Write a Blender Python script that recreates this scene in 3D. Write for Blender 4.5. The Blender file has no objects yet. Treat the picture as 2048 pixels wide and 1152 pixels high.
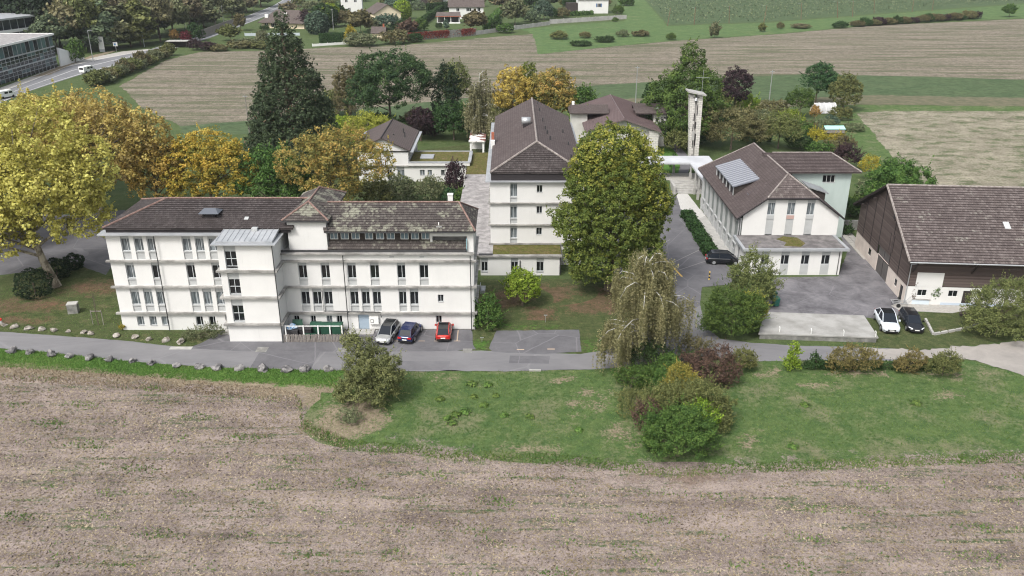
import bpy, bmesh, math, random
import numpy as np
from mathutils import Vector, geometry as mgeo
R = math.radians
S = bpy.context.scene
C = S.collection
rng = np.random.default_rng(7)
random.seed(7)

# ------------------------------------------------------------------ camera, sky, sun, exposure
CAM_H, PITCH, FPX = 42.0, R(23.0), 1700.0           # drone height (m), tilt below the horizon, focal length for a 2048 wide frame
cd = bpy.data.cameras.new('camera'); cam = bpy.data.objects.new('camera', cd); C.objects.link(cam)
cam.location = (0, 0, CAM_H); cam.rotation_euler = (R(90) - PITCH, 0, 0)
cd.sensor_width = 36.0; cd.lens = FPX / 2048 * 36.0; cd.clip_start = 0.5; cd.clip_end = 4000
S.camera = cam
SUN_EL, SUN_AZ = R(52), R(215)                       # azimuth clockwise from +Y
W = bpy.data.worlds.new('World'); S.world = W; W.use_nodes = True
wn = W.node_tree; wn.nodes.clear()
sky = wn.nodes.new('ShaderNodeTexSky'); sky.sky_type = 'NISHITA'; sky.sun_disc = False
sky.sun_elevation = SUN_EL; sky.sun_rotation = SUN_AZ; sky.air_density = 1.5; sky.dust_density = 5.0; sky.ozone_density = 1.0
hs = wn.nodes.new('ShaderNodeHueSaturation'); hs.inputs['Saturation'].default_value = 0.40
bg = wn.nodes.new('ShaderNodeBackground'); bg.inputs['Strength'].default_value = 0.115
wo = wn.nodes.new('ShaderNodeOutputWorld')
wn.links.new(sky.outputs[0], hs.inputs['Color']); wn.links.new(hs.outputs[0], bg.inputs[0]); wn.links.new(bg.outputs[0], wo.inputs[0])
sd = bpy.data.lights.new('sun', 'SUN'); sd.energy = 1.5; sd.angle = R(14); sd.color = (1.0, 0.98, 0.95)
so = bpy.data.objects.new('sun', sd); C.objects.link(so); so.location = (-40, -40, 120)
_d = Vector((math.sin(SUN_AZ) * math.cos(SUN_EL), math.cos(SUN_AZ) * math.cos(SUN_EL), math.sin(SUN_EL)))
so.rotation_euler = _d.to_track_quat('Z', 'Y').to_euler()
S.view_settings.view_transform = 'Standard'; S.view_settings.look = 'None'
S.view_settings.exposure = 0.92; S.view_settings.gamma = 1.0
S.cycles.use_denoising = True; S.cycles.pixel_filter_type = 'BLACKMAN_HARRIS'; S.cycles.filter_width = 1.15; S.cycles.max_bounces = 5; S.cycles.diffuse_bounces = 3
S.cycles.glossy_bounces = 2; S.cycles.transmission_bounces = 2; S.cycles.transparent_max_bounces = 4

# ------------------------------------------------------------------ survey helper: image point -> point on level ground at height z
_s, _c = math.sin(PITCH), math.cos(PITCH)
def g(px, py, z=0.0):
    u = (px - 1024) / FPX; v = (py - 576) / FPX
    t = (z - CAM_H) / (-_s - v * _c)
    return (u * t, (_c - v * _s) * t)
def aty(px, py, Y):
    u = (px - 1024) / FPX; v = (py - 576) / FPX
    t = Y / (_c - v * _s)
    return (u * t, CAM_H + (-_s - v * _c) * t)

# ------------------------------------------------------------------ objects, things, tags
def tag(o, label=None, cat=None, group=None, kind=None):
    if label: o['label'] = label
    if cat: o['category'] = cat
    if group: o['group'] = group
    if kind: o['kind'] = kind
    return o
def thing(name, label, cat, loc=(0, 0, 0), rz=0.0, group=None):
    o = bpy.data.objects.new(name, None); C.objects.link(o)
    o.empty_display_size = 0.5; o.location = loc; o.rotation_euler = (0, 0, rz)
    return tag(o, label, cat, group)
def put(name, me, parent=None, loc=(0, 0, 0), rot=(0, 0, 0), sc=(1, 1, 1), mat=None):
    o = bpy.data.objects.new(name, me); C.objects.link(o)
    o.parent = parent; o.location = loc; o.rotation_euler = rot; o.scale = sc
    if mat is not None:
        o.material_slots[0].link = 'OBJECT'; o.material_slots[0].material = mat
    return o
ORD = ['leftmost', 'second from the left', 'third from the left', 'fourth from the left', 'fifth from the left', 'sixth from the left', 'seventh from the left',
       'eighth from the left', 'ninth from the left', 'tenth from the left', 'eleventh from the left', 'twelfth from the left', 'thirteenth from the left',
       'fourteenth from the left', 'fifteenth from the left', 'sixteenth from the left', 'seventeenth from the left', 'eighteenth from the left']

class MB:
    """collects faces, builds ONE mesh object"""
    def __init__(s): s.v = []; s.f = []; s.uv = {}
    def face(s, pts, uv=None):
        i = len(s.v); s.v.extend(tuple(p) for p in pts); s.f.append(tuple(range(i, i + len(pts))))
        if uv: s.uv[len(s.f) - 1] = uv
        return s
    def box(s, x0, x1, y0, y1, z0, z1):
        i = len(s.v)
        s.v += [(x0, y0, z0), (x1, y0, z0), (x1, y1, z0), (x0, y1, z0), (x0, y0, z1), (x1, y0, z1), (x1, y1, z1), (x0, y1, z1)]
        for q in ((0, 3, 2, 1), (4, 5, 6, 7), (0, 1, 5, 4), (1, 2, 6, 5), (2, 3, 7, 6), (3, 0, 4, 7)): s.f.append(tuple(i + k for k in q))
        return s
    def prism(s, poly, z0, z1):
        n = len(poly); i = len(s.v)
        if sum(poly[k][0] * poly[(k + 1) % n][1] - poly[(k + 1) % n][0] * poly[k][1] for k in range(n)) < 0: poly = poly[::-1]
        s.v += [(p[0], p[1], z0) for p in poly] + [(p[0], p[1], z1) for p in poly]
        s.f.append(tuple(i + k for k in range(n - 1, -1, -1))); s.f.append(tuple(i + n + k for k in range(n)))
        for k in range(n): s.f.append((i + k, i + (k + 1) % n, i + n + (k + 1) % n, i + n + k))
        return s
    def solid(s, pts, off):
        """a planar polygon given thickness along the vector off; the first polygon is the outer face, uv from its first edge"""
        n = len(pts); P = [Vector(p) for p in pts]; O = Vector(off)
        e = (P[1] - P[0]).normalized(); nr = (P[1] - P[0]).cross(P[-1] - P[0]).normalized(); w = nr.cross(e)
        s.face(P, [((p - P[0]).dot(e), (p - P[0]).dot(w)) for p in P])
        s.face([p + O for p in P][::-1])
        for k in range(n): s.face([P[k], P[k] + O, P[(k + 1) % n] + O, P[(k + 1) % n]])
        return s
    def tube(s, pts, rad, n=6, caps=True):
        pts = [Vector(p) for p in pts]; m = len(pts)
        if not hasattr(rad, '__len__'): rad = [rad] * m
        i0 = len(s.v); ref = Vector((0.31, 0.17, 0.93))
        for k in range(m):
            t = (pts[min(k + 1, m - 1)] - pts[max(k - 1, 0)]).normalized()
            a = t.cross(ref)
            if a.length < 1e-3: a = t.cross(Vector((1, 0, 0)))
            a.normalize(); b = t.cross(a)
            for j in range(n):
                th = 2 * math.pi * j / n
                s.v.append(tuple(pts[k] + (a * math.cos(th) + b * math.sin(th)) * rad[k]))
        for k in range(m - 1):
            for j in range(n):
                s.f.append((i0 + k * n + j, i0 + k * n + (j + 1) % n, i0 + (k + 1) * n + (j + 1) % n, i0 + (k + 1) * n + j))
        if caps:
            s.f.append(tuple(i0 + j for j in range(n - 1, -1, -1))); s.f.append(tuple(i0 + (m - 1) * n + j for j in range(n)))
        return s
    def mesh(s, name, mat, off=(0, 0, 0), smooth=False):
        me = bpy.data.meshes.new(name)
        v = [(a - off[0], b - off[1], c - off[2]) for a, b, c in s.v]
        me.from_pydata(v, [], s.f)
        if s.uv:
            lay = me.uv_layers.new(name='UVMap').data
            for k, uv in s.uv.items():
                ls = me.polygons[k].loop_start
                for j, q in enumerate(uv): lay[ls + j].uv = q
        if smooth: me.polygons.foreach_set('use_smooth', [True] * len(me.polygons))
        me.materials.append(mat); me.update()
        return me
    def build(s, name, mat, parent=None, smooth=False, world=True):
        """vertices in world coordinates unless world=False; parents are unrotated empties"""
        off = (0, 0, 0); p = parent
        if world:
            while p is not None: off = tuple(off[k] + p.location[k] for k in range(3)); p = p.parent
        return put(name, s.mesh(name, mat, off, smooth), parent)

def numesh(name, V, F, mat, tone=None, smooth=False):
    """mesh from numpy arrays: V (n,3), F (m,k)"""
    me = bpy.data.meshes.new(name); V = np.asarray(V, np.float32); F = np.asarray(F, np.int32); m, k = F.shape
    me.vertices.add(len(V)); me.vertices.foreach_set('co', V.ravel())
    me.loops.add(m * k); me.loops.foreach_set('vertex_index', F.ravel())
    me.polygons.add(m); me.polygons.foreach_set('loop_start', np.arange(0, m * k, k, dtype=np.int32))
    try: me.polygons.foreach_set('loop_total', np.full(m, k, np.int32))
    except Exception: pass
    me.update(calc_edges=True)
    if tone is not None:
        a = me.attributes.new('tone', 'FLOAT', 'FACE'); a.data.foreach_set('value', np.asarray(tone, np.float32))
    if smooth: me.polygons.foreach_set('use_smooth', np.ones(m, bool))
    me.materials.append(mat)
    return me

# ------------------------------------------------------------------ materials
def nd(nt, typ, ins=None, **props):
    n = nt.nodes.new('ShaderNode' + typ)
    for k, v in props.items(): setattr(n, k, v)
    for k, v in (ins or {}).items():
        sock = n.inputs[k]
        if isinstance(v, bpy.types.NodeSocket): nt.links.new(v, sock)
        else:
            if isinstance(v, tuple) and len(v) == 3 and sock.type == 'RGBA': v = (*v, 1)
            sock.default_value = v
    return n
def mixc(nt, f, a, b, mode='MIX'):
    n = nt.nodes.new('ShaderNodeMix'); n.data_type = 'RGBA'; n.blend_type = mode
    for i, v in ((0, f), (6, a), (7, b)):
        if isinstance(v, bpy.types.NodeSocket): nt.links.new(v, n.inputs[i])
        else: n.inputs[i].default_value = (*v, 1) if isinstance(v, tuple) else v
    return n.outputs[2]
def mth(nt, op, a, b=0.0, c=0.0, clamp=False):
    n = nt.nodes.new('ShaderNodeMath'); n.operation = op; n.use_clamp = clamp
    for i, v in enumerate((a, b, c)):
        if isinstance(v, bpy.types.NodeSocket): nt.links.new(v, n.inputs[i])
        else: n.inputs[i].default_value = v
    return n.outputs[0]
def ramp(nt, f, stops, interp='LINEAR'):
    n = nt.nodes.new('ShaderNodeValToRGB'); n.color_ramp.interpolation = interp
    e = n.color_ramp.elements
    while len(e) < len(stops): e.new(0.5)
    for k, (p, c) in enumerate(stops): e[k].position = p; e[k].color = (*c, 1) if isinstance(c, tuple) else (c, c, c, 1)
    nt.links.new(f, n.inputs[0]); return n.outputs[0]
def start(name):
    m = bpy.data.materials.new(name); m.use_nodes = True; nt = m.node_tree; nt.nodes.clear()
    out = nt.nodes.new('ShaderNodeOutputMaterial'); p = nt.nodes.new('ShaderNodeBsdfPrincipled'); nt.links.new(p.outputs[0], out.inputs[0])
    p.inputs['Specular IOR Level'].default_value = 0.3
    return m, nt, p, out
def pos(nt, scale=(1, 1, 1), rot=0.0):
    geo = nt.nodes.new('ShaderNodeNewGeometry')
    mp = nd(nt, 'Mapping', {'Vector': geo.outputs['Position'], 'Scale': scale, 'Rotation': (0, 0, rot)})
    return mp.outputs[0]
def noise(nt, vec, sc, det=3.0, rough=0.55, dist=0.0):
    return nd(nt, 'TexNoise', {'Vector': vec, 'Scale': sc, 'Detail': det, 'Roughness': rough, 'Distortion': dist}).outputs[0]
def bump(nt, p, h, strength=0.4, dist=0.05):
    b = nd(nt, 'Bump', {'Height': h, 'Strength': strength, 'Distance': dist}); nt.links.new(b.outputs[0], p.inputs['Normal'])
MATS = {}
def mat(name, col, rough=0.75, col2=None, sc=2.0, det=4.0, lo=0.35, hi=0.7, metal=0.0, spec=0.3, bmp=0.0, stretch=(1, 1, 1), coat=0.0):
    """plain surface with a noise blend between two of its real colours"""
    if name in MATS: return MATS[name]
    m, nt, p, out = start(name); p.inputs['Roughness'].default_value = rough; p.inputs['Metallic'].default_value = metal
    p.inputs['Specular IOR Level'].default_value = spec
    if coat: p.inputs['Coat Weight'].default_value = coat; p.inputs['Coat Roughness'].default_value = 0.04
    if col2:
        f = noise(nt, pos(nt, stretch), sc, det, 0.6)
        nt.links.new(ramp(nt, f, [(lo, col), (hi, col2)]), p.inputs['Base Color'])
        if bmp: bump(nt, p, f, bmp)
    else: p.inputs['Base Color'].default_value = (*col, 1)
    MATS[name] = m; return m
def m_stubble(name, straw, soil, green, gamt, streak=(0.05, 0.55, 1), rot=0.05, fine=9.0, speck=True):
    m, nt, p, out = start(name); p.inputs['Roughness'].default_value = 0.95; p.inputs['Specular IOR Level'].default_value = 0.1
    col, h = c_stubble(nt, straw, soil, green, gamt, streak, rot, fine, speck)
    nt.links.new(col, p.inputs['Base Color']); bump(nt, p, h, 0.9, 0.08)
    return m
def c_stubble(nt, straw, soil, green, gamt, streak=(0.05, 0.55, 1), rot=0.05, fine=9.0, speck=True):
    P = pos(nt); Q = pos(nt, streak, rot)
    f1 = noise(nt, P, fine, 6, 0.75); f2 = noise(nt, P, 0.35, 4, 0.6); f3 = noise(nt, Q, 1.0, 4, 0.6); f4 = noise(nt, P, fine * 0.33, 4, 0.7)
    f = mth(nt, 'ADD', mth(nt, 'MULTIPLY', f1, 1.1), mth(nt, 'ADD', mth(nt, 'MULTIPLY', f4, 0.5), mth(nt, 'ADD', mth(nt, 'MULTIPLY', f2, 0.5), mth(nt, 'MULTIPLY', f3, 0.55))))
    col = ramp(nt, mth(nt, 'MULTIPLY', f, 0.377), [(0.425, soil), (0.495, tuple(0.5 * (a + b) for a, b in zip(straw, soil))), (0.565, straw)])
    gsc = tuple(2.2 * k for k in streak)
    gq = noise(nt, pos(nt, gsc, rot + 0.04), 1.0, 5, 0.65); gf = noise(nt, P, 2.6, 4, 0.75)
    gm = ramp(nt, mth(nt, 'ADD', mth(nt, 'MULTIPLY', gq, 0.6), mth(nt, 'MULTIPLY', gf, 0.4)), [(0.60 - gamt, 0.0), (0.68 - gamt, 1.0)])
    col = mixc(nt, mth(nt, 'MULTIPLY', gm, 0.88), col, mixc(nt, f1, tuple(0.6 * k for k in green), green))
    if speck:
        vo = nd(nt, 'TexVoronoi', {'Vector': P, 'Scale': 3.3, 'Randomness': 1.0}); vo2 = nd(nt, 'TexNoise', {'Vector': P, 'Scale': 0.9, 'Detail': 2.0})
        sp = mth(nt, 'MULTIPLY', mth(nt, 'LESS_THAN', vo.outputs['Distance'], 0.10), mth(nt, 'GREATER_THAN', vo2.outputs[0], 0.54))
        col = mixc(nt, mth(nt, 'MULTIPLY', sp, 0.85), col, (0.46, 0.42, 0.36))
    return col, mth(nt, 'ADD', f1, f4)
def m_grass(name, a, b, dry, damt, big=0.12, fine=7.0, stretch=(1, 1, 1)):
    m, nt, p, out = start(name); p.inputs['Roughness'].default_value = 0.9; p.inputs['Specular IOR Level'].default_value = 0.12
    col, h = c_grass(nt, a, b, dry, damt, big, fine, stretch)
    nt.links.new(col, p.inputs['Base Color']); bump(nt, p, h, 0.8, 0.1)
    return m
def c_grass(nt, a, b, dry, damt, big=0.12, fine=7.0, stretch=(1, 1, 1)):
    P = pos(nt, stretch); f1 = noise(nt, P, fine, 6, 0.75); f2 = noise(nt, P, big * 4, 5, 0.65); f3 = noise(nt, P, big, 5, 0.6); f4 = noise(nt, P, 2.2, 4, 0.7)
    col = mixc(nt, ramp(nt, f2, [(0.36, 0.0), (0.64, 1.0)]), a, b)
    col = mixc(nt, 1.0, col, ramp(nt, mth(nt, 'ADD', mth(nt, 'MULTIPLY', f1, 0.6), mth(nt, 'MULTIPLY', f4, 0.4)), [(0.30, 0.45), (0.52, 0.95), (0.72, 1.6)]), 'MULTIPLY')
    d = mth(nt, 'ADD', mth(nt, 'MULTIPLY', f3, 0.55), mth(nt, 'ADD', mth(nt, 'MULTIPLY', f4, 0.3), mth(nt, 'MULTIPLY', f1, 0.15)))
    col = mixc(nt, mth(nt, 'MULTIPLY', ramp(nt, d, [(0.62 - damt, 0.0), (0.76 - damt, 1.0)]), 0.85), col, dry)
    return col, mth(nt, 'ADD', f1, f4)
def m_blend(name, A, B, GAIN=2.0, MID=0.5):
    """two ground covers growing into each other: the mesh attribute 'edge' says how far, noise makes it patchy"""
    m, nt, p, out = start(name); p.inputs['Roughness'].default_value = 0.92; p.inputs['Specular IOR Level'].default_value = 0.1
    ca, ha = A[0](nt, *A[1:]); cb, hb = B[0](nt, *B[1:])
    at = nt.nodes.new('ShaderNodeAttribute'); at.attribute_name = 'edge'; P = pos(nt)
    n = mth(nt, 'ADD', mth(nt, 'MULTIPLY', noise(nt, P, 0.45, 5, 0.7), 4.6), mth(nt, 'MULTIPLY', noise(nt, P, 4.0, 4, 0.7), 3.4))
    f = mth(nt, 'ADD', mth(nt, 'MULTIPLY', at.outputs['Fac'], GAIN), mth(nt, 'SUBTRACT', n, 4.0 + GAIN * MID))
    f = mth(nt, 'ADD', mth(nt, 'MULTIPLY', f, 1.5), 0.35, clamp=True)
    f = mth(nt, 'MULTIPLY', f, ramp(nt, at.outputs['Fac'], [(0.0, 0.0), (0.22, 1.0)])); f = mth(nt, 'MAXIMUM', f, ramp(nt, at.outputs['Fac'], [(0.8, 0.0), (1.0, 1.0)])) if MID < .6 else f
    nt.links.new(mixc(nt, f, ca, cb), p.inputs['Base Color']); bump(nt, p, ha, 0.8, 0.1)
    return m
def m_asphalt(name, a, b, crack=0.5, stretch=(1, 1, 1)):
    m, nt, p, out = start(name); p.inputs['Roughness'].default_value = 0.85; p.inputs['Specular IOR Level'].default_value = 0.25
    P = pos(nt, stretch); f1 = noise(nt, P, 14, 4, 0.8); f2 = noise(nt, P, 0.35, 5, 0.65, 0.6); f3 = noise(nt, P, 1.6, 4, 0.7)
    f = mth(nt, 'ADD', mth(nt, 'MULTIPLY', f2, 0.65), mth(nt, 'ADD', mth(nt, 'MULTIPLY', f3, 0.2), mth(nt, 'MULTIPLY', f1, 0.15)))
    col = ramp(nt, f, [(0.36, a), (0.66, b)])
    w = nd(nt, 'TexVoronoi', {'Vector': mixc(nt, 0.12, P, nd(nt, 'TexNoise', {'Vector': P, 'Scale': 0.8, 'Detail': 3.0}).outputs['Color']), 'Scale': 0.16}, feature='DISTANCE_TO_EDGE')
    ck = mth(nt, 'MULTIPLY', mth(nt, 'LESS_THAN', w.outputs['Distance'], 0.006), crack)
    col = mixc(nt, ck, col, tuple(1.25 * k for k in b))
    nt.links.new(col, p.inputs['Base Color']); bump(nt, p, f1, 0.25, 0.01)
    return m
def m_tiles(name, dark, mid, pale, moss=None, mamt=0.0, tw=0.24, th=0.36, line=0.6):
    """clay tiles: one tone for each tile, shadow gaps at the overlaps painted as dark joints, lichen patches; uv in metres"""
    m, nt, p, out = start(name); p.inputs['Roughness'].default_value = 0.85; p.inputs['Specular IOR Level'].default_value = 0.2
    uv = nt.nodes.new('ShaderNodeUVMap'); sp = nd(nt, 'SeparateXYZ', {0: uv.outputs[0]})
    v = mth(nt, 'DIVIDE', sp.outputs[1], th); row = mth(nt, 'FLOOR', v)
    u = mth(nt, 'ADD', mth(nt, 'DIVIDE', sp.outputs[0], tw), mth(nt, 'MULTIPLY', row, 0.5)); cu = mth(nt, 'FLOOR', u)
    cv = nd(nt, 'CombineXYZ', {0: cu, 1: row, 2: 3.7}); wn_ = nd(nt, 'TexWhiteNoise', {'Vector': cv.outputs[0]}, noise_dimensions='3D')
    P = pos(nt); n1 = noise(nt, P, 0.5, 5, 0.6); n2 = noise(nt, P, 5.0, 4, 0.7)
    t = mth(nt, 'ADD', mth(nt, 'MULTIPLY', wn_.outputs[0], 0.3), mth(nt, 'ADD', mth(nt, 'MULTIPLY', n1, 0.5), mth(nt, 'MULTIPLY', n2, 0.25)))
    col = ramp(nt, t, [(0.25, dark), (0.55, mid), (0.88, pale)])
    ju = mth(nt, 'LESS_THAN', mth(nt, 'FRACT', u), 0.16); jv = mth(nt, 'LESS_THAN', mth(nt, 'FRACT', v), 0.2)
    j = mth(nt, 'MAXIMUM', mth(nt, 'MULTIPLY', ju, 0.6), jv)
    col = mixc(nt, mth(nt, 'MULTIPLY', j, line), col, tuple(0.35 * k for k in dark))  # course and column joints darkened in colour to suggest shade under the laps
    if moss:
        n3 = noise(nt, pos(nt, (0.7, 1, 1)), 0.42, 5, 0.62, 0.4); n4 = noise(nt, P, 6.0, 3, 0.7)
        q = ramp(nt, mth(nt, 'ADD', mth(nt, 'MULTIPLY', n3, 0.72), mth(nt, 'ADD', mth(nt, 'MULTIPLY', wn_.outputs[0], 0.10), mth(nt, 'MULTIPLY', n4, 0.18))), [(0.60 - mamt, 0.0), (0.70 - mamt, 1.0)])
        col = mixc(nt, mth(nt, 'MULTIPLY', q, 0.8), col, moss)
    nt.links.new(col, p.inputs['Base Color'])
    bump(nt, p, mth(nt, 'ADD', mth(nt, 'MULTIPLY', mth(nt, 'SINE', mth(nt, 'MULTIPLY', u, 6.283)), 0.5), n2), 0.5, 0.04)
    return m
def m_leaf(name, stops, trans=0.25):
    """foliage: each leaf has its own tone (mesh attribute), each plant a slight shift"""
    m, nt, p, out = start(name); p.inputs['Roughness'].default_value = 0.65; p.inputs['Specular IOR Level'].default_value = 0.2
    at = nt.nodes.new('ShaderNodeAttribute'); at.attribute_name = 'tone'; oi = nt.nodes.new('ShaderNodeObjectInfo')
    col = ramp(nt, at.outputs['Fac'], stops)
    h = nd(nt, 'HueSaturation', {'Hue': mth(nt, 'ADD', 0.485, mth(nt, 'MULTIPLY', oi.outputs['Random'], 0.03)), 'Saturation': 1.02, 'Value': mth(nt, 'ADD', 1.0, mth(nt, 'MULTIPLY', oi.outputs['Random'], 0.25)), 'Color': col})
    nt.links.new(h.outputs[0], p.inputs['Base Color'])
    tr = nd(nt, 'BsdfTranslucent', {'Color': h.outputs[0]}); ms = nd(nt, 'MixShader', {0: trans, 1: p.outputs[0], 2: tr.outputs[0]})
    nt.links.new(ms.outputs[0], out.inputs[0]); return m

K_GROUND = ((0.060, 0.092, 0.032), (0.088, 0.115, 0.046), (0.15, 0.135, 0.080), 0.03)
K_LAWN = ((0.052, 0.072, 0.026), (0.085, 0.098, 0.042), (0.165, 0.125, 0.078), 0.075, 0.25, 8)
K_LITTER = ((0.085, 0.070, 0.036), (0.140, 0.095, 0.064), (0.165, 0.085, 0.058), 0.12, 0.25, 8)
K_MEADOW = ((0.058, 0.103, 0.034), (0.100, 0.145, 0.050), (0.190, 0.168, 0.112), 0.112, 0.20, 6)
K_VERGE = ((0.052, 0.120, 0.022), (0.086, 0.165, 0.034), (0.18, 0.155, 0.095), 0.0, 0.3, 6)
K_DRY = ((0.20, 0.165, 0.115), (0.255, 0.21, 0.15), (0.105, 0.115, 0.052), 0.055, 0.5, 6)
K_STUB = ((0.320, 0.264, 0.234), (0.108, 0.086, 0.078), (0.062, 0.105, 0.034), 0.070)
K_SOIL = ((0.17, 0.125, 0.102), (0.22, 0.170, 0.140), (0.13, 0.12, 0.06), 0.02, 0.5, 6)
mGround = m_grass('grass_ground', *K_GROUND); mLawn = m_grass('grass_lawn', *K_LAWN); mMeadow = m_grass('grass_meadow', *K_MEADOW); mVerge = m_grass('grass_verge', *K_VERGE); mDry = m_grass('dry_grass', *K_DRY)
mFarGrass = m_grass('grass_far', (0.058, 0.090, 0.042), (0.080, 0.112, 0.054), (0.13, 0.12, 0.075), 0.03, 0.05, 0.8, (0.5, 1, 1))
mFarBright = m_grass('grass_far_bright', (0.066, 0.118, 0.042), (0.105, 0.155, 0.058), (0.19, 0.175, 0.105), 0.06, 0.07, 0.7, (0.6, 1, 1))
mStub = m_stubble('stubble_near', *K_STUB)
mStubFar = m_stubble('stubble_far', (0.245, 0.210, 0.168), (0.098, 0.086, 0.066), (0.100, 0.112, 0.060), 0.115, (0.012, 0.13, 1), -0.03, 1.2, False)
mStubRight = m_stubble('stubble_pale', (0.300, 0.272, 0.210), (0.125, 0.114, 0.082), (0.085, 0.110, 0.048), 0.10, (0.10, 0.16, 1), 0.3, 3.0, False)
mRoad = m_asphalt('asphalt_road', (0.135, 0.133, 0.140), (0.195, 0.192, 0.198), 0.25, (0.35, 1, 1))
mPark = m_asphalt('asphalt_parking', (0.090, 0.088, 0.096), (0.145, 0.142, 0.150), 0.6)
mYard = m_asphalt('asphalt_yard', (0.070, 0.067, 0.074), (0.205, 0.198, 0.208), 0.3)
mGravel = m_asphalt('gravel_track', (0.230, 0.215, 0.200), (0.330, 0.305, 0.280), 0.0)
mHigh = m_asphalt('asphalt_main_road', (0.150, 0.152, 0.160), (0.195, 0.197, 0.205), 0.0)
mConc = mat('concrete', (0.30, 0.295, 0.28), 0.9, (0.42, 0.41, 0.39), 1.2, 6, bmp=0.2)
mConcD = mat('concrete_dark', (0.13, 0.13, 0.12), 0.9, (0.26, 0.255, 0.24), 1.5, 6, bmp=0.2)
mPave = mat('paving', (0.30, 0.29, 0.27), 0.9, (0.40, 0.38, 0.35), 3, 5)
def m_render(name, col):
    m, nt, p, out = start(name); p.inputs['Roughness'].default_value = 0.9
    n1 = noise(nt, pos(nt, (1, 1, .7)), 0.5, 5, .6); n2 = noise(nt, pos(nt, (5, 5, .35)), 1.0, 4, .7); n3 = noise(nt, pos(nt), 0.25, 3, .6)
    c = mixc(nt, ramp(nt, n1, [(.4, 0.0), (.75, 1.0)]), col, tuple(.93 * k for k in col))
    st = mth(nt, 'MULTIPLY', ramp(nt, n2, [(.60, 0.0), (.72, 1.0)]), ramp(nt, n3, [(.45, 0.0), (.65, .45)]))
    nt.links.new(mixc(nt, st, c, (0.36, 0.35, 0.33)), p.inputs['Base Color']); MATS[name] = m; return m
mWhite = m_render('white_render', (0.645, 0.640, 0.625))
mCream = mat('cream_render', (0.72, 0.62, 0.46), 0.9, (0.66, 0.56, 0.41), 0.8, 5)
mMint = mat('mint_render', (0.45, 0.52, 0.495), 0.9, (0.385, 0.455, 0.43), 0.5, 5, stretch=(1.5, 1.5, 0.4))
mPink = mat('beige_render', (0.62, 0.55, 0.50), 0.9, (0.50, 0.44, 0.40), 0.9, 5)
mBand = mat('weathered_ledge', (0.17, 0.165, 0.155), 0.9, (0.36, 0.35, 0.33), 1.3, 6, 0.35, 0.65, stretch=(0.6, 1, 1))
mPanel = mat('grey_panel', (0.42, 0.43, 0.43), 0.7, (0.36, 0.37, 0.37), 1.0, 4)
mFrame = mat('window_frame', (0.50, 0.52, 0.53), 0.6)
mFrameW = mat('window_frame_white', (0.75, 0.75, 0.74), 0.6)
mZinc = mat('zinc', (0.33, 0.345, 0.36), 0.5, (0.44, 0.45, 0.465), 0.7, 4, metal=0.3)
mPipe = mat('downpipe_metal', (0.05, 0.05, 0.052), 0.5)
mDarkWood = mat('dark_wood', (0.030, 0.024, 0.022), 0.85, (0.060, 0.048, 0.043), 1.5, 5, stretch=(1, 1, 6))
mFascia = mat('dark_fascia', (0.028, 0.024, 0.026), 0.7)
mGlass = mat('dark_glass', (0.012, 0.014, 0.016), 0.06, spec=0.5)
mCurt = mat('curtained_glass', (0.20, 0.225, 0.24), 0.12, (0.06, 0.07, 0.078), 2.2, 2, 0.45, 0.55, spec=0.5, stretch=(6, 6, 0.2))
mGlassB = mat('blue_glass', (0.16, 0.22, 0.26), 0.1, spec=0.5)
mDoor = mat('blue_grey_door', (0.30, 0.37, 0.44), 0.5)
mSteel = mat('galvanised_steel', (0.45, 0.46, 0.47), 0.4, metal=0.6)
mBark = mat('bark', (0.085, 0.066, 0.050), 0.95, (0.16, 0.13, 0.10), 2.5, 5, bmp=0.5, stretch=(1, 1, 0.4))
mPlaneBark = mat('plane_bark', (0.12, 0.10, 0.075), 0.95, (0.27, 0.24, 0.19), 1.6, 4, 0.45, 0.55, bmp=0.3, stretch=(1, 1, 0.6))
mBirchBark = mat('birch_bark', (0.50, 0.49, 0.46), 0.85, (0.12, 0.11, 0.10), 3.0, 4, 0.5, 0.75, stretch=(0.6, 0.6, 2.5))
mWood = mat('weathered_wood', (0.17, 0.15, 0.135), 0.95, (0.27, 0.25, 0.23), 3.0, 4, stretch=(3, 3, 0.6))
mBlack = mat('black_plastic', (0.015, 0.015, 0.016), 0.5)
mRubber = mat('rubber', (0.018, 0.018, 0.018), 0.85)
mBinG = mat('bin_green', (0.020, 0.065, 0.042), 0.5, (0.028, 0.085, 0.055), 2, 3)
mBinL = mat('bin_teal', (0.025, 0.12, 0.095), 0.5)
mStone = mat('boulder_stone', (0.085, 0.082, 0.085), 0.95, (0.24, 0.23, 0.225), 2.2, 6, 0.42, 0.6, bmp=0.5)
mStoneP = mat('boulder_pale', (0.16, 0.14, 0.115), 0.95, (0.36, 0.335, 0.30), 2.2, 6, 0.42, 0.6, bmp=0.5)
mPaint = mat('white_paint', (0.72, 0.72, 0.70), 0.7)
mYellow = mat('yellow_paint', (0.62, 0.42, 0.11), 0.7)
mOrange = mat('faded_marking', (0.42, 0.33, 0.25), 0.9)
mMarkG = mat('worn_marking', (0.25, 0.24, 0.235), 0.9)
mRed = mat('red_brick', (0.30, 0.10, 0.06), 0.9)
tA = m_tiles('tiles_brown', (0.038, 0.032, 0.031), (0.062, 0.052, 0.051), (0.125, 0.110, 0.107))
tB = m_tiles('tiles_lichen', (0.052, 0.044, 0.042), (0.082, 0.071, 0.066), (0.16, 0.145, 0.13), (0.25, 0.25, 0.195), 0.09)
tC = m_tiles('tiles_barn', (0.072, 0.058, 0.056), (0.110, 0.090, 0.086), (0.20, 0.172, 0.164), (0.29, 0.285, 0.245), 0.0, 0.30, 0.42)
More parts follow.
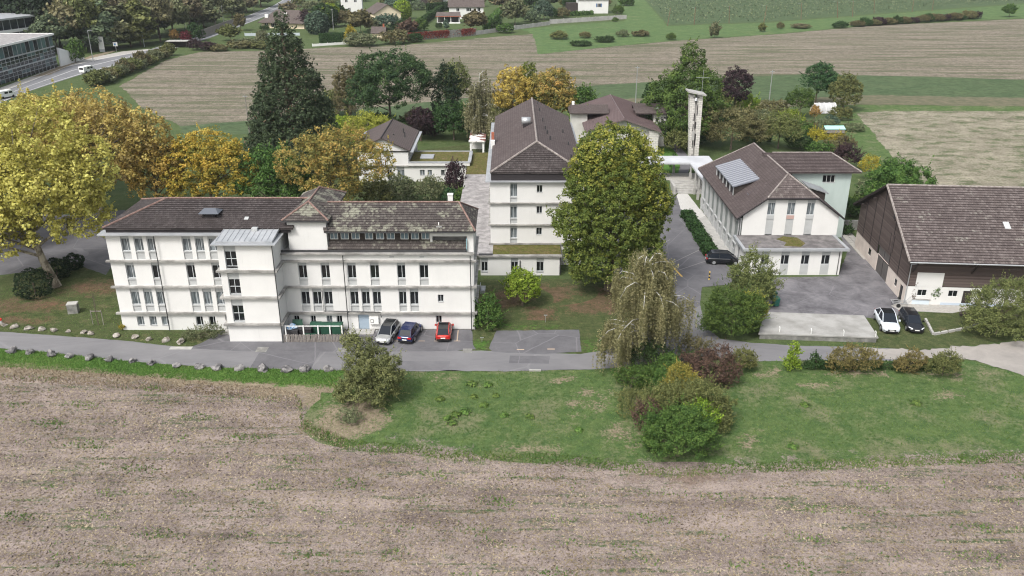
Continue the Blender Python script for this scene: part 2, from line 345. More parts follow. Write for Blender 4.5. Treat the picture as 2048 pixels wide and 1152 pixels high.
tD = m_tiles('tiles_plain', (0.082, 0.066, 0.063), (0.100, 0.081, 0.077), (0.130, 0.108, 0.102), line=0.35)
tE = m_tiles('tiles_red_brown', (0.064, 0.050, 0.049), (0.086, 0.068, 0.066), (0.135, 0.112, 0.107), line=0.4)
mRidge = mat('ridge_tile', (0.14, 0.085, 0.072), 0.9, (0.26, 0.18, 0.155), 4, 4)
mRidgeP = mat('ridge_mortar', (0.16, 0.135, 0.125), 0.9, (0.33, 0.30, 0.28), 3, 4)
mMetalRoof = mat('brown_sheet_metal', (0.125, 0.092, 0.092), 0.5, (0.145, 0.108, 0.106), 0.4, 3)
mMossRoof = m_grass('moss_roof', (0.085, 0.095, 0.022), (0.13, 0.105, 0.045), (0.17, 0.13, 0.075), 0.08, 0.4, 5)
mGravRoof = mat('gravel_roof', (0.20, 0.19, 0.19), 0.95, (0.34, 0.325, 0.32), 1.2, 8, 0.38, 0.62)
mBitRoof = mat('bitumen_roof', (0.105, 0.098, 0.098), 0.95, (0.20, 0.188, 0.185), 0.8, 8, 0.4, 0.65)

# ------------------------------------------------------------------ ground and surfaces
def rag_poly(P, amp, step):
    """outline with an uneven edge"""
    if not amp: return [tuple(p) for p in P]
    out = []; n = len(P); ph = rng.uniform(0, 6, 6)
    for k in range(n):
        a = np.array(P[k], float); b = np.array(P[(k + 1) % n], float); L = np.linalg.norm(b - a); m = max(1, int(L / step))
        nr = np.array([-(b - a)[1], (b - a)[0]]) / max(L, 1e-6)
        for j in range(m):
            q = a + (b - a) * j / m; s_ = q[0] + 0.7 * q[1]
            w = 0.5 * math.sin(s_ * 0.9 / step * 0.35 + ph[0]) + 0.35 * math.sin(s_ * 1.9 / step * 0.4 + ph[1]) + 0.6 * rng.normal()
            out.append(tuple(q + nr * amp * w * (0 if j == 0 else 1)))
    return out
def sheet(name, px, z, mat_, amp=0.0, step=0.6, kind='structure', world=False, parent=None, hf=None):
    P = [tuple(p) for p in px] if world else [g(*p) for p in px]
    P = rag_poly(P, amp, step)
    tri = mgeo.tessellate_polygon([[Vector((x, y, 0)) for x, y in P]])
    me = bpy.data.meshes.new(name)
    F = []
    for t in tri:
        a, b, c = (P[i] for i in t)
        F.append(tuple(t) if (b[0] - a[0]) * (c[1] - a[1]) - (b[1] - a[1]) * (c[0] - a[0]) > 0 else tuple(t)[::-1])
    me.from_pydata([(x, y, z) for x, y in P], [], F); me.materials.append(mat_); me.update()
    o = put(name, me, parent)
    if parent is None: o['kind'] = kind
    return o
gm = MB().face([(-2500, -400, 0), (2500, -400, 0), (2500, 3500, 0), (-2500, 3500, 0)]); o = gm.build('ground', mGround); o['kind'] = 'structure'
# upper terrace round the chapel, about 1.3 m above the forecourt
TX0, TX1, TY0, TY1, TH = 9.0, 62.0, 141.6, 196.0, 1.3
def hterr(x, y):
    def ss(a, b, t): t = min(1, max(0, (t - a) / (b - a))); return t * t * (3 - 2 * t)
    return TH * ss(TX0, TX0 + 6, x) * (1 - ss(TX1 - 18, TX1, x)) * ss(TY0, TY0 + 2.2, y) * (1 - ss(TY1 - 26, TY1, y))
def hz(x, y): return hterr(x, y) if TX0 < x < TX1 and TY0 < y < TY1 else 0.0
xs = np.arange(TX0, TX1 + .1, 1.0); ys = np.arange(TY0, TY1 + .1, 0.8)
V = [(x, y, hterr(x, y) + 0.006) for y in ys for x in xs]; nx = len(xs)
F = [(j * nx + i, j * nx + i + 1, (j + 1) * nx + i + 1, (j + 1) * nx + i) for j in range(len(ys) - 1) for i in range(nx - 1)]
put('terrace_ground', numesh('terrace_ground', V, F, mGround, smooth=True))['kind'] = 'structure'

STUB_TOP = [(-420, 735), (-200, 738), (0, 748), (120, 757), (260, 766), (400, 778), (540, 790), (592, 799), (606, 822), (598, 848), (640, 868), (690, 889), (800, 896), (905, 912), (1000, 911), (1150, 921), (1250, 934), (1350, 948), (1440, 938), (1600, 931), (1800, 924), (2048, 913), (2500, 895)]
sheet('stubble_field', [g(*p) for p in STUB_TOP] + [(75, 12), (-75, 12)], 0.020, mStub, 0.30, 0.5, world=True)
sheet('meadow', [(640, 741), (800, 743), (1000, 743), (1190, 739), (1240, 735), (1330, 725), (1430, 716), (1500, 722), (1650, 721), (1780, 720), (1900, 716), (1960, 726), (2060, 755), (2500, 800)] + [(x, y + 4) for x, y in STUB_TOP[::-1][0:16]], 0.012, mMeadow, 0.12, 0.5)
sheet('verge', [(-420, 680), (0, 696), (100, 705), (200, 716), (300, 726), (420, 734), (640, 739), (690, 741), (660, 775), (560, 770), (400, 758), (260, 746), (120, 736), (0, 728), (-420, 715)], 0.028, mVerge, 0.35, 0.5)
sheet('lawn', [(-420, 560), (-60, 560), (60, 545), (120, 520), (165, 530), (225, 560), (250, 660), (440, 662), (425, 675), (375, 698), (345, 692), (260, 682), (120, 671), (0, 663), (-420, 640)], 0.008, mLawn, 0.10, 0.5)
sheet('lawn_court', [(945, 560), (1330, 555), (1345, 600), (1330, 660), (1215, 705), (1163, 705), (1160, 660), (993, 662), (985, 700), (946, 698), (948, 640)], 0.009, mLawn, 0.15, 0.5)
sheet('dry_band', [(-420, 712), (0, 730), (120, 737), (260, 748), (400, 760), (560, 772), (640, 775), (650, 860), (625, 845), (600, 803), (540, 794), (400, 782), (260, 770), (0, 752), (-420, 740)], 0.022, mDry, 0.2, 0.5)
def edged(name, V, F, E, mt, z):
    me = numesh(name, np.array([(x, y, z) for x, y in V]), F, mt); a = me.attributes.new('edge', 'FLOAT', 'POINT'); a.data.foreach_set('value', np.asarray(E, np.float32)); o = put(name, me); o['kind'] = 'structure'; return o
def margin(name, px, w, z, mt, side=1):
    """strip along a boundary where one ground cover grows into the other"""
    P = [np.array(g(*p)) for p in px]; Q = []
    for a, b in zip(P, P[1:]):
        n = max(1, int(np.linalg.norm(b - a) / 1.0)); Q += [a + (b - a) * k / n for k in range(n)]
    Q.append(P[-1]); V = []; E = []; m = 7
    for k, q in enumerate(Q):
        t = Q[min(k + 1, len(Q) - 1)] - Q[max(k - 1, 0)]; t = t / np.linalg.norm(t); n = np.array([-t[1], t[0]])
        for j in range(m): f = j / (m - 1); V.append(q + n * (f * 2 - 1) * w); E.append(f if side > 0 else 1 - f)
    F = [(k * m + j, (k + 1) * m + j, (k + 1) * m + j + 1, k * m + j + 1) for k in range(len(Q) - 1) for j in range(m - 1)]
    return edged(name, V, F, E, mt, z)
PZ = [0]
def patch(name, c, rx, ry, z, mt, rot=0.0):
    """oval patch fading into its surroundings"""
    PZ[0] += 1; z += 0.0006 * PZ[0]; c = g(*c); V = [c]; E = [1.0]; n = 40; m = 8
    for k in range(1, m + 1):
        for j in range(n): a = 2 * math.pi * j / n; x, y = math.cos(a) * rx * k / m, math.sin(a) * ry * k / m; V.append((c[0] + x * math.cos(rot) - y * math.sin(rot), c[1] + x * math.sin(rot) + y * math.cos(rot))); E.append(max(0, 1 - k / m))
    F = [(0, 1 + j, 1 + (j + 1) % n, 1 + (j + 1) % n) for j in range(n)]; F = []
    for k in range(m - 1):
        for j in range(n): F.append((1 + k * n + j, 1 + (k + 1) * n + j, 1 + (k + 1) * n + (j + 1) % n, 1 + k * n + (j + 1) % n))
    for j in range(0, n, 2): F.append((0, 1 + j, 1 + (j + 1) % n, 1 + (j + 2) % n))
    return edged(name, V, F, E, mt, z)
b_sd = m_blend('blend_stubble_dry', (c_stubble, *K_STUB), (c_grass, *K_DRY)); b_sm = m_blend('blend_stubble_meadow', (c_stubble, *K_STUB), (c_grass, *K_MEADOW)); b_dv = m_blend('blend_dry_verge', (c_grass, *K_DRY), (c_grass, *K_VERGE))
b_md = m_blend('blend_meadow_dry', (c_grass, *K_MEADOW), (c_grass, *K_DRY), 1.2, 0.85); b_ll = m_blend('blend_lawn_litter', (c_grass, *K_LAWN), (c_grass, *K_LITTER), 1.7, 0.40); b_ss = m_blend('blend_stubble_soil', (c_stubble, *K_STUB), (c_grass, *K_SOIL), 1.3, 0.65); b_lm = m_blend('blend_lawn_green', (c_grass, *K_LAWN), (c_grass, *K_VERGE), 1.3, 0.7)
margin('field_margin', STUB_TOP[:12], 1.9, 0.030, b_sd); margin('field_margin', STUB_TOP[11:], 2.4, 0.0312, b_sm)
margin('verge_margin', [(-420, 714), (0, 729), (120, 737), (260, 747), (400, 759), (560, 771), (670, 776)], 1.0, 0.032, b_dv)
patch('dry_ground', (708, 832), 4.6, 5.2, 0.0325, m_blend('blend_meadow_dry_wide', (c_grass, *K_MEADOW), (c_grass, *K_DRY), 2.6, 0.30))
for c_, rx, ry in (((1180, 800), 4, 5), ((1240, 870), 4, 4), ((1480, 870), 3, 2.2), ((1060, 900), 5, 2.0), ((1130, 760), 4, 1.6), ((1640, 770), 5, 2), ((1900, 790), 5, 2), ((1500, 885), 3, 2), ((900, 760), 3, 2)): patch('dry_patch', c_, rx, ry, 0.034, b_md)
patch('dry_patch', (1560, 748), 9, 2.0, 0.0345, b_md); patch('dry_patch', (1730, 748), 9, 1.8, 0.035, b_md); patch('dry_patch', (1890, 748), 6, 2.3, 0.0345, b_md)
patch('bare_soil', (1370, 955), 7, 2.2, 0.036, b_ss)
for c_, rx, ry in (((1190, 602), 9, 5.5), ((1100, 585), 6, 4), ((1010, 598), 6, 4.5), ((1080, 630), 3, 4)): patch('leaf_litter', c_, rx, ry, 0.0130, b_ll)
for c_, rx, ry in (((1040, 652), 8, 1.6), ((1185, 690), 2.5, 3), ((955, 690), 2, 2.5)): patch('green_patch', c_, rx, ry, 0.0130, b_lm)
for c_, rx, ry in (((60, 610), 7, 3.5), ((190, 575), 6, 4), ((30, 640), 5, 2.0)): patch('leaf_litter', c_, rx, ry, 0.0130, b_ll)
# roads and hard surfaces
sheet('access_road', [(-420, 642), (0, 664), (120, 672), (260, 683), (345, 693), (372, 697), (500, 700), (950, 702), (985, 703), (1160, 709), (1215, 700), (1290, 640), (1400, 610), (1408, 650), (1440, 678), (1500, 686), (1600, 692), (1700, 694), (1790, 698), (1800, 722), (1650, 721), (1500, 723), (1430, 716), (1330, 725), (1240, 735), (1190, 739), (1000, 743), (800, 743), (640, 741), (420, 735), (300, 727), (200, 717), (100, 706), (0, 697), (-420, 672)], 0.040, mRoad, 0.05, 0.5)
sheet('parking_lot', [(374, 697), (400, 688), (432, 671), (443, 662), (700, 660), (800, 660), (944, 650), (946, 690), (952, 699), (900, 703), (640, 704), (480, 703)], 0.046, mPark, 0.03, 0.5)
sheet('parking_bay', [(993, 662), (1158, 660), (1163, 704), (1080, 709), (985, 704), (978, 697)], 0.046, mPark, 0.04, 0.5)
sheet('gravel_road', [(1700, 694), (1830, 702), (1960, 690), (2048, 681), (2500, 650), (2500, 800), (2060, 754), (1960, 725), (1900, 715), (1780, 719)], 0.048, mGravel, 0.22, 0.4)
sheet('forecourt', [(1180, 400), (1352, 389), (1385, 440), (1425, 495), (1452, 530), (1480, 552), (1455, 570), (1404, 575), (1399, 612), (1330, 650), (1290, 642), (1320, 560), (1180, 540)], 0.050, mPark, 0.03, 0.5)
sheet('barn_yard', [(1535, 600), (1545, 556), (1676, 553), (1696, 500), (1672, 462), (1680, 455), (1705, 480), (1735, 512), (1808, 612), (1795, 632), (1760, 640), (1725, 635), (1500, 628)], 0.044, mYard, 0.08, 0.5)
sheet('barn_grass', [(1735, 640), (1800, 628), (1900, 622), (2100, 612), (2500, 640), (2500, 652), (2048, 680), (1960, 688), (1850, 700), (1760, 694), (1725, 690)], 0.036, mLawn, 0.2, 0.4)
sheet('barn_apron', [(1782, 612), (1815, 598), (1905, 603), (2060, 596), (2060, 612), (1960, 616), (1905, 627), (1800, 622)], 0.052, mPave, 0.03, 0.5)
sheet('court_path', [(1352, 388), (1375, 388), (1410, 432), (1394, 440), (1367, 437)], 0.056, mat('pale_gravel_path', (0.40, 0.39, 0.37), 0.95, (0.50, 0.49, 0.47), 5, 5), 0.02, 0.5)
sheet('arcade_pavement', [(1384, 415), (1403, 420), (1470, 515), (1476, 530), (1455, 530), (1430, 492), (1392, 437)], 0.054, mConc, 0)
sheet('west_car_park', [(-420, 420), (150, 430), (250, 420), (262, 470), (212, 550), (160, 532), (118, 518), (60, 543), (-60, 558), (-420, 560)], 0.016, mPark, 0.05, 0.5)
sheet('house_court', [(600, 400), (900, 385), (925, 345), (990, 300), (930, 290), (840, 300), (700, 330), (600, 330)], 0.014, mLawn, 0.2, 0.8)
for k, P_ in enumerate(([(520, 703), (640, 705), (622, 738), (500, 736)], [(1020, 712), (1100, 713), (1098, 728), (1018, 727)], [(760, 722), (900, 723), (898, 741), (758, 740)])): sheet('road_patch', P_, .0425 + .001 * k, mPark if k != 2 else m_asphalt('asphalt_repair', (0.12, 0.118, 0.125), (0.165, 0.162, 0.17), 0), .02, .4)
# the land behind
sheet('far_field', [(240, 172), (330, 121), (400, 104), (560, 101), (640, 96), (800, 91), (1000, 73), (1066, 68), (1076, 109), (1200, 96), (1350, 82), (1550, 69), (1750, 51), (2048, 38), (2600, 10), (2600, 170), (2048, 160), (1850, 153), (1600, 149), (1400, 158), (1190, 171), (900, 200), (480, 243), (360, 252), (280, 215)], 0.030, mStubFar, 0.35, 1.5)
sheet('far_grass_strip', [(360, 251), (480, 242), (900, 198), (1190, 170), (1400, 157), (1600, 148), (1850, 152), (2048, 159), (2600, 168), (2600, 225), (2048, 212), (1720, 208), (1500, 215), (1180, 200), (500, 268), (365, 276)], 0.022, mFarGrass, 0.3, 1.2)
sheet('far_bank', [(1180, 195), (1500, 205), (1720, 190), (2048, 196), (2600, 206), (2600, 226), (2048, 213), (1720, 209), (1500, 216), (1180, 205)], 0.030, mat('bank_scrub', (0.075, 0.080, 0.042), 0.95, (0.15, 0.13, 0.085), 0.5, 6), 0.5, 1.2)
sheet('pale_field', [(1712, 226), (1800, 222), (2048, 223), (2600, 228), (2600, 420), (1950, 470), (1860, 400), (1790, 320)], 0.026, mStubRight, 0.25, 0.8)
sheet('field_track', [(1650, 250), (1720, 210), (2048, 213), (2600, 220), (2600, 230), (2048, 224), (1716, 227), (1790, 318), (1870, 420), (1800, 430), (1720, 330)], 0.018, mMeadow, 0.2, 0.8)
sheet('green_meadow', [(1074, 109), (1062, 66), (1040, 58), (1250, 42), (1232, 0), (1225, -30), (1262, -30), (1335, 52), (1530, 46), (1800, 26), (2048, 8), (2600, -20), (2600, 8), (2048, 36), (1750, 50), (1550, 68), (1350, 81), (1200, 95)], 0.026, mFarBright, 0.4, 1.5)
sheet('crop_field', [(1262, -30), (1337, 50), (1530, 44), (1800, 24), (2048, 6), (2600, -22), (2600, -90), (1300, -90)], 0.022, mFarGrass, 0.4, 1.5)
sheet('main_road', [(-300, 300), (0, 183), (60, 161), (130, 133), (200, 117), (300, 99), (370, 76), (420, 58), (470, 41), (545, 12), (575, -6), (610, -30), (650, -30), (606, 0), (560, 22), (500, 45), (420, 76), (330, 103), (250, 126), (160, 150), (60, 182), (-300, 330)], 0.034, mHigh, 0)
sheet('road_footpath', [(-300, 292), (0, 176), (60, 154), (130, 128), (200, 112), (245, 103), (300, 98), (300, 100), (200, 119), (130, 135), (60, 163), (0, 185), (-300, 302)], 0.038, mPave, 0)
sheet('office_planting', [(100, 150), (180, 112), (240, 98), (225, 105), (200, 112), (130, 129), (60, 155)], 0.045, mDry, 0.3, 1.0)
for a, b, w in ((0.49, 0.492, 0), (0.93, 0.932, 0), (0.05, 0.052, 0)):
    N_ = [(-300, 300), (0, 183), (60, 161), (130, 133), (200, 117), (300, 99), (370, 76), (420, 58), (470, 41), (545, 12), (575, -6)]
    S_ = [(-300, 330), (60, 182), (110, 165), (160, 150), (250, 126), (330, 103), (390, 84), (440, 68), (500, 45), (560, 22), (606, 0)]
    Nw = [np.array(g(*p)) for p in N_]; Sw = [np.array(g(*p)) for p in S_]
    P1 = [tuple(n + (s - n) * a) for n, s in zip(Nw, Sw)]; P2 = [tuple(n + (s - n) * (b + 0.015)) for n, s in zip(Nw, Sw)]
    tag(sheet('lane_line', P1 + P2[::-1], 0.05, mPaint, 0, world=True), kind='structure')

mCarGlass = mat('car_glass', (0.016, 0.020, 0.027), 0.12, spec=0.12)
# ------------------------------------------------------------------ building helpers
def wall(mb, o, u, w, h, ops=(), depth=0.26):
    """vertical wall from lower-left corner o along u (right when seen from outside), with openings (u0,u1,z0,z1) and their reveals"""
    n = (u[1], -u[0]); us = sorted({0.0, w, *[k for q in ops for k in q[:2]]}); zs = sorted({0.0, h, *[k for q in ops for k in q[2:4]]})
    def P(a, b, d=0.0): return (o[0] + u[0] * a - n[0] * d, o[1] + u[1] * a - n[1] * d, o[2] + b)
    for a0, a1 in zip(us, us[1:]):
        for b0, b1 in zip(zs, zs[1:]):
            if any(q[0] - 1e-4 < a0 and a1 < q[1] + 1e-4 and q[2] - 1e-4 < b0 and b1 < q[3] + 1e-4 for q in ops): continue
            mb.face([P(a0, b0), P(a1, b0), P(a1, b1), P(a0, b1)])
    for a0, a1, b0, b1 in [q[:4] for q in ops]:
        d = depth
        mb.face([P(a0, b0), P(a0, b1), P(a0, b1, d), P(a0, b0, d)]); mb.face([P(a1, b1), P(a1, b0), P(a1, b0, d), P(a1, b1, d)])
        mb.face([P(a1, b0), P(a0, b0), P(a0, b0, d), P(a1, b0, d)]); mb.face([P(a0, b1), P(a1, b1), P(a1, b1, d), P(a0, b1, d)])
    return mb
WC = {}
def window(parent, x, y, z, w, h, zb=0.0, zt=None, u=(1, 0), d=0.26, nx=2, nz=1, split=0.5, glass=None, frame=None, name='window'):
    """window unit in an opening: frame, panes and, where zb / zt leave room, sill, lower and upper panel"""
    zt = h if zt is None else zt; glass = glass or mGlass; frame = frame or mFrame
    key = (round(w, 2), round(h, 2), round(zb, 2), round(zt, 2), d, nx, nz, split, glass.name, frame.name)
    e = 0.003
    if key not in WC:
        t = 0.055 if w < 2 else 0.08; f = MB(); y0, y1 = d - 0.10, d - 0.03
        f.box(e, t, y0, y1, zb, zt).box(w - t, w - e, y0, y1, zb, zt).box(t, w - t, y0, y1, zb, zb + t).box(t, w - t, y0, y1, zt - t, zt - e)
        xs = [t] + [(w * split if nx == 2 else w * k / nx) for k in range(1, nx)] + [w - t]; zs = [zb + t] + [zb + (zt - zb) * k / nz for k in range(1, nz)] + [zt - t]
        for k in xs[1:-1]: f.box(k - t / 2, k + t / 2, y0 - 0.004, y1, zb + t, zt - t)
        for k in zs[1:-1]: f.box(t, w - t, y0 - 0.008, y1, k - t / 2, k + t / 2)
        panes = []
        for a, b in zip(xs, xs[1:]):
            for c_, d_ in zip(zs, zs[1:]): panes.append(MB().box(a, b, d - 0.06, d - 0.04, c_, d_).mesh('pane', glass))
        ex = []
        if zb > 0.25: ex += [('sill', MB().box(0.006, w - 0.006, 0.03, d, zb - 0.16, zb - 0.002).mesh('sill', mPanel)), ('lower_panel', MB().box(e, w - e, d - 0.14, d, 0.004, zb - 0.17).mesh('lower_panel', mPanel))]
        elif d > 0.12: ex += [('sill', MB().box(0.01, w - 0.01, -0.05, d - 0.1, 0.004, 0.05).mesh('sill', mPanel))]
        if zt < h - 0.1: ex += [('upper_panel', MB().box(e, w - e, d - 0.16, d, zt + 0.004, h - 0.004).mesh('upper_panel', mPanel))]
        WC[key] = (f.mesh('window', frame), panes, ex)
    fm, panes, ex = WC[key]; L = parent.location
    wo_ = put(name, fm, parent, (x - L[0], y - L[1], z - L[2]), (0, 0, math.atan2(u[1], u[0])))
    for q in panes: put('pane', q, wo_)
    for n_, q in ex: put(n_, q, wo_)
    return wo_
def clip_v(P, lo, hi):
    """clip a uv polygon to lo <= v <= hi"""
    for s_, lim in ((1, lo), (-1, -hi)):
        out = []
        for k in range(len(P)):
            a, b = P[k], P[(k + 1) % len(P)]; da, db = s_ * a[1] - lim, s_ * b[1] - lim
            if da >= 0: out.append(a)
            if da * db < 0: t = da / (da - db); out.append((a[0] + (b[0] - a[0]) * t, a[1] + (b[1] - a[1]) * t))
        P = out
        if len(P) < 3: return []
    return P
def roof(parent, faces, mt, th=0.36, lift=0.05, name='roof', thick=0.16):
    """tiled slopes laid in overlapping courses; each face lists its eave edge first"""
    mb = MB()
    for pts in faces:
        P = [Vector(p) for p in pts]; e = (P[1] - P[0]).normalized(); nr = (P[1] - P[0]).cross(P[2] - P[0]).normalized(); w = nr.cross(e); O = P[0]
        uv = [((p - O).dot(e), (p - O).dot(w)) for p in P]; vmax = max(q[1] for q in uv); k = 0
        X = lambda q, h_: O + e * q[0] + w * q[1] + nr * h_
        while k * th < vmax - 1e-3:
            lo, hi = k * th, min((k + 1) * th, vmax); c = clip_v(uv, lo, hi)
            if len(c) >= 3:
                lf = [lift * (1 - (q[1] - lo) / th) for q in c]
                mb.face([X(q, l) for q, l in zip(c, lf)], c)
                row = sorted([q for q in c if q[1] < lo + 1e-4])
                if len(row) >= 2: mb.face([X((row[0][0], lo + 0.02), -0.01), X((row[-1][0], lo + 0.02), -0.01), X(row[-1], lift), X(row[0], lift)])
            k += 1
        n = len(P); D = Vector((0, 0, -thick)); mb.face([p + D for p in P][::-1])
        for j in range(n): mb.face([P[j], P[j] + D, P[(j + 1) % n] + D, P[(j + 1) % n]])
    return mb.build(name, mt, parent)
def line_part(parent, name, pts, r, mt, n=6):
    return MB().tube(pts, r, n).build(name, mt, parent)
def boxp(parent, name, mt, *b):
    return MB().box(*b).build(name, mt, parent)
ROW_CURT = {0, 1, 2, 3, 4, 5}

# ------------------------------------------------------------------ long white building
LB = thing('long_building', 'long white three-storey building with grey ledges and brown tiled roofs', 'building', (-24, 90, 0))
FY = 86.8
st4 = [(-42.45, -41.5), (-41.0, -40.05), (-39.6, -38.72), (-35.8, -34.85), (-34.4, -33.45), (-32.97, -32.02)]
st3 = [(-42.45, -41.5), (-39.6, -38.72), (-35.8, -34.85), (-32.97, -32.02)]
gf = [(-42.27, -41.48), (-40.86, -40.07), (-39.5, -38.7), (-35.63, -34.84), (-34.16, -33.43)]
B1, B2, B3 = 2.17, 5.35, 8.42
x0 = -44.0; ops = []; wins = []
for a, b in st4: ops.append((a - x0, b - x0, B3 + .1, 11.4)); wins.append((a, B3 + .1, b - a, 11.4 - B3 - .1, 1.0, 2.45, 0.66, mCurt))
for k, (a, b) in enumerate(st3): ops.append((a - x0, b - x0, B2 + .1, B3 - .1)); wins.append((a, B2 + .1, b - a, B3 - B2 - .2, 0.85, 2.4, 0.66, mCurt if k == 0 else mGlass))
for a, b in st4: ops.append((a - x0, b - x0, B1 + .1, B2 - .1)); wins.append((a, B1 + .1, b - a, B2 - B1 - .2, 0.85, 2.4, 0.66, mCurt))
for k, (a, b) in enumerate(gf): ops.append((a - x0, b - x0, 0.55, 1.68)); wins.append((a, 0.55, b - a, 1.13, 0.0, None, 0.62, mCurt if k < 3 else mGlass))
ops.append((-32.3 - x0, -31.5 - x0, 0.0, 1.95))
w_ = MB(); wall(w_, (x0, FY, 0), (1, 0), 18.8, 11.45, ops)
R3 = [(-23.5, -22.55), (-21.0, -20.05), (-18.1, -17.15), (-15.6, -14.62), (-12.63, -11.72), (-10.18, -9.2)]
R2 = [(-23.5, -22.55), (-22.2, -21.22), (-20.95, -20.0), (-18.02, -17.1), (-16.75, -15.85), (-15.52, -14.6), (-12.6, -11.75), (-11.37, -10.42)]
RG = [(-24.58, -23.96), (-22.67, -22.1), (-20.87, -20.25), (-19.75, -19.13), (-8.57, -7.9)]
x1 = -25.2; ops = []
for a, b in R3: ops.append((a - x1, b - x1, B2 + .1, B3 - .1)); wins.append((a, B2 + .1, b - a, B3 - B2 - .2, 0.85, 2.4, 0.56, mGlass))
for a, b in R2: ops.append((a - x1, b - x1, B1 + .1, B2 - .1)); wins.append((a, B1 + .1, b - a, B2 - B1 - .2, 0.85, 2.4, 0.56, mGlass))
for k, (a, b) in enumerate(RG): ops.append((a - x1, b - x1, 0.85, 1.78)); wins.append((a, 0.85, b - a, 0.93, 0.0, None, 0.5, mCurt if k == 2 else mGlass))
ops.append((-8.27 - x1, -7.62 - x1, 3.45, 4.35)); wins.append((-8.27, 3.45, 0.65, 0.9, 0.0, None, 0.5, mGlass))
ops.append((-17.32 - x1, -16.12 - x1, 0.06, 1.9))
wall(w_, (x1, FY, 0), (1, 0), 21.0, 9.2, ops)
wall(w_, (-4.2, FY, 0), (0, 1), 7.7, 9.2); wall(w_, (-4.2, 94.5, 0), (-1, 0), 39.8, 9.2); wall(w_, (-44, 97.2, 0), (0, -1), 10.4, 11.45); wall(w_, (-24, 97.2, 0), (-1, 0), 20, 11.45)
w_.face([(-25.2, FY, 9.2), (-4.2, FY, 9.2), (-4.2, 94.5, 9.2), (-25.2, 94.5, 9.2)])
w_.face([(-25.2, 86.8, 9.2), (-25.2, 94.5, 9.2), (-25.2, 94.5, 11.45), (-25.2, 86.8, 11.45)])
w_.build('wall', mWhite, LB)
for a, z, w, h, zb, zt, sp, gl in wins: window(LB, a, FY, z, w, h, zb, zt, split=sp, glass=gl)
boxp(LB, 'door', mDoor, -17.3, -16.14, FY + .10, FY + .16, 0.06, 1.89); boxp(LB, 'door', mPanel, -32.28, -31.52, FY + .12, FY + .18, 0.0, 1.94)
for z in (B1, B2, B3):
    mb = MB(); mb.box(-44.35, -31.02, FY - .34, FY + .02, z - .10, z + .09); mb.build('ledge', mBand, LB)
    mb = MB(); mb.box(-25.18, -3.9, FY - .34, FY + .02, z - .10, z + .09); mb.box(-4.22, -3.9, FY + .03, 94.6, z - .10, z + .09); mb.build('ledge', mBand, LB)
    mb = MB(); mb.box(-31.35, -24.86, 83.46, 83.82, z - .11, z + .10); mb.box(-25.22, -24.86, 83.83, FY - .35, z - .11, z + .10); mb.box(-31.35, -31.0, 83.83, FY - .35, z - .11, z + .10); mb.build('ledge', mBand, LB)
boxp(LB, 'plinth', mConcD, -19.0, -4.15, FY - .04, FY + .02, 0.0, 0.14)
# stair tower on the front
sw = MB(); so_ = [(0.7, 1.93, 2.4, 5.15), (0.7, 1.93, 5.58, 8.25), (0.7, 1.93, 8.62, 11.36)]
wall(sw, (-31, 83.8, 0), (1, 0), 5.8, 11.4, so_); wall(sw, (-25.2, 83.8, 0), (0, 1), 3.0, 11.4); wall(sw, (-31, 86.8, 0), (0, -1), 3.0, 11.4)
sw.build('stair_tower', mWhite, LB)
for q, (zb, zt) in zip(so_, ((0.10, 1.95), (0.12, 1.85), (0.25, 1.98))): window(LB, -30.3, 83.8, q[2], 1.23, q[3] - q[2], zb, zt, nx=2, nz=2)
boxp(LB, 'roof_edge', mZinc, -31.5, -24.72, 83.3, 87.0, 11.40, 11.54)
sr = MB().solid([(-31.1, 83.75, 11.72), (-25.1, 83.75, 11.72), (-25.1, 87.3, 12.12), (-31.1, 87.3, 12.12)], (0, 0, -.16)).build('stair_roof', mZinc, LB)
for k in range(11):
    xx = -31.05 + k * 0.59; MB().solid([(xx, 83.78, 11.775), (xx + .05, 83.78, 11.775), (xx + .05, 87.2, 12.16), (xx, 87.2, 12.16)], (0, 0, -.05)).build('seam', mZinc, sr)
boxp(LB, 'vent_box', mPanel, -27.9, -27.3, 86.2, 86.7, 12.0, 12.35)
# left wing top
boxp(LB, 'gutter_ledge', mZinc, -44.6, -25.3, 86.22, 97.8, 11.45, 11.60)
boxp(LB, 'fascia', mFascia, -43.9, -24.0, 86.95, 97.1, 11.6, 12.12)
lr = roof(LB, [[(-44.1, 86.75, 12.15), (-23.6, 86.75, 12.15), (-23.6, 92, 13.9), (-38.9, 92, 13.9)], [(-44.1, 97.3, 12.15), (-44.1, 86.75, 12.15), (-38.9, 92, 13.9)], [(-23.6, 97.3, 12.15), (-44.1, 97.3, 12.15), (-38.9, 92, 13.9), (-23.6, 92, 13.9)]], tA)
line_part(lr, 'ridge_cap', [(-38.9, 92, 13.95), (-22.6, 92, 13.95)], .13, mRidge); line_part(lr, 'ridge_cap', [(-44.1, 86.75, 12.2), (-38.9, 92, 13.95)], .12, mRidge); line_part(lr, 'ridge_cap', [(-44.1, 97.3, 12.2), (-38.9, 92, 13.95)], .12, mRidge)
rv = MB().box(-33.55, -32.55, 88.6, 89.6, 12.6, 13.35).build('roof_vent', mFascia, LB)
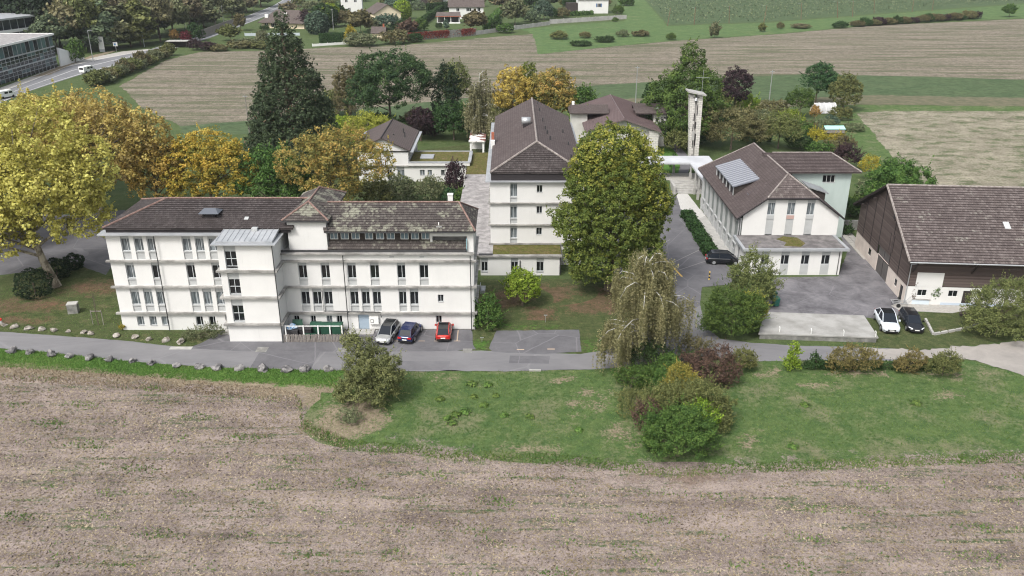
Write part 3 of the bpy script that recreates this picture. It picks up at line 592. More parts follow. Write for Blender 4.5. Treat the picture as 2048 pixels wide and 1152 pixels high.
MB().solid([(-34.15, 88.2, 13.3), (-31.95, 88.2, 13.3), (-32.45, 88.95, 13.75), (-33.65, 88.95, 13.75)], (0, 0, -.04)).solid([(-31.95, 89.9, 13.3), (-34.15, 89.9, 13.3), (-33.65, 88.95, 13.75), (-32.45, 88.95, 13.75)], (0, 0, -.04)).solid([(-31.95, 88.2, 13.3), (-31.95, 89.9, 13.3), (-32.45, 88.95, 13.75)], (0, 0, -.04)).solid([(-34.15, 89.9, 13.3), (-34.15, 88.2, 13.3), (-33.65, 88.95, 13.75)], (0, 0, -.04)).build('vent_cap', mat('slate_cap', (0.10, 0.11, 0.13), 0.4), rv)
MB().solid([(-29.2, 88.15, 12.72), (-28.75, 88.15, 12.72), (-28.75, 88.6, 12.87), (-29.2, 88.6, 12.87)], (0, 0, -.1)).build('skylight', mPanel, lr)
# small hipped tower between the wings
tb = MB(); wall(tb, (-24.35, 87.3, 9.2), (1, 0), 4.2, 3.75); wall(tb, (-20.15, 87.3, 9.2), (0, 1), 9.8, 3.75); wall(tb, (-24.35, 97.1, 9.2), (0, -1), 9.8, 3.75); wall(tb, (-20.15, 97.1, 9.2), (-1, 0), 4.2, 3.75)
tb.build('tower', mWhite, LB)
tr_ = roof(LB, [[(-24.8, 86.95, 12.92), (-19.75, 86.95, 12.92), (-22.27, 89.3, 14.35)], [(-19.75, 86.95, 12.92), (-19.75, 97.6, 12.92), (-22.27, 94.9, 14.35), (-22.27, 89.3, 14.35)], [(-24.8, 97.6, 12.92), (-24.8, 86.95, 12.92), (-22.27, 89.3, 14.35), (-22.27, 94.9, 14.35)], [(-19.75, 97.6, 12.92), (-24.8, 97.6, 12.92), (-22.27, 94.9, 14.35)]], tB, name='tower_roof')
boxp(LB, 'gutter', mPipe, -24.85, -19.7, 86.86, 86.96, 12.78, 12.9)
for q in ([(-24.8, 86.95, 12.97), (-22.27, 89.3, 14.4)], [(-19.75, 86.95, 12.97), (-22.27, 89.3, 14.4)], [(-22.27, 89.3, 14.4), (-22.27, 94.9, 14.4)], [(-19.75, 97.6, 12.97), (-22.27, 94.9, 14.4)]): line_part(tr_, 'ridge_cap', q, .11, mRidge)
# set-back storey of the right wing: dark front with nine paired windows
db = MB(); DX0 = -20.15
dw = []
for a, b in ((660, 676), (681.5, 697.5), (703, 719), (730, 746), (752, 768), (773.5, 789.5), (801, 817), (822, 838), (843, 859)):
    xa, xb = aty(a, 473, 87.75)[0], aty(b, 473, 87.75)[0]; dw.append((xa, xb))
wall(db, (DX0, 87.75, 10.3), (1, 0), -8.95 - DX0, 1.42, [(a - DX0, b - DX0, .25, 1.16) for a, b in dw], 0.1); db.build('dormer_front', mDarkWood, LB)
for a, b in dw: window(LB, a, 87.75, 10.55, b - a, .91, d=.1, glass=mGlassB, frame=mFrameW)
ub = MB(); ub.box(-8.93, -4.9, 87.3, 87.6, 11.05, 11.7); ub.box(-8.95, -8.7, 87.62, 94.2, 9.2, 11.7); ub.box(-4.9, -4.2, 87.25, 94.3, 9.2, 11.66); ub.box(-20.1, -4.95, 94.0, 94.3, 9.2, 11.7); ub.build('upper_wall', mWhite, LB)
boxp(LB, 'balcony_panel', mat('cyan_panel', (0.30, 0.50, 0.56), .5), -4.98, -4.92, 86.95, 87.6, 9.5, 10.8)
boxp(LB, 'loggia_back', mBand, -8.68, -4.92, 88.6, 88.7, 9.2, 11.7)
lo = roof(LB, [[(-20.1, 86.95, 9.68), (-4.95, 86.95, 9.68), (-4.95, 87.8, 10.42), (-20.1, 87.8, 10.42)]], tB, name='lower_roof')
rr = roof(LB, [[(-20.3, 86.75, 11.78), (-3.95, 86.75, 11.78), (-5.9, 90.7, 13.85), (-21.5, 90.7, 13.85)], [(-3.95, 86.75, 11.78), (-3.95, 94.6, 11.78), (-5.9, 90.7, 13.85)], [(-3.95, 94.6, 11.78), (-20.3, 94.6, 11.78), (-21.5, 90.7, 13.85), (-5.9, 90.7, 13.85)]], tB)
for q in ([(-20.5, 90.7, 13.9), (-5.9, 90.7, 13.9)], [(-3.95, 86.75, 11.83), (-5.9, 90.7, 13.9)], [(-3.95, 94.6, 11.83), (-5.9, 90.7, 13.9)]): line_part(rr, 'ridge_cap', q, .11, mRidge)
boxp(LB, 'gutter', mPipe, -20.2, -3.95, 86.66, 86.76, 11.62, 11.76)
boxp(LB, 'gutter_ledge', mBand, -25.25, -4.1, 86.42, 86.93, 9.2, 9.36); boxp(LB, 'gutter', mPipe, -25.2, -4.95, 86.84, 86.94, 9.37, 9.62)
ch = boxp(LB, 'chimney', mWhite, -7.15, -6.6, 91.0, 91.5, 13.3, 14.55); MB().box(-7.2, -6.55, 90.95, 91.55, 14.55, 14.68).build('cap', mWhite, ch)
boxp(rr, 'vent_pipe', mPaint, -8.0, -7.9, 87.55, 87.65, 12.1, 12.55); boxp(rr, 'snow_guard', mSteel, -8.2, -7.6, 87.3, 87.36, 12.0, 12.2)
for a in (-13.4, -10.1): boxp(LB, 'vent_grille', mPanel, a, a + .5, FY - .02, FY + .01, 8.78, 8.94)
for x, y, z in ((-38.62, FY - .1, 11.4), (-18.42, FY - .1, 9.15), (-4.55, FY - .1, 9.1), (-25.12, 83.72, 11.35)):
    line_part(LB, 'downpipe', [(x, y, 0.05), (x, y, B1 - .12), (x, y - .3, B1), (x, y - .3, B1 + .02), (x, y, B1 + .16), (x, y, z)] if False else [(x, y - .26, 0.05), (x, y - .26, z)], .055, mPipe)
line_part(LB, 'downpipe', [(-20.0, 87.2, 9.5), (-20.0, 87.2, 10.6), (-19.9, 87.0, 10.9), (-19.9, 86.8, 12.8)], .05, mPipe)
line_part(LB, 'vent_flue', [(-21.08, FY - .14, 4.9), (-21.08, FY - .14, 2.42), (-14.75, FY - .3, 2.36), (-14.65, FY - .3, 1.7)], .05, mPipe)
bx = boxp(LB, 'meter_box', mPaint, -16.0, -15.0, FY - .3, FY - .02, 0.85, 1.75); boxp(bx, 'screen', mFascia, -15.9, -15.55, FY - .32, FY - .301, 1.05, 1.45)
boxp(bx, 'screen_face', mPaint, -15.86, -15.59, FY - .335, FY - .322, 1.1, 1.4)
for a in (-31.5, -17.6): sheet_ = boxp(LB, 'door_step', mConc, a - .9, a + 2.1 if a > -20 else a + .45, FY - 1.3, FY - .05, 0.05, .13)
# ------------------------------------------------------------------ middle building on its podium
MBd = thing('dormitory_building', 'tall white building with dark hipped roof rising over a mossy flat podium', 'building', (3.3, 120, 0))
def ax(px, py, Y): return aty(px, py, Y)[0]
def az(py, Y): return aty(1024, py, Y)[1]
Y0 = 107.0; b1, b2, bt = az(449, Y0), az(406, Y0), az(363, Y0)
wv = MB(); X0 = -2.85; ops = []
xa, xb = ax(1020.5, 420, Y0), ax(1034.5, 420, Y0); s1, s2 = ax(1073, 420, Y0), ax(1084.5, 420, Y0)
lv = [(3.05, b1 - .1), (b1 + .1, b2 - .1), (b2 + .1, bt - .15)]
for lo_, hi_ in lv: ops.append((xa - X0, xb - X0, lo_ - 2.9, hi_ - 2.9)); ops.append((s1 - X0, s2 - X0, hi_ - 1.35 - 2.9, hi_ - .35 - 2.9))
wall(wv, (X0, Y0, 2.9), (1, 0), 12.25, bt - 2.9, ops); wall(wv, (6.2, Y0, 0), (1, 0), 3.2, 2.9); wall(wv, (9.4, Y0, 0), (0, 1), 35, bt); wall(wv, (X0, 142, 0), (0, -1), 35, bt); wall(wv, (9.4, 142, 0), (-1, 0), 12.25, bt)
wv.build('wall', mWhite, MBd)
for lo_, hi_ in lv:
    H_ = hi_ - lo_; window(MBd, xa, Y0, lo_, xb - xa, H_, .75, H_ - .42 if hi_ < b2 + 1 else H_ - .2, glass=mCurt); window(MBd, s1, Y0, hi_ - 1.35, s2 - s1, 1.0)
for z in (b1, b2): boxp(MBd, 'ledge', mBand, X0 - .3, 9.7, Y0 - .3, Y0 + .02, z - .09, z + .08)
boxp(MBd, 'ledge', mBand, X0 - .25, 9.5, Y0 - .25, Y0 + .02, 2.96, 3.16)
for z in (b1, b2): boxp(MBd, 'ledge', mBand, X0 - .3, X0, Y0 + .03, 142, z - .09, z + .08)
boxp(MBd, 'gutter_ledge', mZinc, -3.45, 10.05, 106.5, 142.6, bt, bt + .13); boxp(MBd, 'fascia', mFascia, -2.72, 9.3, 107.0, 141.9, bt + .13, 12.75)
boxp(MBd, 'eave_board', mPaint, X0 - .02, 9.42, Y0 - .06, Y0 - .01, bt - .12, bt - .01)
rf = roof(MBd, [[(-2.8, 142.3, 12.8), (-2.8, 106.9, 12.8), (3.3, 111.2, 15.85), (3.3, 142.3, 15.85)], [(9.4, 106.9, 12.8), (9.4, 142.3, 12.8), (3.3, 142.3, 15.85), (3.3, 111.2, 15.85)]], tE)
roof(rf, [[(-2.8, 106.9, 12.8), (9.4, 106.9, 12.8), (3.3, 111.2, 15.85)]], tA, name='hip_slope')
line_part(rf, 'ridge_cap', [(3.3, 111.2, 15.9), (3.3, 142.3, 15.9)], .14, mRidgeP)
for q in (-2.8, 9.4): line_part(rf, 'ridge_cap', [(q, 106.9, 12.85), (3.3, 111.2, 15.9)], .15, mRidgeP)
MB().face([(-2.7, 142.1, 12.7), (3.3, 142.1, 15.7), (9.3, 142.1, 12.7)]).build('gable', mWhite, MBd)
ch = boxp(MBd, 'chimney', mWhite, -3.1, -2.5, 121.5, 122.4, 12.4, 13.5); MB().box(-3.0, -2.6, 122.5, 123.1, 12.8, 14.5).build('flue', mRed, ch)
vt = boxp(MBd, 'ventilator', mFascia, 1.6, 2.5, 123.2, 124.2, 14.7, 15.7); MB().tube([(1.4, 123.7, 16.0), (2.7, 123.7, 16.0)], .55, 12).build('drum', mSteel, vt, True)
for x, y in ((4.2, 139), (4.3, 134), (4.6, 127), (4.8, 122), (5.0, 119.5), (5.3, 116.5), (7.6, 126), (8.0, 119), (7.9, 111.5)):
    z = 15.85 - (x - 3.3) * .5; line_part(rf, 'vent_pipe', [(x, y, z - .1), (x, y, z + .55)], .09, mPipe)
# podium
pw = MB(); pX = -4.1
po = [(-4.0 - pX, -3.15 - pX, .25, 2.45), (-.13 - pX, .8 - pX, .25, 2.45), (3.2 - pX, 4.15 - pX, .25, 2.45)]
wall(pw, (pX, 103.2, 0), (1, 0), 10.3, 2.75, po); wall(pw, (6.2, 103.2, 0), (0, 1), 3.8, 2.75); wall(pw, (-7.9, 142, 0), (0, -1), 37, 2.75); wall(pw, (-7.9, 105, 0), (1, 0), 3.8, 2.75); wall(pw, (-4.1, 105, 0), (0, -1), 1.8, 2.75)
pw.build('podium_wall', mWhite, MBd)
for q in po: window(MBd, pX + q[0], 103.2, .25, q[1] - q[0], 2.2, .3, 1.62)
boxp(MBd, 'podium_edge', mBand, -4.3, 6.5, 102.9, 103.4, 2.62, 2.86); boxp(MBd, 'moss_roof', mMossRoof, -2.5, 6.4, 103.42, 107.0, 2.6, 2.9)
boxp(MBd, 'gravel_roof', mGravRoof, -8.0, -2.51, 103.42, 142.0, 2.62, 2.92); boxp(MBd, 'roof_step', mPipe, -4.3, -2.5, 103.0, 103.41, 2.87, 3.0)
boxp(MBd, 'moss_roof', mMossRoof, -8.0, -3.5, 142.02, 157.5, 2.4, 2.9); line_part(MBd, 'downpipe', [(1.05, 103.08, .1), (1.05, 103.08, 2.1)], .07, mPipe); line_part(MBd, 'downpipe', [(6.28, 103.1, .1), (6.28, 103.1, 2.7)], .06, mPipe)
# ------------------------------------------------------------------ white gabled house with flat mossy wing
WH = thing('gabled_house', 'small white house with grey gabled roof beside the dormitory', 'house', (-22, 152, 0))
hw = MB(); hy = 147.8
tops = [(ax(774.5, 345, hy), ax(784, 345, hy)), (ax(795, 345, hy), ax(809, 345, hy))]
sm = [(ax(840, 343, hy), ax(849.5, 343, hy)), (ax(855, 343, hy), ax(864, 343, hy)), (ax(882, 343, hy), ax(889.5, 343, hy))]
hx = -27.4; ops = [(a - hx, b - hx, .05, 2.75) for a, b in tops] + [(a - hx, b - hx, 1.15, 2.15) for a, b in sm]
wall(hw, (hx, hy, 0), (1, 0), 19.6, 2.95, ops); wall(hw, (hx, hy, 2.95), (1, 0), 9.0, 2.75)
hw.face([(hx, hy, 5.7), (-18.4, hy, 5.7), (-22.95, hy, 7.75)]); wall(hw, (-18.4, hy, 2.95), (0, 1), 15.2, 2.75, [(1.2 + k * 2.2, 2.6 + k * 2.2, .7, 2.2) for k in range(5)]); wall(hw, (hx, 163, 0), (0, -1), 15.2, 5.7); wall(hw, (-18.4, 163, 0), (-1, 0), 9, 5.7)
wall(hw, (-7.8, hy, 0), (0, 1), 7.7, 2.95); wall(hw, (-7.8, 155.5, 0), (-1, 0), 10.6, 2.95)
hw.build('wall', mWhite, WH)
window(WH, tops[0][0], hy, .05, tops[0][1] - tops[0][0], 2.7, .3, 2.1); window(WH, tops[1][0], hy, .05, tops[1][1] - tops[1][0], 2.7, 0, 2.1, glass=mCurt, name='glazed_door')
for a, b in sm: window(WH, a, hy, 1.15, b - a, 1.0, glass=mCurt if a < -14 else mGlass)
for k in range(5): window(WH, -18.4, hy + 1.2 + k * 2.2, 3.65, 1.4, 1.5, u=(0, 1))
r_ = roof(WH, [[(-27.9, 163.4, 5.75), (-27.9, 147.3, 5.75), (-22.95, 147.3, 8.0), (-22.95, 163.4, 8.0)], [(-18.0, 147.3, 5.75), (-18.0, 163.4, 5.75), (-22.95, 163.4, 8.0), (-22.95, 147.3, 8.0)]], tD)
line_part(r_, 'ridge_cap', [(-22.95, 147.3, 8.05), (-22.95, 163.4, 8.05)], .12, mFascia)
for q in (-28.5, -17.9): boxp(WH, 'gutter', mZinc, q, q + .5, 147.2, 163.5, 5.45, 5.6)
boxp(WH, 'ledge', mFascia, -27.6, -18.2, hy - .2, hy - .01, 5.5, 5.62); boxp(WH, 'ledge', mBand, -27.6, -8.2, hy - .3, hy - .01, 2.82, 2.98)
fr = boxp(WH, 'flat_roof', mMossRoof, -18.2, -7.9, 148.1, 155.6, 3.3, 3.52); boxp(WH, 'parapet', mWhite, -18.4, -7.5, hy - .4, hy - .02, 3.0, 3.48)
boxp(WH, 'parapet_cap', mZinc, -18.4, -7.45, hy - .45, 148.08, 3.53, 3.62); boxp(WH, 'parapet_cap', mZinc, -7.88, -7.3, 148.1, 155.9, 3.3, 3.62); boxp(WH, 'parapet_cap', mZinc, -18.3, -7.3, 155.62, 156.0, 3.3, 3.62)
boxp(fr, 'skylight', mZinc, -16.6, -14.2, 150.2, 153.0, 3.53, 3.72)
for x, y in ((-21.4, 152.5), (-20.2, 157), (-19.6, 154)): line_part(r_, 'vent_pipe', [(x, y, 6.6), (x, y, 7.6)], .1, mPipe)
KS = thing('garden_shelter', 'small shelter with flaking red and white flat roof behind the gabled house', 'shelter', (-7, 174, 0))
boxp(KS, 'roof', mat('flaking_paint', (0.70, 0.69, 0.67), .9, (0.16, 0.075, 0.060), .35, 6, .44, .50), -8.6, -5.3, 166.6, 180.5, 2.72, 2.95)
for x, y in ((-8.4, 166.9), (-5.9, 166.9), (-8.4, 180), (-5.9, 180)): boxp(KS, 'post', mPaint, x, x + .35, y, y + .35, 0, 2.72)
boxp(KS, 'back_wall', mWhite, -8.3, -5.6, 172, 172.2, 0, 2.7)

# ------------------------------------------------------------------ chapel, bell tower, canopy, steps (on the terrace)
CH = thing('chapel', 'grey chapel with wide brown sheet-metal gabled roof', 'chapel', (21.3, 170, 1.3))
cw = MB(); wall(cw, (15.0, 162.0, 1.3), (1, 0), 11.3, 4.6, [(7.6, 11.1, 2.5, 3.7)]); wall(cw, (27.9, 163, 1.3), (0, 1), 22.5, 4.6); wall(cw, (15, 185.5, 1.3), (0, -1), 23.5, 4.6)
cw.face([(15, 162, 5.9), (27.9, 162, 5.9), (27.9, 162, 6.25), (21.3, 162, 8.3), (15, 162, 6.25)]); cw.build('wall', mat('grey_render', (0.52, 0.51, 0.48), .9, (0.44, 0.43, 0.40), .8, 5), CH)
window(CH, 22.6, 162.0, 3.8, 3.5, 1.2, nx=6, frame=mFrameW, d=.2)
m_, nt_, p_, o_ = start('ashlar'); p_.inputs['Roughness'].default_value = .9
bk = nd(nt_, 'TexBrick', {'Vector': nd(nt_, 'Mapping', {'Vector': nt_.nodes.new('ShaderNodeNewGeometry').outputs['Position'], 'Rotation': (R(90), 0, 0)}).outputs[0], 'Color1': (0.58, 0.56, 0.52), 'Color2': (0.48, 0.46, 0.43), 'Mortar': (0.26, 0.25, 0.235), 'Scale': 1.0, 'Mortar Size': .025, 'Brick Width': .8, 'Row Height': .34})
nt_.links.new(bk.outputs[0], p_.inputs['Base Color']); mAsh = m_
boxp(CH, 'stone_pier', mAsh, 26.3, 28.1, 161.3, 163, 1.3, 6.2)
F_ = [[(14.0, 186.5, 6.15), (14.0, 160.8, 6.15), (21.3, 160.8, 8.55), (21.3, 186.5, 8.55)], [(28.5, 160.8, 6.15), (28.5, 186.5, 6.15), (21.3, 186.5, 8.55), (21.3, 160.8, 8.55)]]
cm = MB()
for q in F_: cm.solid(q, (0, 0, -.25))
cr = cm.build('roof', mMetalRoof, CH)
for k in range(32):
    yy = 161.2 + k * .8
    MB().tube([(14.0, yy, 6.2), (21.3, yy, 8.6)], .05, 4).build('seam', mMetalRoof, cr); MB().tube([(28.5, yy, 6.2), (21.3, yy, 8.6)], .05, 4).build('seam', mMetalRoof, cr)
boxp(CH, 'wing_wall', mat('grey_render', None), 28.2, 30.9, 169, 173.6, 1.3, 8.0)
boxp(CH, 'relief_panel', mat('relief', (0.50, 0.49, 0.46), .9, (0.03, 0.03, 0.03), 2.2, 1, .49, .51), 28.6, 30.6, 168.93, 168.99, 5.7, 7.2)
roof(CH, [[(24.5, 168.3, 8.1), (31.4, 168.3, 8.1), (31.0, 171.2, 9.5), (24.0, 171.2, 9.5)], [(31.4, 168.3, 8.1), (31.4, 174.2, 8.1), (31.0, 171.2, 9.5)], [(31.4, 174.2, 8.1), (24.5, 174.2, 8.1), (24.0, 171.2, 9.5), (31.0, 171.2, 9.5)]], tD, name='wing_roof')
roof(CH, [[(11.4, 168.3, 8.1), (19.2, 168.3, 8.1), (19.2, 171.2, 9.3), (11.8, 171.2, 9.3)], [(19.2, 174.2, 8.1), (11.4, 174.2, 8.1), (11.8, 171.2, 9.3), (19.2, 171.2, 9.3)], [(11.4, 174.2, 8.1), (11.4, 168.3, 8.1), (11.8, 171.2, 9.3)]], tD, name='wing_roof')
boxp(CH, 'wing_wall', mat('grey_render', None), 11.9, 15.0, 169, 173.6, 1.3, 8.0); boxp(CH, 'chimney', mPaint, 12.0, 12.5, 171, 171.5, 8.6, 9.9)
boxp(CH, 'skylight', mSteel, 28.6, 29.1, 169.5, 170.1, 8.75, 9.05); line_part(CH, 'downpipe', [(30.7, 168.9, 1.4), (30.7, 168.9, 7.9)], .06, mPipe)
line_part(cr, 'ridge_cap', [(21.3, 160.8, 8.6), (21.3, 186.5, 8.6)], .1, mMetalRoof)

BT = thing('bell_tower', 'slender pale concrete bell tower with slits and slanted cap', 'tower', (33.9, 156.5, 1.3))
ty0, ty1 = 155.9, 157.4
for xa_, xb_, xc_, xd_ in ((33.25, 33.88, 32.35, 33.3), (34.12, 34.85, 33.72, 34.75)):
    MB().solid([(xa_, ty0, 1.2), (xb_, ty0, 1.2), (xd_, ty0, 13.9), (xc_, ty0, 13.9)], (0, ty1 - ty0, 0)).build('slab', mAsh, BT)
web = MB(); web.solid([(33.88, ty0 + .35, 1.2), (34.12, ty0 + .35, 1.2), (33.72, ty0 + .35, 13.2), (33.3, ty0 + .35, 13.2)], (0, .5, 0)).build('web', mConc, BT)
for k, (x, z, h_) in enumerate(((33.35, 9.2, 1.4), (33.85, 10.2, 2.0), (33.3, 6.6, 2.0), (33.75, 7.8, 1.2), (33.45, 4.2, 1.6), (33.9, 4.6, 2.2), (33.55, 2.0, 1.0))): boxp(BT, 'slit', mFascia, x, x + .16, ty0 - .02, ty0 + .4, z, z + h_)
boxp(BT, 'relief_block', mConc, 33.3, 33.75, ty0 - .12, ty0 + .2, 5.6, 7.3)
MB().solid([(31.9, 155.2, 14.75), (35.2, 155.2, 14.1), (35.2, 158.1, 14.1), (31.9, 158.1, 14.75)], (0, 0, -.28)).build('cap', mConc, BT)
bl = MB().tube([(33.5, 155.75, 13.5), (33.5, 155.75, 13.3), (33.5, 155.75, 12.95)], [.06, .2, .32], 10).build('bell', mSteel, BT); boxp(BT, 'bell_beam', mPipe, 33.0, 34.1, 155.7, 155.8, 13.5, 13.6)
cx = MB(); cx.tube([(34.6, 156.6, 14.1), (34.6, 156.6, 18.2)], .035, 5); cx.tube([(33.4, 156.6, 16.9), (35.8, 156.6, 16.9)], .03, 5); cx.build('cross', mSteel, BT)

CP = thing('canopy_walkway', 'white L-shaped canopy on slim posts linking chapel and hall', 'canopy', (31, 146, 0))
MB().prism([(20.5, 144.4), (30.9, 144.4), (30.9, 133.3), (35.2, 133.3), (35.2, 149.2), (20.5, 149.2)], 4.05, 4.35).build('roof_slab', mat('canopy_white', (0.50, 0.51, 0.53), .6, (0.38, 0.39, 0.41), .3, 5), CP)
for x, y, z in ((31.1, 140.0, 0), (31.1, 136.9, 0), (31.1, 133.9, 0), (31.2, 144.6, 1.3), (29.0, 148.6, 1.3), (26.2, 148.6, 1.3), (26.2, 144.8, 1.3), (33.6, 148.8, 1.3), (22.5, 144.8, 1.3)):
    MB().box(x - .2, x + .2, y - .2, y + .2, z, z + 1.2).box(x - .12, x + .12, y - .12, y + .12, z + 1.2, 4.05).build('post', mConc, CP)
ST = thing('stone_steps', 'broad flight of pale stone steps under the canopy', 'steps', (30.5, 141.8, 0))
for k in range(8): boxp(ST, 'step', mConc, 27.95, 33.4, 140.0 + k * .46, 144.2, k * .165 if k else 0.0, (k + 1) * .165 - (.0 if k < 7 else .003))
boxp(ST, 'kerb_wall', mConc, 27.5, 27.93, 139.9, 144.2, 0, 1.42)
sheet('upper_pavement', [(22, 144.0), (36, 144.0), (36, 148.6), (22, 148.6)], 1.33, mPave, 0, world=True)
sheet('chapel_path', [(29.9, 148.6), (31.6, 148.6), (33.2, 154), (34.0, 162), (33.6, 170), (31.4, 176), (30.9, 173), (32.0, 168), (32.2, 160), (31.2, 154)], 1.34, mPark, .03, .6, world=True)
sheet('terrace_lawn', [(26.5, 148.7), (29.8, 148.7), (31.1, 154), (32.1, 160), (31.9, 167), (28.2, 168), (28.2, 161), (26.5, 161)], 1.325, mat('mown_lawn', (0.045, 0.115, 0.016), .9, (0.07, 0.145, 0.025), 3, 6, bmp=.6), .1, .6, world=True)

# ------------------------------------------------------------------ hall with arcade, mint wing and flat annex
HL = thing('arcaded_hall', 'white hall with half-hipped brown roof and grey arcaded flank', 'building', (37, 118, 0))
y0 = 108.5
def rz_(x): return 6.2 + (min(x, 74.4 - x) - 30.0) / 7.2 * 5.1
strips = [(ax(1535, 420, y0), ax(1550, 420, y0)), (ax(1574.5, 420, y0), ax(1590, 420, y0)), (ax(1613.5, 420, y0), ax(1629, 420, y0))]
hw = MB(); cuts = [30.95, 33.75] + [k for q in strips for k in q] + [40.65, 43.8]; cuts = sorted(cuts)
for a, b in zip(cuts, cuts[1:]):
    if any(abs(a - q[0]) < 1e-4 for q in strips): continue
    hw.face([(a, y0, 0), (b, y0, 0), (b, y0, min(9.0, rz_(b))), (a, y0, min(9.0, rz_(a)))])
for a, b in strips:
    hw.face([(a, y0, 3.5), (a, y0, 9), (a, y0 + .2, 9), (a, y0 + .2, 3.5)]); hw.face([(b, y0, 9), (b, y0, 3.5), (b, y0 + .2, 3.5), (b, y0 + .2, 9)])
wall(hw, (43.8, y0, 0), (0, 1), 25, 6.2); wall(hw, (43.8, 133.4, 0), (-1, 0), 12.7, 6.2); hw.build('wall', mWhite, HL)
for k, (a, b) in enumerate(strips):
    window(HL, a, y0, 3.8, b - a, 5.2, 2.75, 4.45, d=.2, glass=mCurt, nx=2)
    boxp(HL, 'spandrel', mat('pink_spandrel', (0.42, 0.29, 0.26), .8) if k == 1 else mPanel, a + .02, b - .02, y0 - .02, y0 + .03, 6.0, 6.5)
# flank: piers with recessed grey bays
fl = MB(); fl.box(30.80, 31.0, y0 + .2, 131.6, 0, 6.1); fl.build('recessed_wall', mat('grey_green_panel', (0.17, 0.19, 0.18), .5, (0.23, 0.25, 0.24), .6, 3), HL)
for k in range(9):
    yy = y0 + .15 + k * 2.86
    MB().box(30.45, 30.80, yy - .16, yy + .16, 0.0, 6.1).build('pier', mPanel, HL)
    if k < 8:
        MB().box(30.55, 30.79, yy + .17, yy + 2.69, 1.9, 2.05).build('transom', mPanel, HL); MB().box(30.68, 30.79, yy + .17, yy + 2.69, 0.05, 1.0).build('bay_panel', mPanel, HL)
        MB().box(30.6, 30.79, yy + 1.2, yy + 1.4, 1.01, 1.89).build('fin', mPanel, HL)
boxp(HL, 'eave_beam', mPanel, 30.42, 30.79, y0, 131.7, 5.75, 6.12)
hr = roof(HL, [[(30, 133.6, 6.2), (30, 108.1, 6.2), (33.8, 108.1, 9), (37.2, 111.4, 11.4), (37.2, 128.9, 11.4)], [(44.4, 108.1, 6.2), (44.4, 133.6, 6.2), (37.2, 128.9, 11.4), (37.2, 111.4, 11.4), (40.6, 108.1, 9)], [(44.4, 133.6, 6.2), (30, 133.6, 6.2), (37.2, 128.9, 11.4)]], tE)
roof(hr, [[(33.8, 108.1, 9), (40.6, 108.1, 9), (37.2, 111.4, 11.4)]], tC, name='hip_slope')
for q in ([(37.2, 111.4, 11.45), (37.2, 128.9, 11.45)], [(33.8, 108.1, 9.05), (37.2, 111.4, 11.45)], [(40.6, 108.1, 9.05), (37.2, 111.4, 11.45)], [(30, 133.6, 6.25), (37.2, 128.9, 11.45)]): line_part(hr, 'ridge_cap', q, .12, mRidgeP)
for q in ([(30, 108.06, 6.1), (33.8, 108.06, 8.9)], [(40.6, 108.06, 8.9), (44.4, 108.06, 6.1)], [(33.8, 108.06, 8.9), (40.6, 108.06, 8.9)]): line_part(HL, 'verge_board', q, .1, mFascia, 4)
dm = MB(); dm.solid([(31.0, 126.6, 8.5), (31.0, 115.3, 8.5), (34.7, 115.3, 9.65), (34.7, 126.6, 9.65)], (0, 0, -.15)); dmo = dm.build('dormer_roof', mat('ribbed_sheet', (0.17, 0.18, 0.21), .5, metal=.2), HL)
for k in range(13): MB().solid([(31.0, 115.55 + k * .86 + .42, 8.55), (31.0, 115.55 + k * .86, 8.55), (34.65, 115.55 + k * .86, 9.69), (34.65, 115.55 + k * .86 + .42, 9.69)], (0, 0, -.05)).build('rib', mat('rib_pale', (0.30, 0.31, 0.34), .5, metal=.2), dmo)
ds = MB().solid([(31.25, 115.5, 7.1), (34.5, 115.5, 9.4), (34.5, 115.5, 9.45), (31.25, 115.5, 8.4)], (0, .1, 0)); ds.build('dormer_cheek', mDarkWood, HL); ds = MB().solid([(31.25, 126.3, 7.1), (34.5, 126.3, 9.4), (34.5, 126.3, 9.45), (31.25, 126.3, 8.4)], (0, .1, 0)); ds.build('dormer_cheek', mDarkWood, HL)
boxp(HL, 'dormer_front', mFascia, 31.3, 31.4, 115.6, 126.3, 7.1, 8.4)
for k in range(6): boxp(HL, 'dormer_post', mPanel, 31.2, 31.3, 115.6 + k * 2.1, 115.95 + k * 2.1, 7.0, 8.42)
MB().solid([(32.5, 113.7, 8.05), (32.5, 112.7, 8.05), (34.2, 112.7, 9.25), (34.2, 113.7, 9.25)], (0, 0, -.1)).build('skylight', mGlassB, hr)
MB().solid([(43.6, 112.6, 8.3), (43.6, 115.9, 8.3), (40.6, 115.9, 9.3), (40.6, 112.6, 9.3)], (0, 0, -.12)).build('dormer_roof', mSteel, HL); MB().solid([(43.2, 112.9, 7.0), (43.2, 112.9, 8.2), (40.9, 112.9, 9.0)], (0, .1, 0)).build('dormer_cheek', mDarkWood, HL); boxp(HL, 'dormer_front', mDarkWood, 43.1, 43.2, 113.05, 115.6, 6.9, 8.25)
line_part(HL, 'downpipe', [(30.55, 108.35, .1), (30.55, 108.35, 6.1)], .06, mPipe)
MW = MB(); mo = [(ax(1647, 348, 118) - 40, ax(1672, 348, 118) - 40, 8.3, 9.4)]; wall(MW, (40, 118, 0), (1, 0), 8.5, 10.0, mo); wall(MW, (48.5, 118, 0), (0, 1), 8.2, 10); wall(MW, (48.5, 126.2, 0), (-1, 0), 8.5, 10); MW.build('mint_wing', mMint, HL)
window(HL, 40 + mo[0][0], 118, 8.3, mo[0][1] - mo[0][0], 1.1, nx=3, frame=mFrameW)
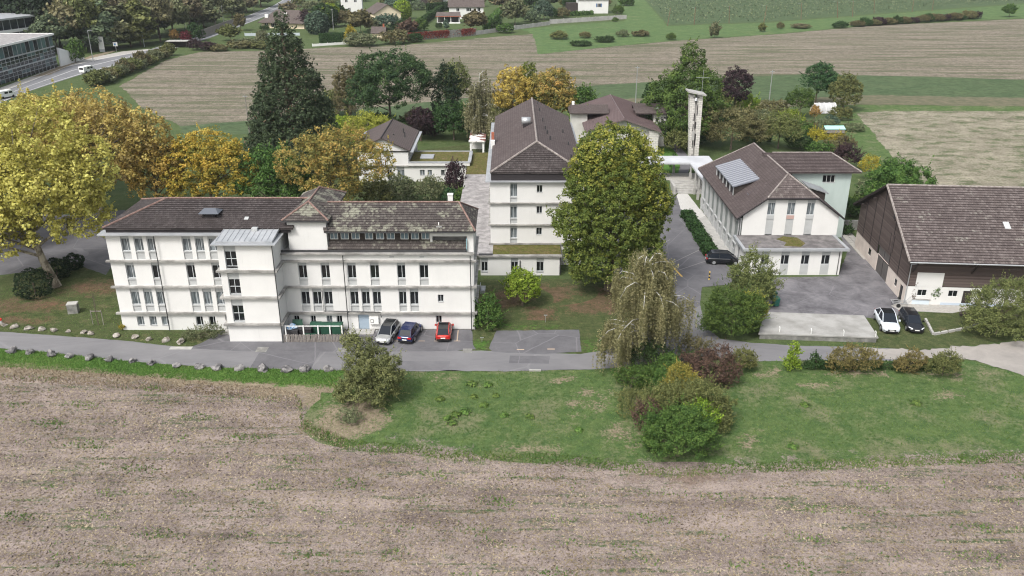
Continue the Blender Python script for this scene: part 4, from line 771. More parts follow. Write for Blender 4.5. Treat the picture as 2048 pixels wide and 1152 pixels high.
mr = roof(HL, [[(38.6, 117.3, 10.0), (49.6, 117.3, 10.0), (46.6, 121.9, 11.7), (36.5, 121.9, 11.7)], [(49.6, 117.3, 10.0), (49.6, 126.8, 10.0), (46.6, 121.9, 11.7)], [(49.6, 126.8, 10), (38.6, 126.8, 10), (36.5, 121.9, 11.7), (46.6, 121.9, 11.7)]], tE, name='wing_roof')
line_part(mr, 'ridge_cap', [(38, 121.9, 11.75), (46.6, 121.9, 11.75)], .11, mRidgeP); line_part(mr, 'ridge_cap', [(49.6, 117.3, 10.05), (46.6, 121.9, 11.75)], .11, mRidgeP)
aw = MB(); AX = 30.35
an = [(ax(a, 520, 103.3) - AX, ax(b, 520, 103.3) - AX) for a, b in ((1522, 1538), (1561.5, 1578), (1602, 1618.5), (1642.5, 1659.5))]
wall(aw, (AX, 103.3, 0), (1, 0), 12.5, 3.5, [(a, b, .05, 3.45) for a, b in an], .15); wall(aw, (42.85, 103.3, 0), (0, 1), 5.2, 3.5); wall(aw, (AX, 108.5, 0), (0, -1), 5.2, 3.5, [(1.2, 2.2, .05, 3.45)], .15); aw.build('annex_wall', mWhite, HL)
for a, b in an: window(HL, AX + a, 103.3, .05, b - a, 3.4, 1.45, 2.75, d=.15, split=.42)
window(HL, AX, 107.3, .05, 1.0, 3.4, .3, 2.6, u=(0, -1), d=.15)
ar = boxp(HL, 'annex_roof', mBitRoof, 30.2, 43.2, 103.15, 108.48, 3.5, 3.72)
for q in ((29.8, 43.6, 102.75, 103.14), (29.8, 30.19, 103.15, 108.4), (43.21, 43.6, 103.15, 108.4)): boxp(ar, 'roof_edge', mZinc, *q, 3.5, 3.8)
MB().prism([(35.5, 104.2), (37.6, 103.9), (38.6, 105.2), (38.2, 107.4), (36.4, 107.9), (35.2, 106.8), (36.2, 105.6)], 3.72, 3.75).build('moss_patch', mMossRoof, ar)
line_part(HL, 'downpipe', [(42.5, 103.2, .1), (42.5, 103.2, 3.5)], .05, mPipe); line_part(HL, 'downpipe', [(30.9, 103.2, .1), (30.9, 103.2, 3.5)], .05, mPipe)

# ------------------------------------------------------------------ barn (its own axes: u along the road front, v towards the back)
BN = thing('barn', 'large dark timber barn with broad brown tiled roof and plastered base', 'barn', (47.35, 94.0, 0), R(-4.5))
def bn(name, mb, mt, par=None): return put(name, mb.mesh(name, mt), par or BN)
m_, nt_, p_, o_ = start('dark_cladding'); p_.inputs['Roughness'].default_value = .85
tc = nt_.nodes.new('ShaderNodeTexCoord'); sx = nd(nt_, 'SeparateXYZ', {0: tc.outputs['Object']})
rw = mth(nt_, 'FLOOR', mth(nt_, 'DIVIDE', sx.outputs[2], .19)); wv2 = nd(nt_, 'TexWhiteNoise', {'W': rw}, noise_dimensions='1D')
n_ = noise(nt_, nd(nt_, 'Mapping', {'Vector': tc.outputs['Object'], 'Scale': (.6, .6, 8)}).outputs[0], 2.0, 5, .7)
t_ = mth(nt_, 'ADD', mth(nt_, 'MULTIPLY', wv2.outputs[0], .45), mth(nt_, 'MULTIPLY', n_, .6))
nt_.links.new(ramp(nt_, t_, [(.2, (.060, .045, .040)), (.8, (.130, .100, .092))]), p_.inputs['Base Color']); bump(nt_, p_, mth(nt_, 'FRACT', mth(nt_, 'DIVIDE', sx.outputs[2], .19)), .6, .03); mClad = m_
D_ = 20.2; RV, RZ, EZ = 9.95, 12.0, 6.0
def gz(v): return EZ + .55 + (min(v, 2 * RV - v)) / (RV + 1.4) * (RZ - EZ)
def vw(mb, u, ops, z0, z1): return wall(mb, (u, D_, z0), (0, -1), D_, z1 - z0, ops, .2)
pb = MB(); bo = [(D_ - 10.9, D_ - 6.6, 0, 2.45), (D_ - 14.6, D_ - 13.4, 1.0, 2.0), (D_ - 3.9, D_ - 3.0, .9, 1.9), (D_ - 2.0, D_ - .9, 0, 1.9)]
vw(pb, 0, bo, 0, 2.45); bn('plaster_flank', pb, mPink)
gb = MB(); cs = [0, .01, 2.2, 5, 7.5, RV, 12.5, 15.5, D_]
gb.face([(-.06, D_, 2.45), (-.06, 11.0, 2.45), (-.06, 11.0, gz(11.0)), (-.06, D_, gz(D_))]); gb.face([(-.06, 6.5, 2.45), (-.06, 0, 2.45), (-.06, 0, gz(0)), (-.06, 6.5, gz(6.5))]); gb.face([(-.06, 11.0, 3.7), (-.06, 6.5, 3.7), (-.06, 6.5, gz(6.5)), (-.06, RV, gz(RV)), (-.06, 11.0, gz(11.0))])
bn('gable_cladding', gb, mClad)
dr = bn('barn_door', MB().box(.08, .16, 6.55, 10.95, 0, 3.7), mat('grey_planks', (.085, .078, .076), .9, (.13, .12, .115), 2, 4, stretch=(3, 3, .4))); bn('door_joint', MB().box(.05, .079, 8.72, 8.78, 0, 3.7), mFascia, dr)
for v in (3.2, 6.4, 11.1, 14.2, 17.4): bn('batten', MB().box(-.11, -.065, v - .05, v + .05, 2.5, gz(v) - .3), mFascia)
hp = bn('loft_hatch', MB().box(-.1, -.065, 6.0, 7.2, 4.3, 6.6), mClad); bn('hatch_edge', MB().box(-.13, -.101, 5.95, 6.03, 4.3, 6.6).box(-.13, -.101, 7.2, 7.28, 4.3, 6.6), mFascia, hp)
for v in (7.0, 5.9): bn('loft_opening', MB().box(-.12, -.065, v, v + .6, 8.4, 9.2), mFascia)
for (v, w, z, h) in ((13.4, 1.2, 1.0, 1.0), (3.0, .9, .9, 1.0)):
    w__ = put('window', MB().box(.06, .12, v, v + w, z, z + h).mesh('window', mFrameW), BN)
    for q in ((v + .1, v + w / 2 - .04), (v + w / 2 + .04, v + w - .1)): bn('pane', MB().box(.03, .055, q[0], q[1], z + .1, z + h - .1), mGlass, w__)
bn('side_door', MB().box(.1, .16, .9, 2.0, 0, 1.9), mGlass)
LN = 34.0
fp = MB(); fo = [(1.4, 2.5, 1.15, 1.95), (5.0, 6.1, 1.15, 1.95), (6.7, 7.75, 0, 1.95), (8.4, 9.5, 1.15, 1.95)]
wall(fp, (0, 0, 0), (1, 0), LN, 2.35, fo, .2); bn('plaster_front', fp, mWhite)
bn('white_patch', MB().box(1.0, 4.1, -.03, .02, 2.36, 4.15), mWhite)
fb = MB(); fb.box(0, LN, .03, .1, 2.36, 6.5); bn('front_cladding', fb, mClad); bn('blue_plinth', MB().box(4.3, 12, -.03, .0, 0, .35), mat('blue_plinth', (.45, .52, .60), .8))
for a in (1.4, 5.0, 8.4):
    w__ = put('window', MB().box(0, 1.1, .1, .16, 0, .8).mesh('window', mFrameW), BN, (a, 0, 1.15)); put('pane', MB().box(.06, .52, .07, .099, .06, .74).mesh('pane', mGlass), w__); put('pane', MB().box(.58, 1.04, .07, .099, .06, .74).mesh('pane', mGlass), w__)
bn('front_door', MB().box(6.72, 7.73, .1, .16, 0, 1.93), mDarkWood)
for a in (.4, 7.2, 14.5): bn('eave_brace', MB().tube([(a, 0, 4.2), (a, -1.1, 5.75)], .1, 4), mDarkWood)
def broof(nm, faces, mt):
    L0 = BN.location.copy(); BN.location = (0, 0, 0); o = roof(BN, faces, mt, .42, .06, nm, .2); BN.location = L0; return o
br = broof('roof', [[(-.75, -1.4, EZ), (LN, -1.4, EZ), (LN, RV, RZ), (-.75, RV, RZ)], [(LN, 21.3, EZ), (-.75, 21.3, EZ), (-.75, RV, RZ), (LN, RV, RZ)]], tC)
bn('ridge_cap', MB().tube([(-.75, RV, RZ + .05), (LN, RV, RZ + .05)], .14, 6), mRidgeP, br)
for k, q in enumerate(([(-.72, -1.4, EZ + .02), (-.72, RV, RZ + .02)], [(-.72, 21.3, EZ), (-.72, RV, RZ)])): bn('verge', MB().tube(q, .13, 5), mRidgeP if k == 0 else mDarkWood, br)
bn('gutter', MB().tube([(-.7, -1.48, EZ - .08), (LN, -1.48, EZ - .08)], .09, 6), mSteel); bn('soffit', MB().face([(-.7, 21.2, EZ - .25), (-.06, 21.2, EZ - .25), (-.06, RV, RZ - .25), (-.7, RV, RZ - .25)]), mDarkWood)
for v in (1.5, 5.5, 14, 18): bn('rafter_end', MB().box(-.7, 0, v - .1, v + .1, gz(v) - .75, gz(v) - .5), mDarkWood)
bn('skylight', MB().solid([(11.6, 3.6, EZ + (5.0) / 11.35 * 6 + .08), (12.3, 3.6, EZ + 5.0 / 11.35 * 6 + .08), (12.3, 4.6, EZ + 6.0 / 11.35 * 6 + .08), (11.6, 4.6, EZ + 6.0 / 11.35 * 6 + .08)], (0, 0, -.1)), mPanel, br)
cb = bn('chimney', MB().box(13.9, 14.9, 3.2, 4.2, 8.0, 11.2), mPanel); bn('chimney_cap', MB().box(13.8, 15.0, 3.1, 4.3, 11.2, 11.35), mConc, cb)
bn('downpipe', MB().tube([(1.0, -1.4, 5.85), (.05, -.12, 5.2), (.05, -.12, .1)], .06, 6), mSteel)
bpy.context.view_layer.update()
# ------------------------------------------------------------------ offices beyond the main road
mGl1 = mat('office_glass_teal', (0.085, 0.150, 0.155), .08, (0.045, 0.075, 0.085), .25, 2, spec=.5); mGl2 = mat('office_glass_dark', (0.018, 0.024, 0.030), .06, spec=.5); mMull = mat('aluminium_mullion', (.42, .44, .46), .4, metal=.4)
OF = thing('glass_office', 'low glass-fronted office with flat grey roof beside the main road', 'office', (-148, 262, 0))
MB().box(-176, -148.25, 216, 283.4, 0, 10.2).build('core', mFascia, OF); boxp(OF, 'roof', mGravRoof, -177, -147.9, 215.5, 283.9, 10.2, 10.45); boxp(OF, 'roof_rim', mPaint, -147.88, -147.6, 215.5, 284.1, 10.0, 10.6); boxp(OF, 'roof_rim', mPaint, -177, -147.9, 283.91, 284.2, 10.0, 10.6)
PN = {}
fr_ = MB(); rows = [(.2, 1.15), (1.25, 2.2), (2.3, 3.2), (3.6, 4.5), (4.6, 5.45), (5.55, 6.4), (6.9, 9.9)]
for k in range(20):
    y_ = 283.4 - (k + 1) * 2.4
    fr_.box(-148.1, -147.98, y_ - .06, y_ + .06, 0, 10)
    for j, (za, zb_) in enumerate(rows):
        q = rng.random(); mt = mGl1 if (j == 6 and q < .6) or q < .18 else mGl2; key = (j, mt.name)
        if key not in PN: PN[key] = MB().box(-.02, .02, .07, 2.33, za, zb_).mesh('pane', mt)
        put('pane', PN[key], OF, (-.1, y_ - 262, 0))
for za, zb_ in rows: fr_.box(-148.08, -147.99, 235, 283.4, zb_ + .0, zb_ + .1)
for z in (3.25, 6.45): fr_.box(-148.1, -147.9, 235, 283.5, z, z + .35)
fr_.build('curtain_wall_frame', mMull, OF); OF.children[-1]['kind'] = 'stuff'
MB().tube([(-160, 262, 10.45), (-160, 262, 10.6), (-160, 262, 10.75)], [1.2, 1.1, .5], 14).build('roof_dome', mPaint, OF)
RW = thing('ramp_wall', 'pale wedge-shaped concrete ramp wall at the end of the glass office', 'wall', (-148, 290, 0)); MB().solid([(-147.5, 284.6, 0), (-147.5, 301, 0), (-147.5, 300.5, 1.5), (-147.5, 284.6, 6.0)], (-.5, 0, 0)).build('panel', mPaint, RW)
a2 = np.array(g(-60, 45, 13.3)); b2 = np.array(g(83, 28, 13.3)); ud = (b2 - a2) / np.linalg.norm(b2 - a2); ang = math.atan2(ud[1], ud[0]); L2 = float(np.linalg.norm(b2 - a2))
OB = thing('ribbon_window_office', 'office with long ribbon windows and pale slab edges behind the glass office', 'office', (a2[0], a2[1], 0), ang)
def lob(par, name, mt, *b): return put(name, MB().box(*b).mesh(name, mt), par)
lob(OB, 'core', mFascia, 0, L2, .3, 30, 0, 12.8); lob(OB, 'roof', mZinc, -1, L2 + 1.2, -1.2, 31, 12.8, 13.4); lob(OB, 'slab_edge', mPaint, 0, L2 + 2, -1.2, .0, 8.6, 9.5); lob(OB, 'slab_edge', mPaint, 0, L2 + 2, -1.2, .0, 4.2, 5.1)
pm = MB().box(.1, 3.1, .1, .2, 9.6, 12.7).mesh('pane', mGl2); pm2 = MB().box(.1, 3.1, .1, .2, 5.2, 8.5).mesh('pane', mGl2); mm = MB().box(-.08, .08, .0, .22, 5.1, 12.8).mesh('mullion', mMull)
for k in range(int(L2 / 3.2)):
    put('pane', pm, OB, (k * 3.2, 0, 0)); put('pane', pm2, OB, (k * 3.2, 0, 0)); put('mullion', mm, OB, (k * 3.2, 0, 0))
OT = thing('striped_tower_block', 'tall block with narrow vertical white and blue strips in the far corner', 'office', (-225, 395, 0)); t0 = g(-60, 28, 9)
lob(OT, 'core', mat('navy_cladding', (.03, .045, .10), .4), -40, 9, 0, 30, 0, 34)
fn = MB().box(0, 1.0, -.25, -.01, 0, 34).mesh('fin', mat('pale_blue_fin', (.55, .63, .70), .5))
for k in range(24): put('fin', fn, OT, (-40 + k * 2.0 + rng.uniform(-.4, .4), 0, rng.choice([0, 0, 4])), sc=(rng.uniform(.5, 1.5), 1, 1))

# ------------------------------------------------------------------ village houses
def house(name, label, c, rot, w, d, h, rh, wm, rm, wins=(), over=.6, cat='house', hip=False, chims=(), base=0.0):
    """local axes: front wall on y=0 facing -y, ridge along x (hip or gable ends)"""
    H_ = thing(name, label, cat, (c[0], c[1], base), rot)
    mb = MB(); ops = [(u - q / 2 + w / 2, u + q / 2 + w / 2, z, z + hh) for u, z, q, hh in wins]
    wall(mb, (-w / 2, 0, 0), (1, 0), w, h, ops, .15); wall(mb, (w / 2, 0, 0), (0, 1), d, h); wall(mb, (-w / 2, d, 0), (0, -1), d, h); wall(mb, (w / 2, d, 0), (-1, 0), w, h)
    if not hip: mb.face([(w / 2, 0, h), (w / 2, d, h), (w / 2, d / 2, h + rh)]); mb.face([(-w / 2, d, h), (-w / 2, 0, h), (-w / 2, d / 2, h + rh)])
    put('wall', mb.mesh('wall', wm), H_)
    a, b, e = w / 2 + over, over, (d / 2 if hip else 0); zo = h - over * rh / (d / 2) * .9
    ra, rb = (-a + e, d / 2, h + rh + .1), (a - e, d / 2, h + rh + .1)
    F_ = [[(-a, -b, zo), (a, -b, zo), rb, ra], [(a, d + b, zo), (-a, d + b, zo), ra, rb]]
    if hip: F_ += [[(a, -b, zo), (a, d + b, zo), rb], [(-a, d + b, zo), (-a, -b, zo), ra]]
    L0 = H_.location.copy(); H_.location = (0, 0, 0); r__ = roof(H_, F_, rm, .5, .04); H_.location = L0
    for u, z, q, hh in wins:
        wo_ = put('window', MB().box(0, q, .05, .1, 0, hh).mesh('window', mFrameW), H_, (u - q / 2, 0, z))
        n = 2 if q < 1.8 else 3
        for k in range(n): put('pane', MB().box(q * k / n + .06, q * (k + 1) / n - .06, .02, .049, .06, hh - .06).mesh('pane', mGlass), wo_)
    for u, v, z, s_ in chims: put('chimney', MB().box(u - s_, u + s_, v - s_ * .7, v + s_ * .7, h, h + z).mesh('chimney', mPaint if s_ > .4 else mRed), H_)
    return H_
tF = m_tiles('tiles_far', (0.085, 0.068, 0.062), (0.11, 0.09, 0.082), (0.145, 0.12, 0.11), line=.2, tw=.5, th=.5)
house('cream_house', 'cream house with brown gabled roof among garden shrubs', g(741, 47), R(28) - R(90), 13, 13, 5.2, 3.6, mCream, tF)
for u, z in ((-2.6, 1.4), (2.8, 1.2)):
    p_ = bpy.data.objects['cream_house']; put('window', MB().box(-.03, .03, 6.5 + u - .8, 6.5 + u + .8, z, z + 1.9).mesh('window', mFrameW), p_, (-6.55, 0, 0)); put('pane', MB().box(-.06, -.031, 6.5 + u - .65, 6.5 + u + .65, z + .15, z + 1.75).mesh('pane', mGlass), p_.children[-1])
house('bungalow', 'long low bungalow with hipped grey-brown roof beside the main road', g(566, 57), R(-14), 21, 12, 3.2, 4.2, mCream, tF, [(-8, .8, 1.6, 1.8), (-4.5, .3, 2.4, 2.4)], hip=True, chims=[(-8.5, 2, 2.6, .8), (0, 4, 3.4, .55)], over=1.2)
WHs = house('white_villa', 'white two-storey house with grey-brown roof behind the veranda', g(933, 38), R(4), 17, 10, 6.0, 3.0, mWhite, tF, [(-4.2, 3.6, 1.5, 1.6), (1.2, 3.6, 2.4, 1.6), (6.2, 3.6, 1.4, 1.8), (-1.0, .7, 1.2, 1.2), (2.0, .2, 2.2, 1.9), (5.0, .7, 1.2, 1.2)])
VE = thing('garden_veranda', 'open garden veranda with grey roof and white posts in front of the white house', 'veranda', (*g(897, 47), 0), R(3))
put('roof', MB().solid([(-6, -.4, 3.3), (6, -.4, 3.3), (5.6, 5, 4.8), (-5.6, 5, 4.8)], (0, 0, -.2)).mesh('roof', tF), VE); put('fascia', MB().box(-6, 6, -.5, -.42, 3.05, 3.35).mesh('fascia', mRed), VE)
for x in (-5.4, -2, 1, 4.9): put('post', MB().box(x, x + .3, 0, .3, 0, 3.2).mesh('post', mPaint), VE)
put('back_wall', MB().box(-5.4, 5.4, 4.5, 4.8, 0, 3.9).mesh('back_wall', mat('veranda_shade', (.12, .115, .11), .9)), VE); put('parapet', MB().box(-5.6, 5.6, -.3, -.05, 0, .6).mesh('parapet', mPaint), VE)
for k, (tx, ty) in enumerate(((-2.5, 2), (2.6, 2.2))):
    o_ = thing('garden_table', ['round garden table on the left of the veranda', 'round garden table on the right of the veranda'][k], 'table', (g(897, 47)[0] + tx, g(897, 47)[1] + ty, 0)); MB().tube([(o_.location.x, o_.location.y, .7), (o_.location.x, o_.location.y, .76)], .8, 10).build('table_top', mFascia, o_); MB().tube([(o_.location.x, o_.location.y, 0), (o_.location.x, o_.location.y, .7)], .08, 6).build('leg', mFascia, o_)
house('white_block_house', 'plain white rendered house behind the cream house', g(704, 27), R(6), 11, 9, 9.5, 2.5, mWhite, tF, [(-2.5, 5.6, 1.3, 1.7), (2.2, 5.6, 1.3, 1.7), (-1.2, 1.2, 1.3, 1.7)])
house('white_garden_house', 'white house with blue-shuttered window beside the bright green field', g(1186, 27), R(3), 16, 9, 7.5, 3, mWhite, tF, [(3.2, 3.2, 2.0, 1.8)])
p_ = bpy.data.objects['white_garden_house']
for x in (1.75, 4.25): put('shutter', MB().box(x - .3, x + .3, -.1, -.02, 3.2, 5.0).mesh('shutter', mat('blue_shutter', (.10, .16, .30), .6)), p_)
put('lean_to', MB().box(-14, -8.2, .5, 6, 0, 5.2).mesh('lean_to', mDarkWood), p_)
house('garden_shed', 'small cream garden shed with brown roof and brick chimney', g(757, 77), R(-4), 5.0, 4, 2.6, 1.8, mCream, tF, chims=[(2.0, 2, 3.0, .35)], cat='shed')
house('dark_house', 'dark timber house with grey roof at the top edge of the village', g(862, 12), R(2), 14, 9, 5, 3, mDarkWood, tF, [(2, 2.5, 1.2, 1.4)])
house('white_cottage', 'white cottage at the top edge beside the dark timber house', g(905, 10), R(2), 12, 9, 6, 3, mWhite, tF, [(2, 2.5, 1.2, 1.4)])
CPt = thing('carport', 'small flat-roofed carport by the roadside hedge', 'carport', (*g(354, 96), 0)); lob(CPt, 'roof', mConc, -4, 4, 0, 4, 2.3, 2.5)
for x in (-3.7, 3.5): lob(CPt, 'post', mDarkWood, x, x + .2, .2, .4, 0, 2.3)
lob(CPt, 'back_wall', mDarkWood, -3.8, 3.8, 3.6, 3.8, 0, 2.3)
# garden walls: panels between posts
def panel_wall(name, label, pa, pb, h, mt, n, posts=True):
    a, b = np.array(g(*pa)), np.array(g(*pb)); L = float(np.linalg.norm(b - a)); t = thing(name, label, 'wall', (a[0], a[1], 0), math.atan2(b[1] - a[1], b[0] - a[0])); s_ = L / n
    pmesh = MB().box(.14, s_ - .02, -.08, .08, 0, h).mesh('panel', mt); qm = MB().box(-.1, .12, -.14, .14, 0, h + .15).mesh('post', mt)
    for k in range(n): put('panel', pmesh, t, (k * s_, 0, 0)); put('post', qm, t, (k * s_, 0, 0))
    return t
mWallC = mat('stained_concrete', (.44, .43, .41), .9, (.30, .29, .28), .6, 6)
panel_wall('garden_wall', 'stained white concrete panel wall below the white garden house', (1100, 48), (1253, 38), 2.0, mWallC, 12)
panel_wall('garden_wall', 'low stained concrete wall between the ivy wall and the panel wall', (952, 70), (1100, 50), 1.7, mWallC, 8)
panel_wall('ivy_wall', 'long grey garden wall overgrown with red creeper', (815, 82), (952, 71), 3.0, mConcD, 9)
panel_wall('retaining_wall', 'pale blue-grey double garden wall below the bungalow', (490, 72), (600, 71), 1.1, mat('pale_blue_wall', (.42, .47, .50), .9), 8)
panel_wall('low_wall', 'low white wall under the tall clipped hedge', (625, 93), (700, 88), .9, mPaint, 5)
panel_wall('noise_barrier', 'timber noise barrier along the main road beside the gardens', (400, 78), (478, 48), 3.2, mWood, 10)
# street furniture along the main road
def pole_thing(name, label, cat, p, h, r, mt, group=None):
    t = thing(name, label, cat, (p[0], p[1], 0), group=group); put('mast', MB().tube([(0, 0, 0), (0, 0, h)], [r, r * .6], 7).mesh('mast', mt), t); return t
for k, p in enumerate([(187, 125), (289, 94), (371, 60), (447, 43), (507, 22)]):
    t = pole_thing('street_lamp', f'tall grey street lamp beside the main road, {ORD[k]} of the row', 'street lamp', g(*p), 10.4, .13, mSteel, 'street lamps along the main road'); put('arm', MB().tube([(0, 0, 10.3), (.9, 0, 10.5)], .06, 5).mesh('arm', mSteel), t); put('lamp_head', MB().box(.7, 1.6, -.15, .15, 10.42, 10.56).mesh('lamp_head', mSteel), t)
for lab, p, h in (('slim wooden utility pole at the field edge left of the sequoia', (499, 266), 8.5), ('slim utility pole standing behind the chapel roof', (1271, 207), 9.5), ('slim utility pole behind the allotment trees', (1537, 212), 9.0), ('thin pole between the clipped garden bushes', (667, 60), 9.0)):
    t = pole_thing('utility_pole', lab, 'pole', g(*p), h, .14, mWood if 'wooden' in lab else mSteel); put('insulator', MB().box(-.5, .5, -.06, .06, h - .5, h - .35).mesh('insulator', mSteel), t)
BB = thing('billboard', 'grey billboard seen from behind at the edge of the wood', 'billboard', (*g(386, 58), 0), R(8)); lob(BB, 'panel', mat('billboard_grey', (.20, .21, .23), .7), -2.9, 2.9, 0, .2, 3.2, 9.0)
for x in (-2.3, -.8, .8, 2.3): lob(BB, 'post', mSteel, x - .1, x + .1, .2, .4, 0, 9)
for z in (4.2, 6, 7.8): lob(BB, 'batten', mSteel, -2.9, 2.9, -.08, -.005, z, z + .12)
PY = thing('sign_pylon', 'white upright sign pylon beside the main road', 'sign', (*g(205, 104), 0), R(10)); lob(PY, 'panel', mPaint, -.9, .9, 0, .3, 1.0, 5.4); lob(PY, 'foot', mMull, -.9, .9, .03, .27, 0, 1.0); lob(PY, 'print', mMull, -.5, .5, -.02, -.003, 3.6, 4.3)
RS = thing('road_sign', 'white road sign with two panels by the junction', 'sign', (*g(233, 103), 0)); lob(RS, 'post', mSteel, -.06, .06, 0, .1, 0, 3.4); lob(RS, 'panel', mPaint, -.8, .8, -.05, -.005, 1.9, 3.3); lob(RS, 'arrow', mat('sign_blue', (.12, .25, .45), .5), -.5, .2, -.07, -.052, 2.2, 2.9)
GH = thing('greenhouse', 'small arched plastic greenhouse in the allotment', 'greenhouse', (*g(1646, 226), 0.2), R(4))
gp = MB(); n_ = 10
for k in range(n_):
    a, b = math.pi * k / n_, math.pi * (k + 1) / n_; gp.face([(-2.6, -1.6 * math.cos(a), 2.3 * math.sin(a)), (-2.6, -1.6 * math.cos(b), 2.3 * math.sin(b)), (2.6, -1.6 * math.cos(b), 2.3 * math.sin(b)), (2.6, -1.6 * math.cos(a), 2.3 * math.sin(a))][::-1])
gp.face([(2.6, -1.6 * math.cos(math.pi * k / n_), 2.3 * math.sin(math.pi * k / n_)) for k in range(n_ + 1)]); gp.face([(-2.6, -1.6 * math.cos(math.pi * k / n_), 2.3 * math.sin(math.pi * k / n_)) for k in range(n_, -1, -1)]); put('film', gp.mesh('film', mat('greenhouse_film', (.50, .50, .50), .3, (.38, .38, .39), 1.2, 3)), GH)
for x in (-2.6, -1.3, 0, 1.3, 2.6): put('hoop', MB().tube([(x, -1.63 * math.cos(math.pi * k / 8), 2.34 * math.sin(math.pi * k / 8)) for k in range(9)], .07, 5).mesh('hoop', mPaint), GH)
CF = thing('cold_frame', 'pale turquoise cold frame among the yellow allotment plants', 'cold frame', (*g(1668, 268), .3)); put('lid', MB().solid([(-2.2, -.6, .9), (2.2, -.6, .9), (2.2, .8, 1.4), (-2.2, .8, 1.4)], (0, 0, -.08)).mesh('lid', mat('turquoise_sheet', (.35, .62, .58), .4)), CF); lob(CF, 'box', mWood, -2.1, 2.1, -.5, .7, 0, .85)
# ------------------------------------------------------------------ vehicles (local axes: x forward, z up)
def lerp(xs, ys, x): return float(np.interp(x, xs, ys))
def car(label, loc, head, L, W_, H_, paint, kind='suv', roofm=None, belt=.60, cat='car', scale=1.0):
    t = thing('parked_car', label, cat, (loc[0], loc[1], .05), head, None)
    nose = {'suv': (.62, .74), 'hatch': (.58, .70), 'coupe': (.60, .72), 'wagon': (.56, .66)}[kind]
    zb = H_ * belt; h2, w2 = L / 2, W_ / 2
    bx = [-h2, -h2 + .12, -h2 + .5, -.25 * L, .18 * L, .30 * L, h2 - .35, h2 - .08, h2]
    bz = [zb * .80, zb * .98, zb, zb, zb * .97, zb * .93, zb * nose[1] / .74 * .84, zb * .70, zb * .58]
    ww = [w2 * .80, w2 * .90, w2 * .97, w2, w2, w2, w2 * .95, w2 * .84, w2 * .70]
    xs = np.linspace(-h2, h2, 30); V = []; F = []; m = 11
    for x in xs:
        z1, w = lerp(bx, bz, x), lerp(bx, ww, x); z0 = .22 + .12 * max(0, abs(x) / h2 - .8) * 5 * .4
        pr = [(w * .90, z0), (w * .99, z0 + .18), (w, z1 * .62), (w * .97, z1 * .86), (w * .90, z1 * .97), (w * .5, z1 + .025)]
        V += [(x, a, b) for a, b in pr] + [(x, -a, b) for a, b in pr[::-1][0:]]
    k_ = 12; F = [(i * k_ + j, i * k_ + j + 1, (i + 1) * k_ + j + 1, (i + 1) * k_ + j) for i in range(len(xs) - 1) for j in range(k_ - 1)]
    F += [tuple(range(k_))[::-1]]; F2 = [tuple((len(xs) - 1) * k_ + j for j in range(k_))]
    me = bpy.data.meshes.new('body'); me.from_pydata(V, [], F + F2); me.materials.append(paint); me.polygons.foreach_set('use_smooth', [True] * (len(F) - 1) + [False, False]); me.update(); put('body', me, t)
    # cabin
    rb, rf_ = {'suv': (-.46, .30), 'hatch': (-.46, .29), 'coupe': (-.44, .28), 'wagon': (-.47, .29)}[kind]
    tb_, tf = {'suv': (-.36, .10), 'hatch': (-.34, .08), 'coupe': (-.22, .08), 'wagon': (-.40, .08)}[kind]
    cxs = [rb * L, tb_ * L, tb_ * .4 * L, tf * L, rf_ * L]
    zr = [zb - .02, H_ * .965, H_, H_ * .985, zb * .93 - .02]; wb = [w2 * .84, w2 * .86, w2 * .88, w2 * .88, w2 * .84]; wt = [w2 * .78, w2 * .66, w2 * .68, w2 * .66, w2 * .80]
    V = []
    for x, z, b, a in zip(cxs, zr, wb, wt): zbb = lerp(bx, bz, x) - .03; V += [(x, b, zbb), (x, a, max(z, zbb + .01)), (x, -a, max(z, zbb + .01)), (x, -b, zbb)]
    F = []
    for i in range(4): o = i * 4; F += [(o, o + 1, o + 5, o + 4), (o + 1, o + 2, o + 6, o + 5), (o + 2, o + 3, o + 7, o + 6)]
    me = bpy.data.meshes.new('cabin_glass'); me.from_pydata(V, [], [f[::-1] for f in F]); me.materials.append(mCarGlass); me.update(); put('cabin_glass', me, t)
    # windscreen reflects the sky; roof and pillars painted
    rm_ = MB(); e = .025
    P = lambda i, j, dz=e: (V[i * 4 + j][0], V[i * 4 + j][1], V[i * 4 + j][2] + dz)
    rm_.solid([P(1, 2), P(2, 2), P(2, 1), P(1, 1)], (0, 0, -.05)).solid([P(2, 2), P(3, 2), P(3, 1), P(2, 1)], (0, 0, -.05)); put('roof', rm_.mesh('roof', roofm or paint), t)
    for j in (1, 2):
        s_ = 1 if j == 1 else -1
        for q in ([P(1, j, .01), P(2, j, .01), P(3, j, .01)], [P(3, j, .0), P(4, j, .03)], [P(1, j, .0), P(0, j, .03)], [(V[8 + (0 if j == 1 else 3)][0], V[8 + (0 if j == 1 else 3)][1], V[8][2]), P(2, j, 0)]):
            put('pillar', MB().tube(q, .045, 5).mesh('pillar', paint), t)
    wr = .34 if H_ > 1.5 else .32
    ty = MB().tube([(0, -.11, 0), (0, .11, 0)], wr, 18).mesh('wheel', mRubber); rm2 = MB().tube([(0, -.125, 0), (0, .125, 0)], wr * .66, 12).mesh('rim', mSteel); arch = MB().tube([(0, -.06, 0), (0, .06, 0)], wr + .07, 18).mesh('wheel_arch', mBlack)
    for x in (-.29 * L, .31 * L):
        for s_ in (-1, 1):
            w__ = put('wheel', ty, t, (x, s_ * (w2 - .09), wr)); put('rim', rm2, w__); put('wheel_arch', arch, t, (x, s_ * (w2 - .045), wr + .03))
    xf = h2 - .10
